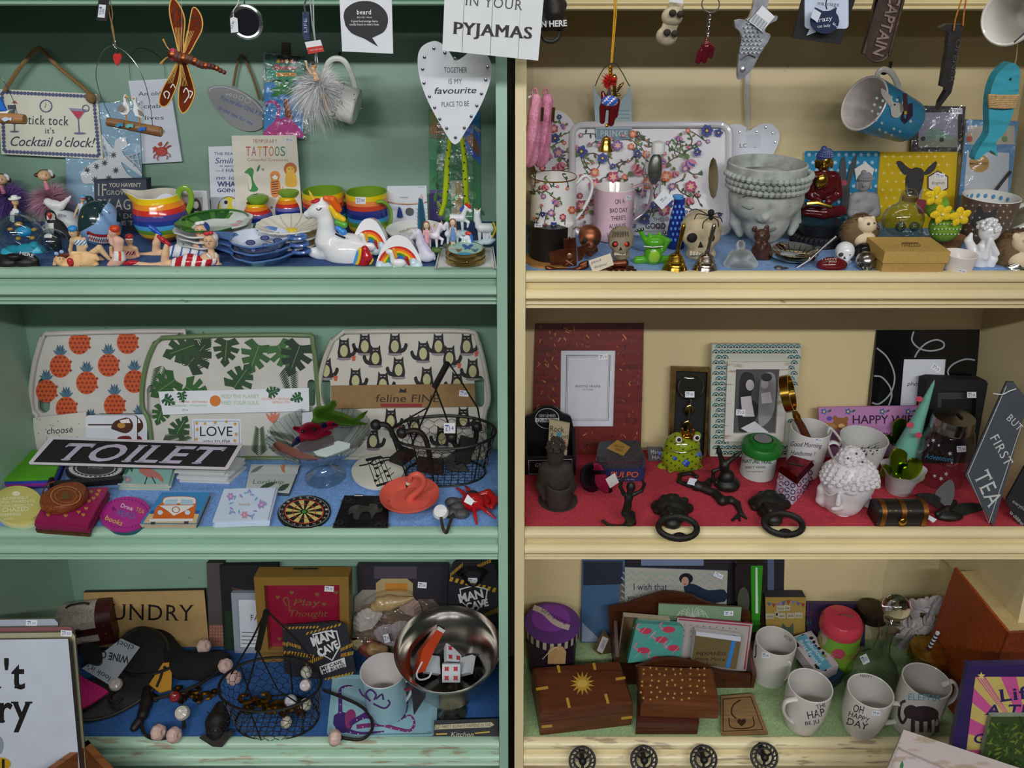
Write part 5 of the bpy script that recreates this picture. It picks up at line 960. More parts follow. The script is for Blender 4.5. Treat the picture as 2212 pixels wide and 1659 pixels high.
t.pt('gemstones',g,kind='stuff');t.pt('ribbon',sb(wallp(.012),[(1609,150),(1619,150),(1618,220),(1620,250),(1614,285),(1612,230)],.0008,'s:a8a8ae'))
pl=upr(1780,95,-.035);t=bo('hanging_sign','black square sign with a white speech bubble about marriage','sign',pl,[(1735,-8),(1850,-8),(1816,96),(1712,83)],.004,'m:1c1c20');i=ink(t);i.poly(rrect(1738,-6,1833,62,8,3)[::-1],'p:c8d4e8');i.poly([(1752,56),(1742,77),(1762,70),(1766,58)],'p:c8d4e8');i.up();i.text('marriage',1766,11,1812,9,'p:2c2c34',y1=14,serif=True)
pl=upr(1782,72,-.048);o=[(1782+31*cos(a),45+28*sin(a))for a in[k*.314 for k in range(-4,15)]];t=thg('key_ring','round navy crazy cat lady tag with cat ears and a paper price tag','key ring',pl.hit(1782,73));t.pl=pl;t.main=t.pt('tag',sb(pl,[(1782+31*cos(R(a)),45+28*sin(R(a)))for a in range(-40,221,20)]+[(1762,16),(1778,24),(1792,24),(1808,16)],.003,'s:25304e'));i=ink(t);i.text('crazy',1762,49,1798,10,'p:dfe3ee',y1=43,shear=.1);i.text('cat lady',1766,60,1794,6,'p:dfe3ee',y1=57)
for q in((1802,48),(1806,52),(1808,58)):i.line([(1799,52),q],1,'p:dfe3ee')
t.pt('price_tag',sb(upr(1762,30,-.052),[(1758,18),(1774,28),(1766,48),(1751,38)],.0006,'p:d4dae8'));wire(t,'chain',-.05,[(1786,20),(1784,6),(1790,-10)],1.5,'M:a8a8ac')
pl=upr(1900,135,-.04);o=[(1894,-8),(1956,-8),(1922,122),(1918,118),(1916,126),(1905,134),(1888,136),(1876,130),(1870,118),(1863,117)];t=bo('iron_plaque','brown cast iron CAPTAIN plaque hanging on its end','plaque',pl,o,.006,'i:3d2b22',pname='plate');t.pt('rim',G('i:4a352a').tube([pl.hit(x*.94+1908*.06,y*.96+3,.001)for x,y in o],.0015,6,closed=True));i=ink(t,None,'lettering');i.base=.0015;i.text('CAPTAIN',1925,-14,1885,24,'i:8a7466',y1=116,bold=.02)
t=hungmug('turquoise daisy-patterned mug with a rabbit hanging from a black hook',(1866,223),(1958,262),56,45,.125,.16,'v:2f86ae','v:d4ccc8',('v:cfc8c0',wp(.14,[(1893,172),(1898,156),(1910,150),(1926,158),(1938,180),(1946,205)])),6)
i=ink(t,t.fn)
for a in range(7):
 for b in range(8):
  x,y=1886+b*13-a*5,192+a*14+b*6
  if(x-1935)**2/1000+(y-250)**2/700>1 and 198<y+(x-1880)*.1 and x-1866>(y-230)*-.3+12 and(x-1925)**2/46**2+(y-244)**2/50**2<1:
   for q in range(6):i.leaf(x,y,4.2,1.8,q*60,'p:bcd4de')
i.up(2);i.poly(sp2([(1905,190),(1925,208),(1930,220),(1948,224),(1952,238),(1940,254),(1926,250),(1922,230),(1905,205)],3,True),'p:b8b4b0');i.poly([(1950,228),(1972,222),(1972,250),(1955,268),(1946,258)],'p:2a1c38');i.circ(1933,226,2,mat='p:1a1a1a',n=8);i.rect(1953,240,1959,247,'p:d8b030')
t.pt('swing_tag',sb(upr(1955,240,.10),[(1950,202),(1959,202),(1963,240),(1952,240)],.0005,'p:3a1420'));t.pt('wall_hook',G('i:17120f').tube(spl(wp(.15,[(1902,150,40),(1904,156,0),(1912,158,-8),(1922,146,-10),(1924,133,-8)]),4),.0022,6))
pl=upr(2050,238,-.03);t=bo('bottle_opener','black iron railway spike bottle opener stamped OPENER on a leather cord','bottle opener',pl,sp2([(2030,60),(2046,52),(2082,53),(2078,70),(2066,130),(2060,180)],1)+[(2055,200),(2026,238),(2030,220),(2044,196),(2044,189),(2033,187),(2046,110),(2050,72),(2044,66)],.008,'i:221e1d',pname='spike');i=ink(t,None,'lettering');i.base=.0006;i.text('OPENER',2066,84,2050,11,'i:4a4644',y1=178);wire(t,'leather_cord',-.032,[(2060,66),(2064,40),(2080,-10)],1.8,'l:b06a2c',sm=0);wire(t,'leather_cord',-.032,[(2080,56),(2082,30),(2088,-10)],1.8,'l:b06a2c',sm=0)
t=hungmug('white mug with a thin purple band hanging at the top right corner',(2178,38),(2245,20),56,48,-.05,-.01,'g:d8d8d8','g:dfdcd4',(None,wp(-.02,[(2230,-20),(2240,-45),(2270,-30),(2270,0)])),6);i=ink(t,t.fn);i.line([(2190,92),(2204,80),(2222,62)],3,'p:5a3a6a')
t=thg('wooden_fish','carved turquoise wooden fish bound with twine','ornament',pix(2140,345,.0));pl=upr(2150,340,.0);o=sp2([(2190,136),(2203,150),(2202,180),(2198,210),(2186,250),(2172,285),(2152,308),(2155,338),(2140,325),(2110,346),(2106,338),(2120,312),(2136,285),(2136,235),(2142,190),(2155,160),(2175,140)],3,True);t.pt('body',sb(pl,o,.014,'w:3fa0b4'));g=G('f:b8986a')
for k in range(7):g.tube([pl.hit(2134+k*.3,206+k*4,.002),pl.hit(2168,208+k*4,.004),pl.hit(2200-k*1.5,207+k*4,.002)],.0018,6)
t.pt('twine_binding',g,kind='stuff');t.pt('eye',G('m:1a1a1a').ell(pl.hit(2183,171,.001),.0013,n=8));wire(t,'twine',.005,[(2192,138),(2196,118),(2200,60),(2204,-10)],1.4,'f:b8986a')
pl=wallp(.012);t=bo('wrapped_picture','small dark-mounted picture of a vintage car in a clear wrapper','picture',pl,[(1975,228),(2086,230),(2078,330),(1970,330)],.004,'p:2c2a32','m:8a7a60');i=ink(t);i.rect(1984,243,2069,318,'p:9a98ae');i.rect(1984,296,2069,318,'p:8d8a7a');i.up();i.poly([(1986,300),(2000,288),(2010,278),(2034,277),(2042,290),(2060,292),(2060,302),(1988,304)],'p:7f9a90');i.circ(1994,300,5,mat='p:2a2a2c',n=12);i.circ(2034,302,5,mat='p:2a2a2c',n=12);stk(t,None,2068,240,22,13);t.pt('wrapper',sb(Pl(pl.P+pl.n*.003,pl.n),[(1972,226),(2088,228),(2080,331),(1968,331)],.002,'wrap'))
pl=wallp(.02);t=bo('magnetic_notepad','blue-backed magnetic notepad set in a clear wrapper with a pen','notepad',pl,[(2088,258),(2200,262),(2176,470),(2066,470)],.004,'p:5f94c8','m:9a7a50');i=ink(t);i.rect(2090,272,2192,312,'p:c8beb4');i.poly([(2089,328),(2180,330),(2176,468),(2078,468)],'p:d4d8e2');i.up();i.circ(2115,353,22,20,'p:c89a5a');i.up();i.text('MAGNETIC',2095,356,2134,5,'p:3a2a18',bold=.02)
for x,c in((2094,'p:c05a4a'),(2170,'p:6a9a5a')):i.circ(x,300,7,mat=c);i.circ(x,290,5,mat='p:d0a080')
t.pt('pen',G('m:23262e').tube([pl.hit(2183,370,.006),pl.hit(2152,410,.006)],.0022,8));t.pt('wrapper',sb(Pl(pl.P+pl.n*.01,pl.n),[(2086,256),(2202,260),(2179,470),(2064,470)],.009,'wrap'))
flush()
# ================================================================ cream bookcase, top shelf
def flora(i,x0,y0,x1,y1,n,seed,s=1.0,inside=None):
 rd=random.Random(seed);cols=['p:2f3f8c','p:a83a5a','p:8a2a2a','p:7a5a96','p:c8602c','p:3a4a9c'];pts=[]
 for k in range(n*3):
  if len(pts)>=n:break
  x,y=rd.uniform(x0,x1),rd.uniform(y0,y1)
  if(inside is None or inside(x,y))and all(math.hypot(x-a,y-b)>17*s for a,b in pts):pts.append((x,y))
 for k,(x,y)in enumerate(pts):
  a=rd.uniform(0,6.28);q=[(x,y)]
  for j in range(4):a+=rd.uniform(-.7,.7);q.append((q[-1][0]+9*s*cos(a),q[-1][1]+9*s*sin(a)))
  if all(inside is None or inside(*p)for p in q):
   i.line(sp2(q,4),1.8*s,'p:4a2a24')
   for p in q[1:]:i.leaf(p[0],p[1],10*s,4*s,rd.uniform(0,360),rd.choice(['p:3f6a34','p:5a7a3a','p:8a6a3a','p:39503a']))
 i.up()
 for k,(x,y)in enumerate(pts):
  r=rd.uniform(3,13)*s;c=cols[k%6];q=rd.uniform(0,360)
  if k%3==2:[i.leaf(x,y,r*1.5,r*.7,q+w*24,c if w%2 else 'p:c87a8c')for w in(-2,-1,0,1,2)];i.leaf(x,y,r,r*.8,q+180,'p:5a6a34')
  else:i.flower(x,y,r,rd.choice((5,6,7)),c,rd.choice(['p:e0b048','p:3a1a2a']),q,.85);[i.leaf(x,y,r*.62,r*.3,q+30+w*60,'p:1f2450' if c[2:4]in '2f3a' else 'p:e0a4a8')for w in range(6)];i.circ(x,y,r*.2,mat='p:e0b850',n=8)
pl=sdg(1400,505,2,16);o=rrect(1236,269,1576,505,22);h=[(1541+11*cos(a),385+45*sin(a))for a in[k*.5236 for k in range(12)]]
t=thg('serving_tray','large white melamine tray with a trailing flower print behind the mugs','tray',pl.hit(1400,505));t.pl=pl
def holed(pl,o,holes,th,mat,rim=None):
 g=G(mat);pts=[];
 import mathutils
 loops=[ccw(o)]+[ccw(q)[::-1]for q in holes];v=[V3((x,y))for L_ in loops for x,y in L_];e=[];n0=0
 for L_ in loops:e+=[(n0+k,n0+(k+1)%len(L_))for k in range(len(L_))];n0+=len(L_)
 vv,_,ff,*_=mathutils.geometry.delaunay_2d_cdt(v,e,[],1 if not holes else 0,1e-6)
 def inside(p,L_):return sum(((a[1]>p.y)!=(b[1]>p.y))and(p.x<(b[0]-a[0])*(p.y-a[1])/(b[1]-a[1])+a[0])for a,b in zip(L_,L_[1:]+L_[:1]))%2
 fs=[f for f in ff if(lambda c:inside(c,loops[0])and not any(inside(c,q)for q in loops[1:]))(sum((vv[k]for k in f),V3((0,0)))/len(f))]
 F=[pl.hit(p.x,p.y)for p in vv];B=[p-pl.n*th for p in F];g.add(F,[tuple(reversed(f))for f in fs]);g.add(B,fs)
 for L_ in loops:a=[pl.hit(x,y)for x,y in L_];b=[p-pl.n*th for p in a];n=len(a);g.add(a+b,[(k,k+n,(k+1)%n+n,(k+1)%n)for k in range(n)])
 return g
t.main=t.pt('tray',holed(pl,o,[h],.006,'g:dcdadc'));rim=G('g:cfccd0');rim.tube([pl.hit(x,y,.004)for x,y in o],.005,8,closed=True);t.pt('rim',rim);i=ink(t);flora(i,1252,282,1560,490,95,5,1.15,lambda x,y:1246<x<1564 and 278<y<494 and not(1518<x and 325<y<440))
pl=sdg(1205,500,2,10);o=[(1200+52*cos(R(a)),320+82*sin(R(a)))for a in range(0,360,12)];t=thg('oval_platter','oval white platter with the same flower print beside the pink purses','platter',pl.hit(1200,402));t.pl=pl;t.main=t.pt('platter',sb(pl,o,.005,'g:dcdadc'));i=ink(t);flora(i,1160,250,1244,380,26,9,1.1,lambda x,y:((x-1200)/46)**2+((y-320)/74)**2<1)
t.pt('stand',G('M:b0b0b0').box(tuple(pl.hit(1180,470)+V3((0,.002,0))),tuple(pl.hit(1220,400)+V3((0,.006,0)))))
t=mug('mug','tall white mug with a flower print and a gold rim','mug',1195,545,50,382,49,2,'g:dcdad8','g:d4d0cc',[(1238,405),(1262,380),(1278,392),(1276,420),(1258,455),(1240,478)],hr=6);i=ink(t,t.fn);flora(i,1152,395,1236,520,34,3,1.0);g=G('M:b08a3a');m_=t.pm[-1];t.pt('gold_rim',g.tube([V3((t.ax+m_[0]*cos(a),t.Y+m_[0]*sin(a),t.P.z+m_[1]+.0006))for a in[k*.2094 for k in range(30)]],.0009,5,closed=True))
t=mug('mug','tall pale pink mug lettered about a bad day','mug',1325,513,42,404,44,2,'g:dcb8c4','g:dcd6d4',[(1366,405),(1392,398),(1408,408),(1398,450),(1368,476)],hr=5);i=ink(t,t.fn);c='p:3a3438'
for s_,a,b,y in(('ON A',1329,1350,441),('BAD DAY',1318,1356,460),("THERE'S",1320,1352,477),('ALWAYS',1316,1352,494),('LIPSTICK',1312,1352,512)):i.text(s_,a,y,b,10,c,y1=y-2)
stk(t,t.fn,1358,427,12,9,'£6.50')
Y=D2(.14);t=thg('glass_bottle','clear glass bottle with a white stopper and a paper tag lettered THE GOOD','bottle',sit(1402,530,2));g=G('clear');turn(g,1405,Y,[(34,538),(37,532),(36,490),(28,440),(20,410),(19,350),(20,330)],n=28);t.pt('bottle',g);g=G('s:e4e4e2');turn(g,1422,Y,[(14,330),(15,322),(14,308),(6,305)],n=18);t.pt('stopper',g);bl(t,'wire_filling','N:a8a49c',Y,[E(1415,365,16,34,12)],24)
i=Ink(on_cyl(pix(1405,450,Y).x,Y,.0275));i.text('THE',1410,478,1430,8,'p:1a1a1a');i.text('GOOD',1394,494,1438,12,'p:111111',bold=.02);t.pt('lettering',i);pl=upr(1435,440,Y-.03);tp=t.pt('paper_tag',sb(pl,[(1434,408),(1456,428),(1430,453),(1412,434)],.0006,'p:dfe3ec'));stk(t,on(pl),1434,430,20,12,'£6.50',-40,tp)
Y=D2(.135);t=thg('blue_bottle','slim cobalt blue patterned bottle','bottle',sit(1462,530,2));g=G('g:182f7c');turn(g,1463,Y,[(19,536),(20,530),(20,500),(15,460),(12,445),(12,428)],n=24);t.pt('bottle',g);g=G('g:4a8ac8');turn(g,1465,Y,[(12.5,428),(12,422),(4,420)],n=18);t.pt('cap',g);i=Ink(on_cyl(pix(1463,490,Y).x,Y,.013,lambda z:.0152 if z<1.165 else .0095+max(0,(1.20-z))*.16))
for k in range(26):i.circ(1450+(k%4)*9+(k//4%2)*4,446+(k//4)*12,2.6,3.6,'p:5a8ad8',8)
t.pt('spots',i)
Y=D2(.085);t=thg('skull_ornament','large bone-coloured skull with a black spider on its brow','skull',sit(1512,572,2));skull(t,Y,1514,505,88,'t:b8a888',cutz=ZS[2]);bl(t,'spider','m:14110f',Y-.026,[E(1536,470,5,6),E(1536,459,7,7)],24);g=G('m:14110f')
for q in((1505,452,1488,458),(1508,462,1500,474),(1520,480,1518,494),(1555,470,1560,480),(1550,476,1552,490),(1548,460,1562,462)):g.tube(spl(wp(Y-.028,[(1536,468),q[:2],q[2:]]),4),.0007,5)
t.pt('spider_legs',g,kind='stuff')
Y=D2(.15);P=sit(1655,520,2);t=thg('buddha_planter','grey stone planter shaped as a serene head with curled hair','planter',P);zc=ZS[2]
bl(t,'head','t:a8aca6',Y,[E(1655,425,80,62,70),E(1654,470,52,56,50,dy=-8),C((1590,440,14,14),(1588,480,12,16),(1598,505,8,10)),C((1716,440,14,14),(1718,480,12,16),(1708,502,8,10)),C((1652,435,5,-56),(1653,468,10,-62)),E(1653,474,17,8,8,dy=-56),E(1655,512,24,14,16,dy=-30)],64,6,zc)
g=G('t:a8aca6');turn(g,1655,Y,[(72,400),(84,378),(85,352),(80,350),(76,362),(72,385),(0,390)],n=44);t.pt('rim',g);t.pt('soil_recess',G('t:7d8884').lathe([(0,0),(.05,0)],TL((pix(1655,400,Y).x,Y,pix(1655,378,Y).z)),30));g=G('t:9fa49e')
m=mpp(P)
for row in range(3):
 n_=22
 for k in range(n_):
  a=pi+(k+.5*(row%2))*pi/n_;r_=(85-row*3)*m;g.ell(V3((pix(1655,400,Y).x+r_*cos(a),Y+r_*sin(a),pix(1655,372+row*13,Y).z)),.0046,n=8)
t.pt('hair_curls',g,kind='stuff');g=G('t:878c86');m2=Y-.0405
for q in(-1,1):
 g.tube(spl(wp(m2+(.004 if q<0 else .004),[(1653+q*16,442),(1653+q*32,450),(1653+q*48,444,10)]),5),.0016,6);g.tube(spl(wp(m2+.002,[(1653+q*12,428),(1653+q*30,415),(1653+q*50,424,10)]),5),.0013,6)
t.pt('eyes',g);t.pt('mouth',G('t:7d827c').tube(spl(wp(Y-.0445,[(1630,494,8),(1642,498,2),(1653,496),(1664,498,2),(1676,493,8)]),5),.0016,6));t.pt('third_eye',G('t:9fa49e').ell(pix(1655,424,Y-.044),.002,n=8))
Y=D2(.06);t=thg('yin_yang_candle','black and white round candle on a wooden coaster','candle',sit(1188,575,2));g=G('w:a8783c');turn(g,1188,sit(1188,562,2).y,[(54,566),(56,562),(55,558),(0,558)]);t.pt('wooden_base',g)
P=sit(1190,556,2);m=mpp(P);H=pix(1190,486,P.y).z-P.z
for nm,c_,a0 in(('black_half','s:14110f',pi*.75),('white_half','s:cfccc6',-pi*.25)):
 o=[(cos(a0+k*pi/12),sin(a0+k*pi/12))for k in range(13)];r=46*m;g=G(c_);g.prism([P+V3((x*r,y*r,H+.003))for x,y in o],(0,0,-H));t.pt(nm,g)
pt=lvl(P.z+H+.003);stk(t,pt.hit,1163,487,17,8,'£6')
cop='N:7a4a34';Y=.012;t=thg('pirate_ship','copper-coloured toy pirate ship with a skull on its sail','ornament',sit(1222,590,2));bl(t,'hull',cop,Y,[C((1182,578,5),(1200,586,7),(1240,586,7),(1266,574,6)),C((1255,572,5),(1268,566,4))],40,3,ZS[2])
for q in(((1185,545),(1212,540),(1215,572),(1190,572)),((1212,540),(1245,538),(1246,574),(1215,575)),((1217,518),(1244,514),(1245,538),(1219,540)),((1247,536),(1273,526),(1258,560),(1249,566))):pl=upr(q[0][0],q[0][1],Y,-8);t.pt('sail',sb(pl,q,.0025,cop))
t.pt('sail_emblem',G('N:c89a7a').ell(pix(1230,552,Y-.008),(.0035,.001,.0035)).tube(wp(Y-.008,[(1222,562),(1238,572)]),.0007,5).tube(wp(Y-.008,[(1238,562),(1222,572)]),.0007,5),kind='stuff');t.pt('mast',G(cop).tube(wp(Y+.002,[(1232,575),(1230,512)]),.0012,6))
Y=D2(.07);t=thg('skull_sharpener','copper-coloured skull ornament behind the pirate ship','skull',sit(1275,556,2));skull(t,Y,1274,515,50,'N:a8684a',teeth='N:a87050',cutz=ZS[2])
Y=D2(.045);t=thg('skull_ornament','carved grey brown skull with glowing red eyes','skull',sit(1340,568,2));skull(t,Y,1341,522,56,'t:8a7c68',eye='g:d83020',cutz=ZS[2]);g=G('t:5f5446')
for k in range(7):a=k*.9;g.tube(spl(wp(Y-.0135+abs(k-3)*.0012,[(1322+k*6,512),(1326+k*5,503),(1321+k*6,500)]),4),.0007,4)
t.pt('carved_swirls',g,kind='stuff')
Y=.010;t=thg('toy_tank','copper-coloured toy tank with its barrel pointing left','ornament',sit(1342,594,2));bl(t,'hull',cop,Y,[C((1304,584,6),(1330,590,7),(1372,588,7)),C((1310,580,5,10),(1365,579,5,10)),E(1340,584,30,8,16)],40,3,ZS[2]);bl(t,'turret',cop,Y,[C((1322,570,7),(1350,568,8))],24);t.pt('barrel',G(cop).tube(wp(Y-.006,[(1318,572),(1284,582)]),.0014,8));g=G('N:4a2a1e')
for k in range(5):g.lathe([(.0038,0),(.0038,.003),(0,.003)],TL(pix(1318+k*13,588,Y-.009))@Matrix.Rotation(R(90),4,'X'),10)
t.pt('wheels',g,kind='stuff')
pl=sdg(1298,592,2,25,-12);t=bo('handwritten_card','small cream card with handwriting propped beside the toy tank','card',pl,[(1271,563),(1319,547),(1326,572),(1281,590)],.0006,'p:c9bda6');i=ink(t);i.text('pencil',1278,570,1298,6,'p:4a4a6a',y1=564,shear=.2);i.text('sharpener',1284,580,1312,6,'p:4a4a6a',y1=572,shear=.2)
Y=D2(.05);t=thg('frog_figure','glossy green frog figure sitting with hands on its head','figurine',sit(1408,576,2));fg='g:4f9a22'
bl(t,'body',fg,Y,[E(1411,550,20,24,18),E(1414,522,22,14,18),C((1400,530,7),(1392,515,5),(1384,500,4.5)),C((1430,540,7),(1443,520,5.5),(1430,512,4)),C((1395,560,9),(1376,562,8),(1382,572,6),(1398,574,5)),C((1425,560,9),(1442,560,8),(1436,572,6),(1420,574,5)),E(1404,508,5,5),E(1425,506,5,5)],64,3,ZS[2],lambda x,y,P:'g:8fb83a' if P.y<Y-.009 and 1398<x<1425 and 536<y<566 else None);g=G('g:1d2a10')
for x,y in((1382,496),(1376,498),(1388,495),(1436,502),(1440,507),(1398,575),(1420,577)):g.ell(pix(x,y,Y-.006),.0022,n=8)
t.pt('toes',g,kind='stuff');t.pt('string',G('f:e0e0dc').tube(wp(Y-.0155,[(1391,532),(1411,534),(1432,532)]),.0007,5))
for cx,mtl,lab in((1462,'M:b8923a','brass hand bell with a tall handle'),(1527,'M:b8aaa0','silver-coloured hand bell with a ringed body')):
 Yb=sit(cx-2,584,2).y;t=thg('hand_bell',lab,'bell',sit(cx,586,2));g=G(mtl);turn(g,cx-3,Yb,[(29,587),(27,581),(25,578),(24.5,575),(23,573),(22.5,570),(20,568),(20,563),(17,560),(15,553),(10,549),(3,548)],n=32);t.pt('bell',g);g=G(mtl);turn(g,cx+4,Yb,[(5,550),(6,545),(4,540),(4,525),(5,500),(5,488),(3,483),(0,481)],n=14,tilt=(0,R(7),0));t.pt('handle',g)
Y=.026;t=thg('crystal_buddha','small clear crystal seated figure','figurine',sit(1600,590,2));bl(t,'figure','x:d8e4ec',Y,[E(1600,530,10,11),E(1600,552,20,16,16),E(1600,575,36,16,26),C((1584,548,8),(1570,570,8)),C((1616,548,8),(1630,570,8))],48,4,ZS[2])
Y=D2(.075);t=thg('mouse_figure','dark brown carved mouse figure sitting up','figurine',sit(1645,572,2));bl(t,'body','s:43291f',Y,[E(1646,510,17,15,15),E(1644,545,22,28,20),E(1630,495,6,7,3),E(1656,494,6,9,3),C((1638,525,6,-14),(1640,540,5,-16)),C((1652,528,6,-14),(1646,542,5,-16)),E(1652,562,13,10,14,dy=-6)],54,3,ZS[2]);t.pt('eyes',G('g:0a0605').ell(pix(1640,508,Y-.0105),.001,n=6).ell(pix(1652,508,Y-.0105),.001,n=6))
P=sit(1710,560,2);t=thg('glass_dish','shallow mottled brown glass dish','dish',P);g=G('glass:a8a890');dish(g,P,[(0,.006),(.018,.006),(.028,.011),(.0335,.014)],thick=.006);t.pt('dish',g);g=G('s:5a4a2c');
for k in range(22):a=k*.2856;g.tube([P+V3((.016*cos(a),.016*sin(a),.0068)),P+V3((.029*cos(a+.06),.029*sin(a+.06),.0125))],.0005,4)
t.pt('veins',g,kind='stuff')
Y=.02;t=thg('spoon_rest','silver metal ladle with a long thin handle leaning out','spoon',sit(1700,590,2));t.pt('handle',G('M:a8a8ac').tube(wp(Y,[(1712,584),(1750,560),(1785,528),(1806,510)]),.0019,8));bl(t,'bowl','N:8a8684',Y-.004,[E(1692,584,24,6,16),E(1682,580,10,6,10)],34,3,ZS[2])
def seated(label,Y,cx,hy,s,robe,skin,hair,base=None,knob=True):
 t=thg('buddha_statue',label,'statue',V3((pix(cx,hy+5*s,Y).x,Y,ZS[2])));f=lambda x,y:(cx+x*s,hy+(y if y<1.2 else 1.2+(y-1.2)*1.55)*s)
 pr=[C(f(-.75,1.3)+(.5*s,),f(.75,1.3)+(.5*s,)),E(*f(0,1.9),.95*s,1.1*s,.7*s),C(f(-1.05,1.4)+(.42*s,),f(-1.25,2.3)+(.36*s,),f(-.4,2.7)+(.3*s,-.7*s)),C(f(1.05,1.4)+(.42*s,),f(1.25,2.3)+(.36*s,),f(.4,2.7)+(.3*s,-.7*s)),C(f(-1.5,3.2)+(.5*s,),f(0,3.3)+(.55*s,-.5*s),f(1.5,3.2)+(.5*s,)),C(f(0,.7)+(.3*s,),f(0,1.1)+(.4*s,))]
 bl(t,'robed_body',robe,Y,pr,56,.25*s);bl(t,'head',skin,Y,[E(*f(0,0),.66*s,.85*s,.66*s),C(f(-.66,.0)+(.14*s,),f(-.66,.5)+(.12*s,)),C(f(.66,.0)+(.14*s,),f(.66,.5)+(.12*s,)),C(f(0,.05)+(.08*s,-.62*s),f(0,.25)+(.13*s,-.68*s))],36,.12*s);g=G(hair);m=mpp(pix(cx,hy,Y))*s
 for r_ in range(5):
  for k in range(12):a=pi+k*pi/11;ph=.25+r_*.24;g.ell(pix(cx,hy,Y)+V3((.68*m*cos(a)*cos(ph),.68*m*sin(a)*cos(ph),.3*m+.72*m*sin(ph))),.13*m,n=6)
 g.ell(pix(*f(0,-.35),Y),(.64*m,.64*m,.62*m));g.ell(pix(*f(0,-1.05),Y),.27*m);t.pt('hair',g,kind='stuff');face(t,Y-.62*m,cx,hy+.1*s,.62*s,closed=True,lip=skin,eye='m:2a1a10' if skin[0]=='M' else robe)
 if base:base(t)
 return t
def lotus(t):
 Y=D2(.14);P=sit(1765,522,2);g=G('s:17171a');turn(g,1765,P.y,[(52,528),(55,520),(50,512),(44,502),(46,494),(50,478),(0,478)],n=36);t.pt('lotus_base',g);g=G('s:17171a');m=mpp(P)
 for k in range(16):a=pi+k*pi/15;g.ell(V3((pix(1765,500,P.y).x+48*m*cos(a),P.y+48*m*sin(a),pix(1765,510,P.y).z)),(.006,.004,.007),n=8)
 t.pt('lotus_petals',g,kind='stuff');t.pt('gold_chest',G('M:b8923a').ell(pix(1775,392,P.y-.0125),(.009,.005,.0105)));t.pt('gold_hands',G('M:b8923a').tube(wp(P.y-.03,[(1742,440),(1765,438),(1795,447)]),.003,8))
seated('seated Buddha statue with a gold face and dark red robe on a black lotus base',sit(1765,522,2).y,1780,348,25,'g:4f1016','M:b8923a','s:3a4a84',lotus);seated('plain grey stone seated Buddha statue beside the red robed one',D2(.17),1866,396,22,'t:8a8a8c','t:8f8f92','t:808084',lambda t:bl(t,'base','t:8a8a8c',D2(.17),[E(1850,492,38,18,26)],30,2,ZS[2]))
pl=sdg(1818,490,2,16);t=bo('square_plate','turquoise daisy-patterned square plate with a rabbit print','plate',pl,rrect(1738,326,1900,492,5),.005,'g:2f86b0','g:c8c8c8','plate');i=ink(t)
for a in range(9):
 for b in range(10):x,y=1748+b*16+(a%2)*8,334+a*17;[i.leaf(x,y,5,2.2,q*60,'p:a8ccdc')for q in range(6)]if x<1894 else 0
i.up(3);i.poly(sp2([(1818,430),(1812,395),(1816,350),(1824,338),(1828,360),(1828,392),(1838,355),(1850,334),(1848,365),(1836,400),(1836,460),(1818,460)],3,True),'p:3a3c40');i.circ(1824,395,6,mat='p:a8304a');i.poly([(1846,365),(1870,350),(1888,365),(1882,395),(1850,390)],'p:d8d4cc')
pl=sdg(1978,492,2,15);t=bo('square_plate','yellow square plate with a deer print and a hexagonal paper label','plate',pl,[(1903,328),(2069,328),(2058,492),(1889,492)],.005,'g:c8a81e','g:d0c890','plate');i=ink(t)
for a in range(9):
 for b in range(9):i.star(1912+b*18+(a%2)*9-a*1.3,338+a*18,5,'p:dcc880',4,.3)if 1912+b*18+(a%2)*9<2056 else 0
i.up(3);d='p:25221f';i.poly(sp2([(1954,378),(1936,352),(1946,348),(1962,362),(1970,366)],3,True),d);i.poly(sp2([(1996,372),(2018,350),(2024,352),(2018,368),(2002,378)],3,True),d);i.poly(sp2([(1958,378),(1975,362),(1995,368),(1994,395),(1984,430),(1972,436),(1960,430),(1956,400)],3,True),d);i.up();i.circ(1962,392,4,mat='p:0a0a0a',n=10);i.circ(1990,390,4,mat='p:0a0a0a',n=10);i.poly([(1958,400),(1964,420),(1958,430)],'p:8a8a88');i.poly([(1994,400),(1984,425),(1990,430)],'p:8a8a88');i.poly([(1978,428),(2000,432),(2006,460),(1985,462)],'p:7a1a28');i.poly([(2026+26*sin(k*1.047),394-26*cos(k*1.047))for k in range(6)][::-1],'p:4a2030');i.up();i.poly([(2026+23*sin(k*1.047),394-23*cos(k*1.047))for k in range(6)][::-1],'p:d8d2c4');i.up();i.text('English',2013,398,2040,6,'p:4a4038',shear=.2);i.sticker(2030,380,22,12,'£5.90',6)
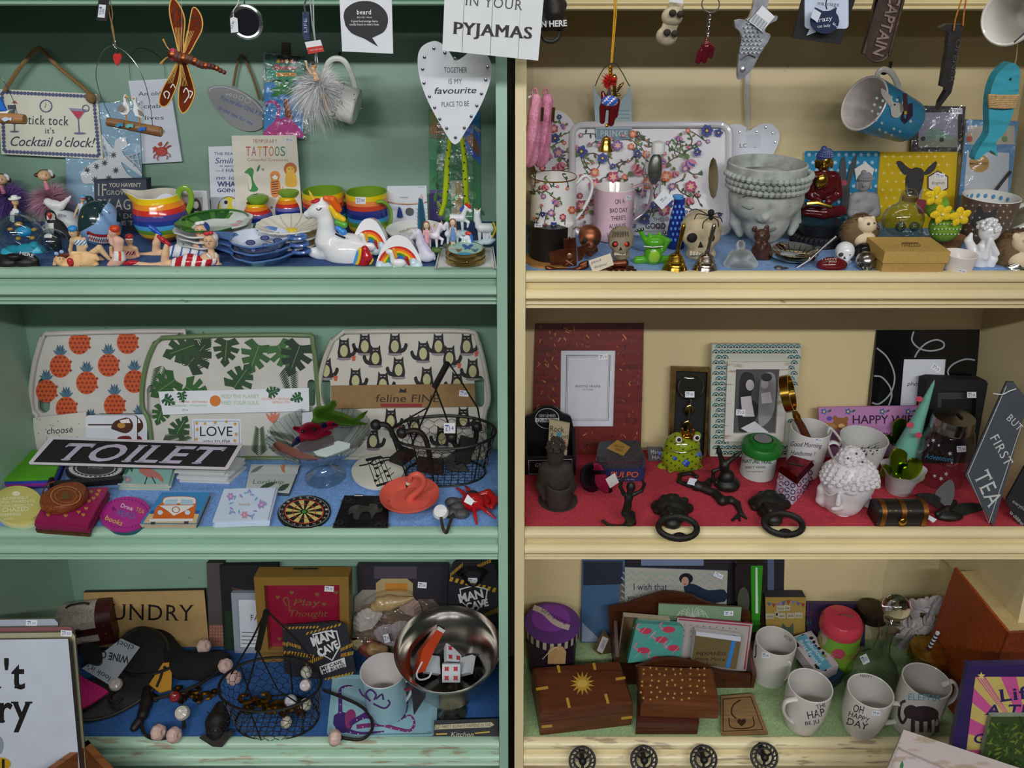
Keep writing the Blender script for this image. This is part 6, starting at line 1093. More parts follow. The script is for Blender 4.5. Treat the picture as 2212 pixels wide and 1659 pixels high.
def hedgehog(label,cx,cy,s,Y):
 t=thg('hedgehog_figure',label,'figurine',V3((pix(cx,cy+s,Y).x,Y,ZS[2])));bl(t,'body','t:6a5236',Y,[E(cx-.1*s,cy+.1*s,.95*s,1.0*s,.8*s)],40,3,ZS[2]);bl(t,'face_and_belly','m:d8c4a4',Y-.5*s*mpp(pix(cx,cy,Y)),[E(cx+.3*s,cy-.35*s,.5*s,.45*s,.45*s),C((cx+.45*s,cy-.3*s,.3*s),(cx+.8*s,cy-.2*s,.12*s)),E(cx+.15*s,cy+.4*s,.6*s,.5*s,.5*s),E(cx-.05*s,cy-.62*s,.14*s,.16*s,.1*s),E(cx+.62*s,cy-.68*s,.14*s,.16*s,.1*s)],48,3,ZS[2]);m=mpp(pix(cx,cy,Y));g=G('t:574026')
 for k in range(420):
  a,b=random.uniform(0,6.28),random.uniform(-.3,1.5);d=V3((cos(a)*cos(b),sin(a)*cos(b),sin(b)))
  if d.y<-.35 and d.x>-.75 and d.z<.8:continue
  P=pix(cx-.1*s,cy+.1*s,Y)+V3((d.x*.93*s,d.y*.78*s,d.z*.98*s))*m;g.tube([P,P+(d+V3((0,0,-.5))).normalized()*.16*s*m],[.0009,.0001],4)
 t.pt('spines',g,kind='stuff');t.pt('nose',G('g:15100e').ell(pix(cx+.9*s,cy-.2*s,Y-.62*s*m),.09*s*m,n=8));t.pt('eye',G('g:15100e').ell(pix(cx+.42*s,cy-.42*s,Y-.95*s*m),.075*s*m,n=8).ell(pix(cx+.72*s,cy-.45*s,Y-.85*s*m),.06*s*m,n=8))
hedgehog('hedgehog figure standing upright behind the cardboard box',1860,500,40,D2(.1));hedgehog('larger hedgehog figure cut by the right edge of the picture',2196,540,48,D2(.05))
Y=D2(.12);t=thg('skull_bottle','clear glass skull-shaped bottle with a cork','bottle',sit(1950,515,2));bl(t,'bottle','clear:dfe8e4',Y,[E(1950,475,44,38,36),E(1962,500,30,22,26),C((1958,440,16),(1964,424,17))],48,5,ZS[2]);g=G('w:b08a5a');turn(g,1965,Y,[(14,434),(16,424),(0,423)],n=18);t.pt('cork',g);t.pt('sockets',G('clear:b8c4c0').ell(pix(1945,490,Y-.025),.007).ell(pix(1975,490,Y-.025),.007),kind='stuff')
Y=D2(.1);t=thg('felt_cactus','green felt cactus with yellow flowers in a brown felt pot','ornament',sit(2045,540,2));bl(t,'cactus','f:6f9a2c',Y,[E(2042,488,33,34,30),E(2025,448,24,24,22)],40,4);g=G('f:8a6238');turn(g,2046,sit(2046,528,2).y,[(24,538),(32,515),(34,508),(0,508)],n=24);t.pt('pot',g);w=G('f:e8e8e0');w.tube([V3((pix(2046,520,Y).x,sit(2046,528,2).y,0))+V3((.0245*cos(a),.0245*sin(a),pix(2046,516,Y).z+.0015*sin(a*16)))for a in[pi+k*.065 for k in range(49)]],.001,5);t.pt('rickrack',w);g=G('f:e8e8d8')
for k in range(40):x,y=2015+(k%8)*8+(k//8%2)*4,462+(k//8)*11;g.ell(on_ball(pix(2042,488,Y),33.5*mpp(pix(2042,488,Y)))(x,y,.0004),.0011,n=5)
t.pt('stitches',g,kind='stuff')
for fx,fy in((2021,424),(2034,462),(2074,468)):
 g=G('f:e8bc1c');m=mpp(pix(fx,fy,Y));c0=pix(fx,fy,Y-.026)
 for k in range(5):a=k*1.257+fx;g.ell(c0+V3((12*m*cos(a),0,10*m*sin(a))),(.0075,.002,.0055),rot=(0,-a,0),n=10)
 f_=t.pt('flower',g);t.pt('flower_centre',G('f:f0dca0').ell(c0+V3((0,-.003,0)),.002,n=8),parent=f_)
t=mug('mug','brown star-patterned mug with a fox print and patterned white inside','mug',2128,520,42,424,58,2,'v:5f4c42','g:d4d4d0',[(2190,450),(2215,442),(2232,455),(2222,480),(2190,496)],[(52,470)],hr=7,hmat='g:d4d4d0');i=ink(t,t.fn)
for a in range(6):
 for b in range(8):i.star(2086+b*15+(a%2)*7,444+a*13,4,'p:bdb4a4',4,.3)if 2086+b*15<2180 else 0
i.up(2);i.poly(sp2([(2100,485),(2106,462),(2116,444),(2126,458),(2140,458),(2154,448),(2150,470),(2140,485),(2118,495)],3,True),'p:3a3a3c');i.poly([(2108,480),(2124,474),(2120,490)],'p:b8b4b0')
P=t.P;i=Ink(on_cyl(t.ax,t.Y,t.pm[-1][0]-.004));
g=G('p:4f8ab4')
for k in range(9):a=.35+k*.3;c0=V3((t.ax+(t.pm[-1][0]-.0045)*cos(a),t.Y+(t.pm[-1][0]-.0045)*sin(a),P.z+t.pm[-1][1]-.008));g.ell(c0,(.0024,.0008,.0034),rot=(0,0,a+1.57),n=4)
t.pt('inner_border',g,kind='stuff')
Y=D2(.04);t=thg('cherub_figure','white glazed cherub figure sitting with its chin on its hands','figurine',sit(2120,588,2));bl(t,'figure','g:dcdcde',Y,[E(2138,500,22,22,20),C((2130,525,12),(2118,550,20),(2112,572,20)),C((2140,530,8,-10),(2152,548,6,-14),(2140,518,5,-18)),C((2120,532,8,-8),(2128,556,6,-18),(2136,524,5,-18)),C((2115,575,10),(2145,560,9,-10),(2135,588,7,-12),(2150,588,5,-14)),C((2100,540,12,6),(2092,520,8,10),(2098,506,4,10))],64,4,ZS[2]);g=G('g:d4d4d6')
for k in range(34):a,b=random.uniform(0,6.28),random.uniform(.1,1.5);g.ell(pix(2136,495,Y)+V3((cos(a)*cos(b),sin(a)*cos(b),sin(b)))*21*mpp(pix(2136,495,Y)),.0032,n=8)
t.pt('curls',g,kind='stuff');face(t,Y-.0145,2146,504,13,eye='g:b8b8bc',lip='g:c0b8b8')
t=mug('tealight_pot','small plain white pot with a price sticker next to the box','pot',2070,582,30,548,36,2,'g:d8d0ca',None,None);stk(t,t.fn,2078,587,18,9,'£2.90')
for cx,cy,s,m_,Yq,lab in((1825,546,40,'g:dcdcde',D2(.055),'small white skull ornament'),(1866,548,40,'g:131313',D2(.055),'small glossy black skull ornament'),(1870,568,42,'M:a8a6a4',.016,'small chrome silver skull ornament')):t=thg('skull_ornament',lab,'skull',V3((pix(cx,cy+s*.7,Yq).x,Yq,ZS[2])),'three small skulls');skull(t,Yq,cx,cy,s,m_,cutz=ZS[2],teeth=m_,dark='m:3a3a3e' if 'dc' in m_ else 'm:0c0a0a')
t=thg('worry_stone','polished dark red stone heart engraved with white writing','ornament',sit(1797,588,2));bl(t,'stone','g:5f1418',.018,[E(1797,573,33,17,18)],34,2,ZS[2]);i=Ink(lambda x,y,o=0:pix(x,y,.018-.0115-o+abs(x-1797)*.00015));i.text('I LOVE',1776,562,1808,4,'p:d8c8c0',y1=561);i.text('you',1790,567,1806,6,'p:d8c8c0',shear=.2);t.pt('writing',i)
z=ZS[2];A=sit(1900,594,2);B=sit(2040,594,2);hgt=.030;dep=.058;t=thg('cardboard_box','tan cardboard gift box with a fitted lid','box',(A+B)/2);bx=G('k:b08c4c').box((A.x+.002,A.y+.002,z),(B.x-.002,A.y+dep-.002,z+hgt));t.pt('box',bx);lid=t.pt('lid',G('k:b8954f').box((A.x,A.y,z+.016),(B.x,A.y+dep,z+hgt+.0015)));i=Ink(lvl(z+hgt+.0015).hit);i.text('TIMELESS',1946,533,1988,6,'p:4a3a20',serif=True);i.line([(1948,525),(1984,525)],2,'p:4a3a20');t.pt('print',i,parent=lid)
t=thg('silver_ornament','shiny silver ornament at the right end of the shelf','ornament',sit(2192,590,2));bl(t,'body','M:b4b4b6',.014,[E(2196,585,24,12,14),C((2180,578,6),(2200,572,7))],30,3,ZS[2])
flush()
# ================================================================ green bookcase, middle shelf
def tray(label,pl,o,holes,mat,rim):
 t=thg('serving_tray',label,'tray',pl.hit(sum(p[0]for p in o)/len(o),max(p[1]for p in o)));t.pl=pl;t.main=t.pt('tray',holed(pl,o,holes,.005,mat));t.pt('rim',G(rim).tube([pl.hit(x,y,.002)for x,y in o],.004,8,closed=True));return t
def slot(x0,x1,y0,y1):return rrect(x0,y0,x1,y1,(x1-x0)/2.05,4)
t=tray('white tray printed with orange pineapples',sdg(230,982,3,13),sp2([(100,721),(250,717),(385,716),(402,730),(412,860),(420,984)],3)+sp2([(82,984),(82,905),(70,885),(67,845),(74,790),(86,745),(92,728)],3),[slot(82,108,816,892)],'s:c4c0ba','s:bdb8b2');i=ink(t)
for x,y in((130,791),(187,827),(234,789),(290,824),(143,882),(247,876),(171,741),(275,740),(100,845),(196,930),(302,920),(350,790)):
 i.lay=0
 for a in(40,60,75,90,105,120,140)if y>760 else():i.leaf(x,y-22,26 if 60<a<120 else 20,6,a,'p:3a5a70' if a%2 else 'p:4f7084')
 i.circ(x,y,23,25,'p:c4562c',18);i.up()
 for u in range(-2,3):
  for v in range(-2,3):
   if abs(u)+abs(v)<4:i.star(x+u*9+(v%2)*4.5,y+v*9.5,4,'p:8a2f1c',4,.5)
t=tray('white tray printed with green jungle leaves, wearing a paper sleeve',sdg(500,990,3,14),sp2([(350,730),(500,724),(655,724),(676,740),(688,860),(700,990)],3)+sp2([(330,990),(322,910),(308,880),(308,830),(318,780),(334,742)],3),[slot(317,344,830,905),slot(664,681,820,878)],'s:c8c6be','s:6a8058');i=ink(t)
def monstera(i,x,y,s,ang,m):
 o=[];c,q=cos(R(ang)),sin(R(ang))
 for u,v in((0,.06),(-.12,.3),(.1,.5),(.2,.2),(.24,.2),(.3,.52),(.48,.44),(.42,.18),(.46,.17),(.6,.4),(.76,.28),(.66,.12),(.7,.1),(.86,.18),(1.05,0)):o.append((u,v))
 i.poly([(x+s*(u*c-v*q),y-s*(u*q+v*c))for u,v in o+[(u,-v)for u,v in o[::-1][1:]]],m);i.up(.4);i.line([(x,y),(x+.8*s*cos(R(ang)),y-.8*s*sin(R(ang)))],1.2,'p:7a9a5c')
def palm(i,x,y,ln,ang,m,n=14):
 for k in range(n):t_=k/n;q=(x+ln*t_*cos(R(ang)),y-ln*t_*sin(R(ang)));i.leaf(q[0],q[1],ln*.42*(1-.5*t_),3,ang+48,m);i.leaf(q[0],q[1],ln*.42*(1-.5*t_),3,ang-48,m)
for a in((352,790,60,250,'p:2f4a2c'),(420,800,80,70,'p:34402e'),(395,790,50,60,'p:2c3f28')):palm(i,*a)
for a in((378,820,62,215,'p:2f5a2c'),(405,790,74,50,'p:2c3f2a'),(420,745,70,200,'p:2f4a2c'),(560,745,66,250,'p:3a5f34'),(490,735,56,265,'p:2c4428'),(505,838,62,55,'p:2f5030'),(600,745,60,300,'p:3f6a38'),(648,745,70,250,'p:26382a'),(400,835,60,330,'p:33602f'),(380,940,46,60,'p:2f5030'),(352,880,40,250,'p:2f5a2c')):monstera(i,*a)
palm(i,620,790,70,280,'p:2c4030');palm(i,350,960,60,20,'p:3a5030');palm(i,640,960,60,160,'p:3a5030');palm(i,560,985,60,90,'p:44583c')
for a in(60,80,100,125):i.leaf(590,915,28,6,a,'p:c8705a')
p2=Pl(t.pl.P+t.pl.n*.007,t.pl.n);sl=t.pt('paper_sleeve',sb(p2,[(342,846),(667,838),(668,888),(352,896)],.0008,'p:dfe3e8'),parent=t.main);i=ink(t,on(p2),parent=sl,name='sleeve_print');i.circ(465,866,12,mat='p:d07a34');i.up();i.text('FEED THE PLANET',478,860,560,8,'p:9ac090');i.text('FEED YOUR SOUL',478,874,560,8,'p:9ac090');i.text('PLASTIC - BPA FREE - SUSTAINABLE',362,870,448,4,'p:c86a4a');i.text('BIODEGRADABLE - PHTHALATE FREE',368,878,446,4,'p:8ab080');i.text('ECO-FRIENDLY BIODEGRADABLE',566,864,640,5,'p:d88a6a');i.text('BAMBOO TRAY',588,871,628,5,'p:d88a6a');i.sticker(400,886,16,8,'£14.90',-3)
for x,y,s_,a in((355,860,26,330),(392,848,22,280),(580,850,26,20),(650,856,24,200)):monstera(i,x,y,s_,a,'p:2a5a3c')
t=tray('cream tray printed with black cats, wearing a brown card sleeve',sdg(880,988,3,13.5),sp2([(745,717),(880,715),(1010,716),(1030,732),(1046,790),(1056,860),(1046,900),(1050,990)],3)+sp2([(712,990),(712,900),(694,870),(690,830),(700,780),(718,735)],3),[slot(694,714,818,878),slot(1025,1046,812,880)],'s:cac6ba','s:bdb8ac');i=ink(t)
for k,(x,y)in enumerate(((743,753),(811,769),(853,736),(914,759),(971,769),(861,794),(768,818),(922,815),(704,796),(1021,797),(827,826),(987,826),(844,905),(895,919),(1001,902),(947,728),(1008,742),(955,943),(806,948),(788,727))):
 i.lay=0;y=max(y,743);f=1 if k%2 else-1;b='p:1d1b1e';i.circ(x,y+22,16,4,'p:8a7f84',12);i.poly(sp2([(x-f*9,y+20),(x-f*22,y+16),(x-f*28,y+2),(x-f*22,y-2),(x-f*18,y+8),(x-f*9,y+12)],3,True),b)
 i.poly([(x-13,y+20)]+sp2([(x-14,y+8),(x-11,y-8),(x-10,y-24)],3)+[(x-5,y-18),(x+5,y-18),(x+10,y-24)]+sp2([(x+11,y-8),(x+14,y+8),(x+13,y+20)],3),b);i.up();i.circ(x,y+5,8.5,13,'p:b8b486',14)
 for e in(-4,4):i.line([(x+e-2,y-13),(x+e,y-12),(x+e+2,y-13)],1,'p:d8d4c8')
 if k%4==0:i.poly([(x-f*26,y+16),(x-f*16,y+16),(x-f*18,y+27),(x-f*24,y+27)],'p:c05a40')
p2=Pl(t.pl.P+t.pl.n*.007,t.pl.n);sl=t.pt('card_sleeve',sb(p2,[(715,833),(1025,829),(1027,878),(716,883)],.0008,'k:8f7048'),parent=t.main);i=ink(t,on(p2),parent=sl,name='sleeve_print');i.text('feline FINE',811,869,948,17,'p:33271c',shear=.1);i.rect(822,872,912,879,'p:8a2a2a');i.poly([(862,848),(865,838),(869,842),(873,842),(877,838),(878,848)],'p:1d1b1e');i.sticker(1002,850,20,13,'£7.90',5)
pl=sdg(150,990,3,14);t=bo('trinket_tray','cream spotted card lettered choose happy','card',pl,[(71,903),(186,890),(190,990),(76,990)],.004,'g:c9c6c0');i=ink(t);i.text('choose',101,938,157,14,'p:1d1b1c',y1=934,shear=.15);i.text('HAPPY',100,955,166,12,'p:a8a098')
for k in range(16):i.circ(80+(k*29)%100,905+(k*13)%60,1.6,mat='p:9a8a70',n=6)
for k,(dx,dy,lab)in enumerate(((22,2,'white guitar coaster standing behind the other one'),(0,0,'white guitar coaster standing in front'))):
 pl=sdg(250+dx,991-dx*.1,3,14);t=bo('coaster',lab,'coaster',pl,rrect(185+dx,897-dy,296+dx,990,8),.004,'s:d2d6de','m:1d1d20',group='guitar coasters');i=ink(t);i.rect(190+dx,916,260+dx,919,'p:3a2018');i.poly(sp2([(240+dx,925),(246+dx,912),(258+dx,906),(276+dx,902),(286+dx,912),(286+dx,926),(272+dx,936),(250+dx,930)],3,True),'p:4a2818');i.up();i.circ(262+dx,919,9,6,'p:b0803a');i.poly([(258+dx,908),(278+dx,904),(282+dx,914),(262+dx,914)],'p:e0dcd4');i.poly(sp2([(250+dx,955),(256+dx,944),(280+dx,942),(286+dx,955)],3),'p:6a1520')
pl=sdg(468,992,3,16);t=bo('sign_block','white LOVE sign block with gold stars','sign',pl,[(415,905),(520,905),(524,992),(417,992)],.012,'p:d6dae2');i=ink(t);i.text('LOVE',432,942,502,21,'p:15171c');i.text('you to the',438,957,496,9,'p:15171c',shear=.2)
for x,y in((425,914),(443,915),(465,913),(489,911),(508,916),(426,928),(510,938),(424,949),(507,952)):i.star(x,y,5,'p:c89a3a')
i.line([(419,910),(516,910)],1,'p:5a7a9a');i.line([(419,910),(420,985)],1,'p:5a7a9a');i.line([(516,910),(518,985)],1,'p:5a7a9a')
def stack(name,labels,cat,group,o,n,th,mats,jit=.002,sh=3,base=0.0,sides=None):
 th*=.7;zt=ZS[sh]+base+n*th;top=lvl(zt);W3=[top.hit(*p)for p in ccw(o)[::-1]];out=None;rd=random.Random(len(o)+int(o[0][0]))
 for k in range(n):
  z=ZS[sh]+base+(k+1)*th;d=V3((rd.uniform(-jit,jit),rd.uniform(-jit,jit),z-zt))if k<n-1 else V3((0,0,0));f=[p+d for p in W3];g=G(mats[k%len(mats)])
  if(f[1]-f[0]).cross(f[2]-f[1]).z<0:f=f[::-1]
  g.prism(f,(0,0,-th*.93),None,sides);c=sum(f,V3())/len(f);t=thg(name,labels[k],cat,c-V3((0,0,th)),group if n>1 else None);t.main=t.pt(name+'_body',g);out=t;out.pl=Pl(c,(0,0,1))
 return out
def ords(n,s,top):return[s+', '+('bottom of its stack','second from the bottom','third from the bottom','fourth from the bottom','fifth from the bottom')[k]if k<n-1 else top for k in range(n)]
def oval(cx,cy,rx,ry,rot=0,n=36):c,s_=cos(R(rot)),sin(R(rot));return[(cx+rx*cos(a)*c-ry*sin(a)*s_,cy+rx*cos(a)*s_+ry*sin(a)*c)for a in[2*pi*k/n for k in range(n)]]
stack('notebook',['dark indigo notebook at the bottom of the pile at the left wall','purple notebook in the pile at the left wall','magenta notebook in the pile at the left wall','blue notebook under the green one','bright green notebook on top of the pile at the left wall'],'notebook','pile of bright notebooks',[(4,1036),(50,972),(140,972),(116,1032)],5,.006,['m:2a1c5c','m:5a2a84','m:8a1f7c','m:2a3a9c','s:4f9a1a'],.003)
t=stack('coaster',ords(3,'pale yellow round coaster','pale yellow round coaster with white lettering on top of its stack'),'coaster','yellow round coasters',oval(38,1088,54,39),3,.007,['s:b8c4a4','s:c8c48c','s:c0b868'],.003);i=ink(t)
for s_,a,b,y,c_ in(('ACHINGLY',5,62,1080,6),('COOL PARENTS',-12,75,1088,6),('OF THEIR PERFECTLY',-15,72,1096,5),('CHAZED',5,62,1106,9),('OFFSPRING',-8,45,1116,6),('live here',8,28,1124,5)):i.text(s_,a,y,b,c_,'p:e6e2c8',y1=y-3)
i.circ(35,1066,9,5,'p:e0dcc0')
t=stack('notebook',ords(5,'leopard print notebook under the magenta ones','x')[:2]+['magenta heart notebook, lowest of three','magenta heart notebook, middle of three','magenta notebook with gold hearts under the round leather case'],'notebook','magenta and leopard notebooks',[(75,1126),(108,1058),(234,1052),(190,1134)],5,.006,['l:5a3c20','l:4a3018','m:7a1440','m:821546','s:8f1a4e'],.003);i=ink(t)
for x,y in((197,1062),(210,1068),(192,1082),(202,1076),(186,1098),(180,1112),(142,1114),(104,1112),(170,1106),(214,1060)):i.heart(x,y,4.5,'p:a87a3c')
P=flo(142,1084,ZS[3]+.0213);r=47*mpp(P);t=thg('leather_case','round tan leather case with a stamped tree and cord','case',P);t.main=t.pt('case',G('l:7a3c1c').lathe([(r*.95,0),(r,.003),(r,.010),(r*.94,.014),(0,.0145)],TL(P),40));i=ink(t,lvl(P.z+.0147).hit);i.ring(142,1071,33,21,1.6,'p:c08a50');i.ring(142,1071,24,15,1.2,'p:b07a44');i.poly([(131,1078),(152,1078),(146,1066),(141,1060),(137,1068)],'p:5a4a24');wire(t,'cord',P.y+.02,[(125,1052),(108,1058),(92,1068),(100,1048),(118,1040)],1.6,'l:6a3018');g=G('M:c0a070')
for a in(.4,1.9,3.4,4.9):g.ell(P+V3((r*.62*cos(a),r*.62*sin(a),.0148)),.0012,n=6)
t.pt('studs',g,kind='stuff')
t=stack('coaster',['teal round coaster under the pink one','bright pink round coaster about tea and books'],'coaster','tea and books coasters',oval(270,1109,55,36,-8),2,.006,['s:2a5a64','s:a82a84'],.004);i=ink(t);i.text('Drink',260,1095,286,9,'p:e8e0e8',y1=1104,shear=.1);i.text('TEA',292,1104,310,10,'p:d0a830',y1=1111);i.text('&',241,1103,251,10,'p:5a1a50');i.text('READ',252,1112,290,13,'p:4a70b8',y1=1122);i.text('books',226,1122,262,11,'p:d0c838',y1=1136,shear=.2)
for k in range(40):a=k*.157;i.circ(270+50*cos(a),1109+31*sin(a),1.7,mat='p:7a1a60',n=6)
t=stack('coaster',ords(4,'blue-edged van coaster','square coaster with an orange camper van picture, topmost'),'coaster','camper van coasters',[(302,1132),(350,1063),(454,1063),(424,1132)],4,.0042,['s:2a5a84','s:b89a6a','s:2a5a84','s:2f80b8'],.004,sides='w:b8a488');i=ink(t);i.poly([(309,1130),(424,1130),(430,1110),(322,1110)],'p:c8b080');i.poly([(322,1110),(430,1110),(432,1102),(327,1102)],'p:2a5a94');i.up();i.poly(sp2([(330,1120),(336,1098),(350,1085),(356,1074),(392,1072),(420,1075),(424,1088),(418,1120)],3),'p:c8601c');i.up();i.poly(sp2([(352,1086),(358,1075),(392,1073),(420,1076),(422,1088)],3),'p:dcdcd8');i.poly([(344,1092),(421,1091),(400,1103),(375,1114),(362,1103)],'p:dcdcd8');i.up();i.poly([(353,1090),(359,1079),(384,1078),(382,1090)],'p:a8c4d4');i.poly([(389,1090),(391,1078),(416,1079),(417,1090)],'p:a8c4d4');i.ring(380,1101,9,7,2,'p:b0501c');i.circ(346,1107,6,5,'p:c4d4e8');i.circ(405,1107,6,5,'p:c4d4e8');i.poly([(322,1121),(418,1120),(416,1126),(324,1127)],'p:d8d8d4');i.poly([(326,1127),(336,1127),(334,1133),(325,1133)],'p:3a3a3c');i.poly([(398,1126),(408,1126),(406,1132),(397,1132)],'p:3a3a3c')
t=stack('coaster',ords(4,'white wreath coaster','white square coaster with a pastel flower wreath, topmost'),'coaster','wreath coasters',[(459,1126),(484,1056),(596,1053),(578,1122)],4,.0046,['s:c4d2e4'],.003);i=ink(t);i.text('lovely',516,1092,540,6,'p:b0985a',shear=.2)
for k in range(26):a=k*.2417;i.leaf(530+36*cos(a),1089+24*sin(a),12,4,k*57,'p:7fa4c8' if k%3 else 'p:9a8ac4')
for x,y in((498,1072),(528,1112),(565,1090)):i.flower(x,y,9,6,'p:a88ac0' if x!=528 else 'p:c88aa4','p:d8a8b8')
t=stack('coaster',ords(3,'turquoise flamingo coaster','turquoise coaster with a pink flamingo, topmost'),'coaster','flamingo coasters',[(254,1045),(274,1012),(374,1012),(364,1046)],3,.0045,['s:8fc0b8'],.004,sides='w:c8c0b0');i=ink(t);i.poly(sp2([(300,1018),(306,1010),(330,1014),(350,1030),(352,1042),(340,1034),(318,1030)],3,True),'p:c87a70');i.line([(318,1030),(312,1046)],2,'p:2a2a30');i.line([(328,1030),(336,1045)],2,'p:2a2a30');i.flower(276,1036,9,6,'p:a890b8');i.leaf(285,1020,24,8,100,'p:2a5a48');i.leaf(268,1026,24,8,60,'p:2f6a50')
t=stack('coaster',ords(5,'white flower-edged coaster','white square coaster with orange flowers, topmost under the sign'),'coaster','white floral coasters',[(376,1018),(402,984),(522,988),(484,1022)],5,.0055,['s:c8cac8'],.007);g=G('m:c06a34')
zt=ZS[3]+.0275
t=stack('coaster',['black scalloped round coaster, lower one','black scalloped round coaster with a white rim, upper one'],'coaster','scalloped coasters',oval(206,1012,62,24),2,.007,['s:24242a'],.004);i=ink(t);i.ring(206,1012,58,21,7,'p:c4c4c4');i.ring(206,1012,44,15,3,'p:c4c4c4');i.text('friends',190,1012,222,6,'p:c4c4c4')
for k in range(30):i.circ(206+51*cos(k*.2094),1012+18*sin(k*.2094),3,2,'p:c4c4c4',8)
Y=flo(190,1050,ZS[3]+.008).y;t=thg('iron_spike','black iron railway spike lying across the coasters','bottle opener',flo(190,1046,ZS[3]));g=G('i:17171a');M=TL(flo(118,1048,ZS[3]+.012))@Matrix.Rotation(R(8),4,'Z');g.box((0,-.005,-.004),(.098,.005,.005),None,M);g.lathe([(.004,0),(.013,.002),(.013,.005),(0,.009)],M@Matrix.Rotation(R(-90),4,'Y'),16);t.pt('spike',g)
P=flo(285,1011,ZS[3]+.045);n=V3((0,-cos(R(52)),sin(R(52))));pl=Pl(P,n);o=[(111,943),(521,957),(524,962),(493,1013),(488,1015),(64,1003),(62,999),(106,945)];t=bo('metal_sign','black metal TOILET sign with raised silver letters lying across the coaster stacks','sign',pl,o,.002,'s:b9b2b8','s:8a8288','plate');i=ink(t);i.poly([(116,949),(514,962),(486,1009),(72,998)],'s:141416');i.up();t2=ink(t,None,'raised_letters');t2.base=.0016;t2.text('TOILET',111,993,453,37,'s:a49cae',y1=1002,serif=True,bold=.02,shear=1.02)
pl=lvl(ZS[3]+.006);o=[(530,1058),(542,1003),(648,1004),(624,1066)];t=thg('photo_album','leaf-printed wallet lettered Lordship with a mirrored top','wallet',sit(588,1060,3));t.pl=pl;g=G('s:b4bcb8');g.prism([pl.hit(*p)for p in o],(0,0,-.0055),None,'s:3a4446');t.main=t.pt('cover',g);i=ink(t);i.poly([(537,1024),(642,1024),(645,1008),(541,1008)],'p:c0c6c6');i.text('Lordship',546,1045,612,9,'p:5a6a62',shear=.3);i.leaf(560,1055,40,10,20,'p:2f4a34');i.leaf(600,1060,30,12,30,'p:2f4a34');i.leaf(540,1022,34,8,30,'p:6a7a70');i.leaf(610,1020,20,8,80,'p:c07a5a');i.leaf(616,1022,20,6,120,'p:c07a5a')
P=sit(702,1030,3);Y=P.y;t=thg('glass_stand','ribbed clear glass pedestal bowl holding small beanbag animals','cake stand',P);m=mpp(P);zb=pix(695,945,Y).z-P.z
pr=[(43*m,0),(42*m,.004),(24*m,.012),(11*m,.024),(10*m,.034),(30*m,.041),(74*m,.058),(100*m,zb+.004),(108*m,zb+.012)];fr=lambda a,z:1+.012*cos(40*a);t.pt('bowl_and_foot',G('clear').lathe(pr+[(r_-.003,z_)for r_,z_ in reversed(pr[4:])],TL((pix(697,985,Y).x,Y,P.z)),80,fr=fr));zz=P.z+.062;cx3=pix(697,985,Y).x
g=G('clear:dfe8ea')
for k in range(44):a=k*.1428;g.tube([V3((cx3+r_*cos(a),Y+r_*sin(a),P.z+z_))for r_,z_ in pr[6:]],.0008,4)
t.pt('ribs',g,kind='stuff')
def bean(label,mat,prims,Yq,extra=None,k=4):
 t=thg('beanbag_animal',label,'toy',pix(prims[0][1]if prims[0][0]=='e' else prims[0][1][0][0],prims[0][2]if prims[0][0]=='e' else prims[0][1][0][1],Yq));bl(t,'body',mat,Yq,prims,52,k);extra and extra(t);return t
bean('shiny green beanbag seahorse lying across the glass bowl','x:5f8c2c',[C((720,872,8),(712,882,9),(690,893,14),(682,908,14)),C((690,895,16),(735,905,14),(765,912,8)),C((765,912,6),(782,898,5),(793,888,2)),C((765,914,6),(792,916,2.5))],Y+.02,lambda t:t.pt('label_tag',sb(upr(665,915,Y+.012),[(653,892),(675,890),(676,918),(653,918)],.0006,'p:d0d6dc')));bean('shiny red and blue beanbag crab in the glass bowl','x:a81c3c',[E(672,932,26,18,18),C((690,925,9),(715,918,9),(728,918,4)),C((690,938,9),(712,935,5)),C((655,930,8),(637,925,5)),C((655,945,9),(638,955,6),(632,962,3))],Y-.012,lambda t:(t.pt('eyes',G('g:0c0c0e').ell(pix(654,932,Y-.024),.0028,n=10).ell(pix(679,928,Y-.024),.0028,n=10)),[bl(t,'claw','x:1f2a5c',Y-.014,[q],24)for q in(C((645,950,8),(632,962,3)),C((700,920,7),(722,917,4)))]))
for lab,c_,o in(('silver and pink foil packet in the glass bowl','x:b4a8ac',[(640,965),(662,948),(720,940),(722,960),(680,975),(648,975)]),('white sea creature shaped magnet in the glass bowl','s:bcc8c4',[(676,975),(730,952),(757,958),(755,968),(705,987),(685,984)]),('brown seahorse shaped magnet on the bowl edge','s:7a4a40',[(588,960),(600,952),(660,980),(696,992),(690,1000),(664,998),(600,972)])):q=Pl(V3((0,Y-.02,zz+.01)),(0,-.5,.86));t=thg('magnet',lab,'magnet',q.hit(*o[0]));t.pt('magnet',sb(q,o,.004,c_))
t=stack('coaster',['white round music coaster, lower one','white round coaster with black music notes, upper one'],'coaster','music coasters',oval(816,1016,57,36,-4),2,.007,['g:d4d2c4'],.006);i=ink(t);nk='p:141414'
for k in range(5):i.line([(793+k*8,992-k*1.5),(812+k*8.5,1046-k*2)],1.5,nk)
i.poly([(789,991),(823,984),(826,990),(791,997)],nk);i.poly([(812,1047),(848,1037),(850,1042),(814,1052)],nk);i.line(sp2([(776,1006),(788,1004),(800,1000),(810,992),(822,990),(842,988),(846,992),(826,996),(808,1004),(798,1000)],4),3,nk)
for x,y in((813,1011),(824,1000),(832,1018),(815,1028),(839,1028),(811,1038)):i.circ(x,y,4,3,nk,10);i.line([(x+3,y),(x+12,y-8)],1.5,nk)
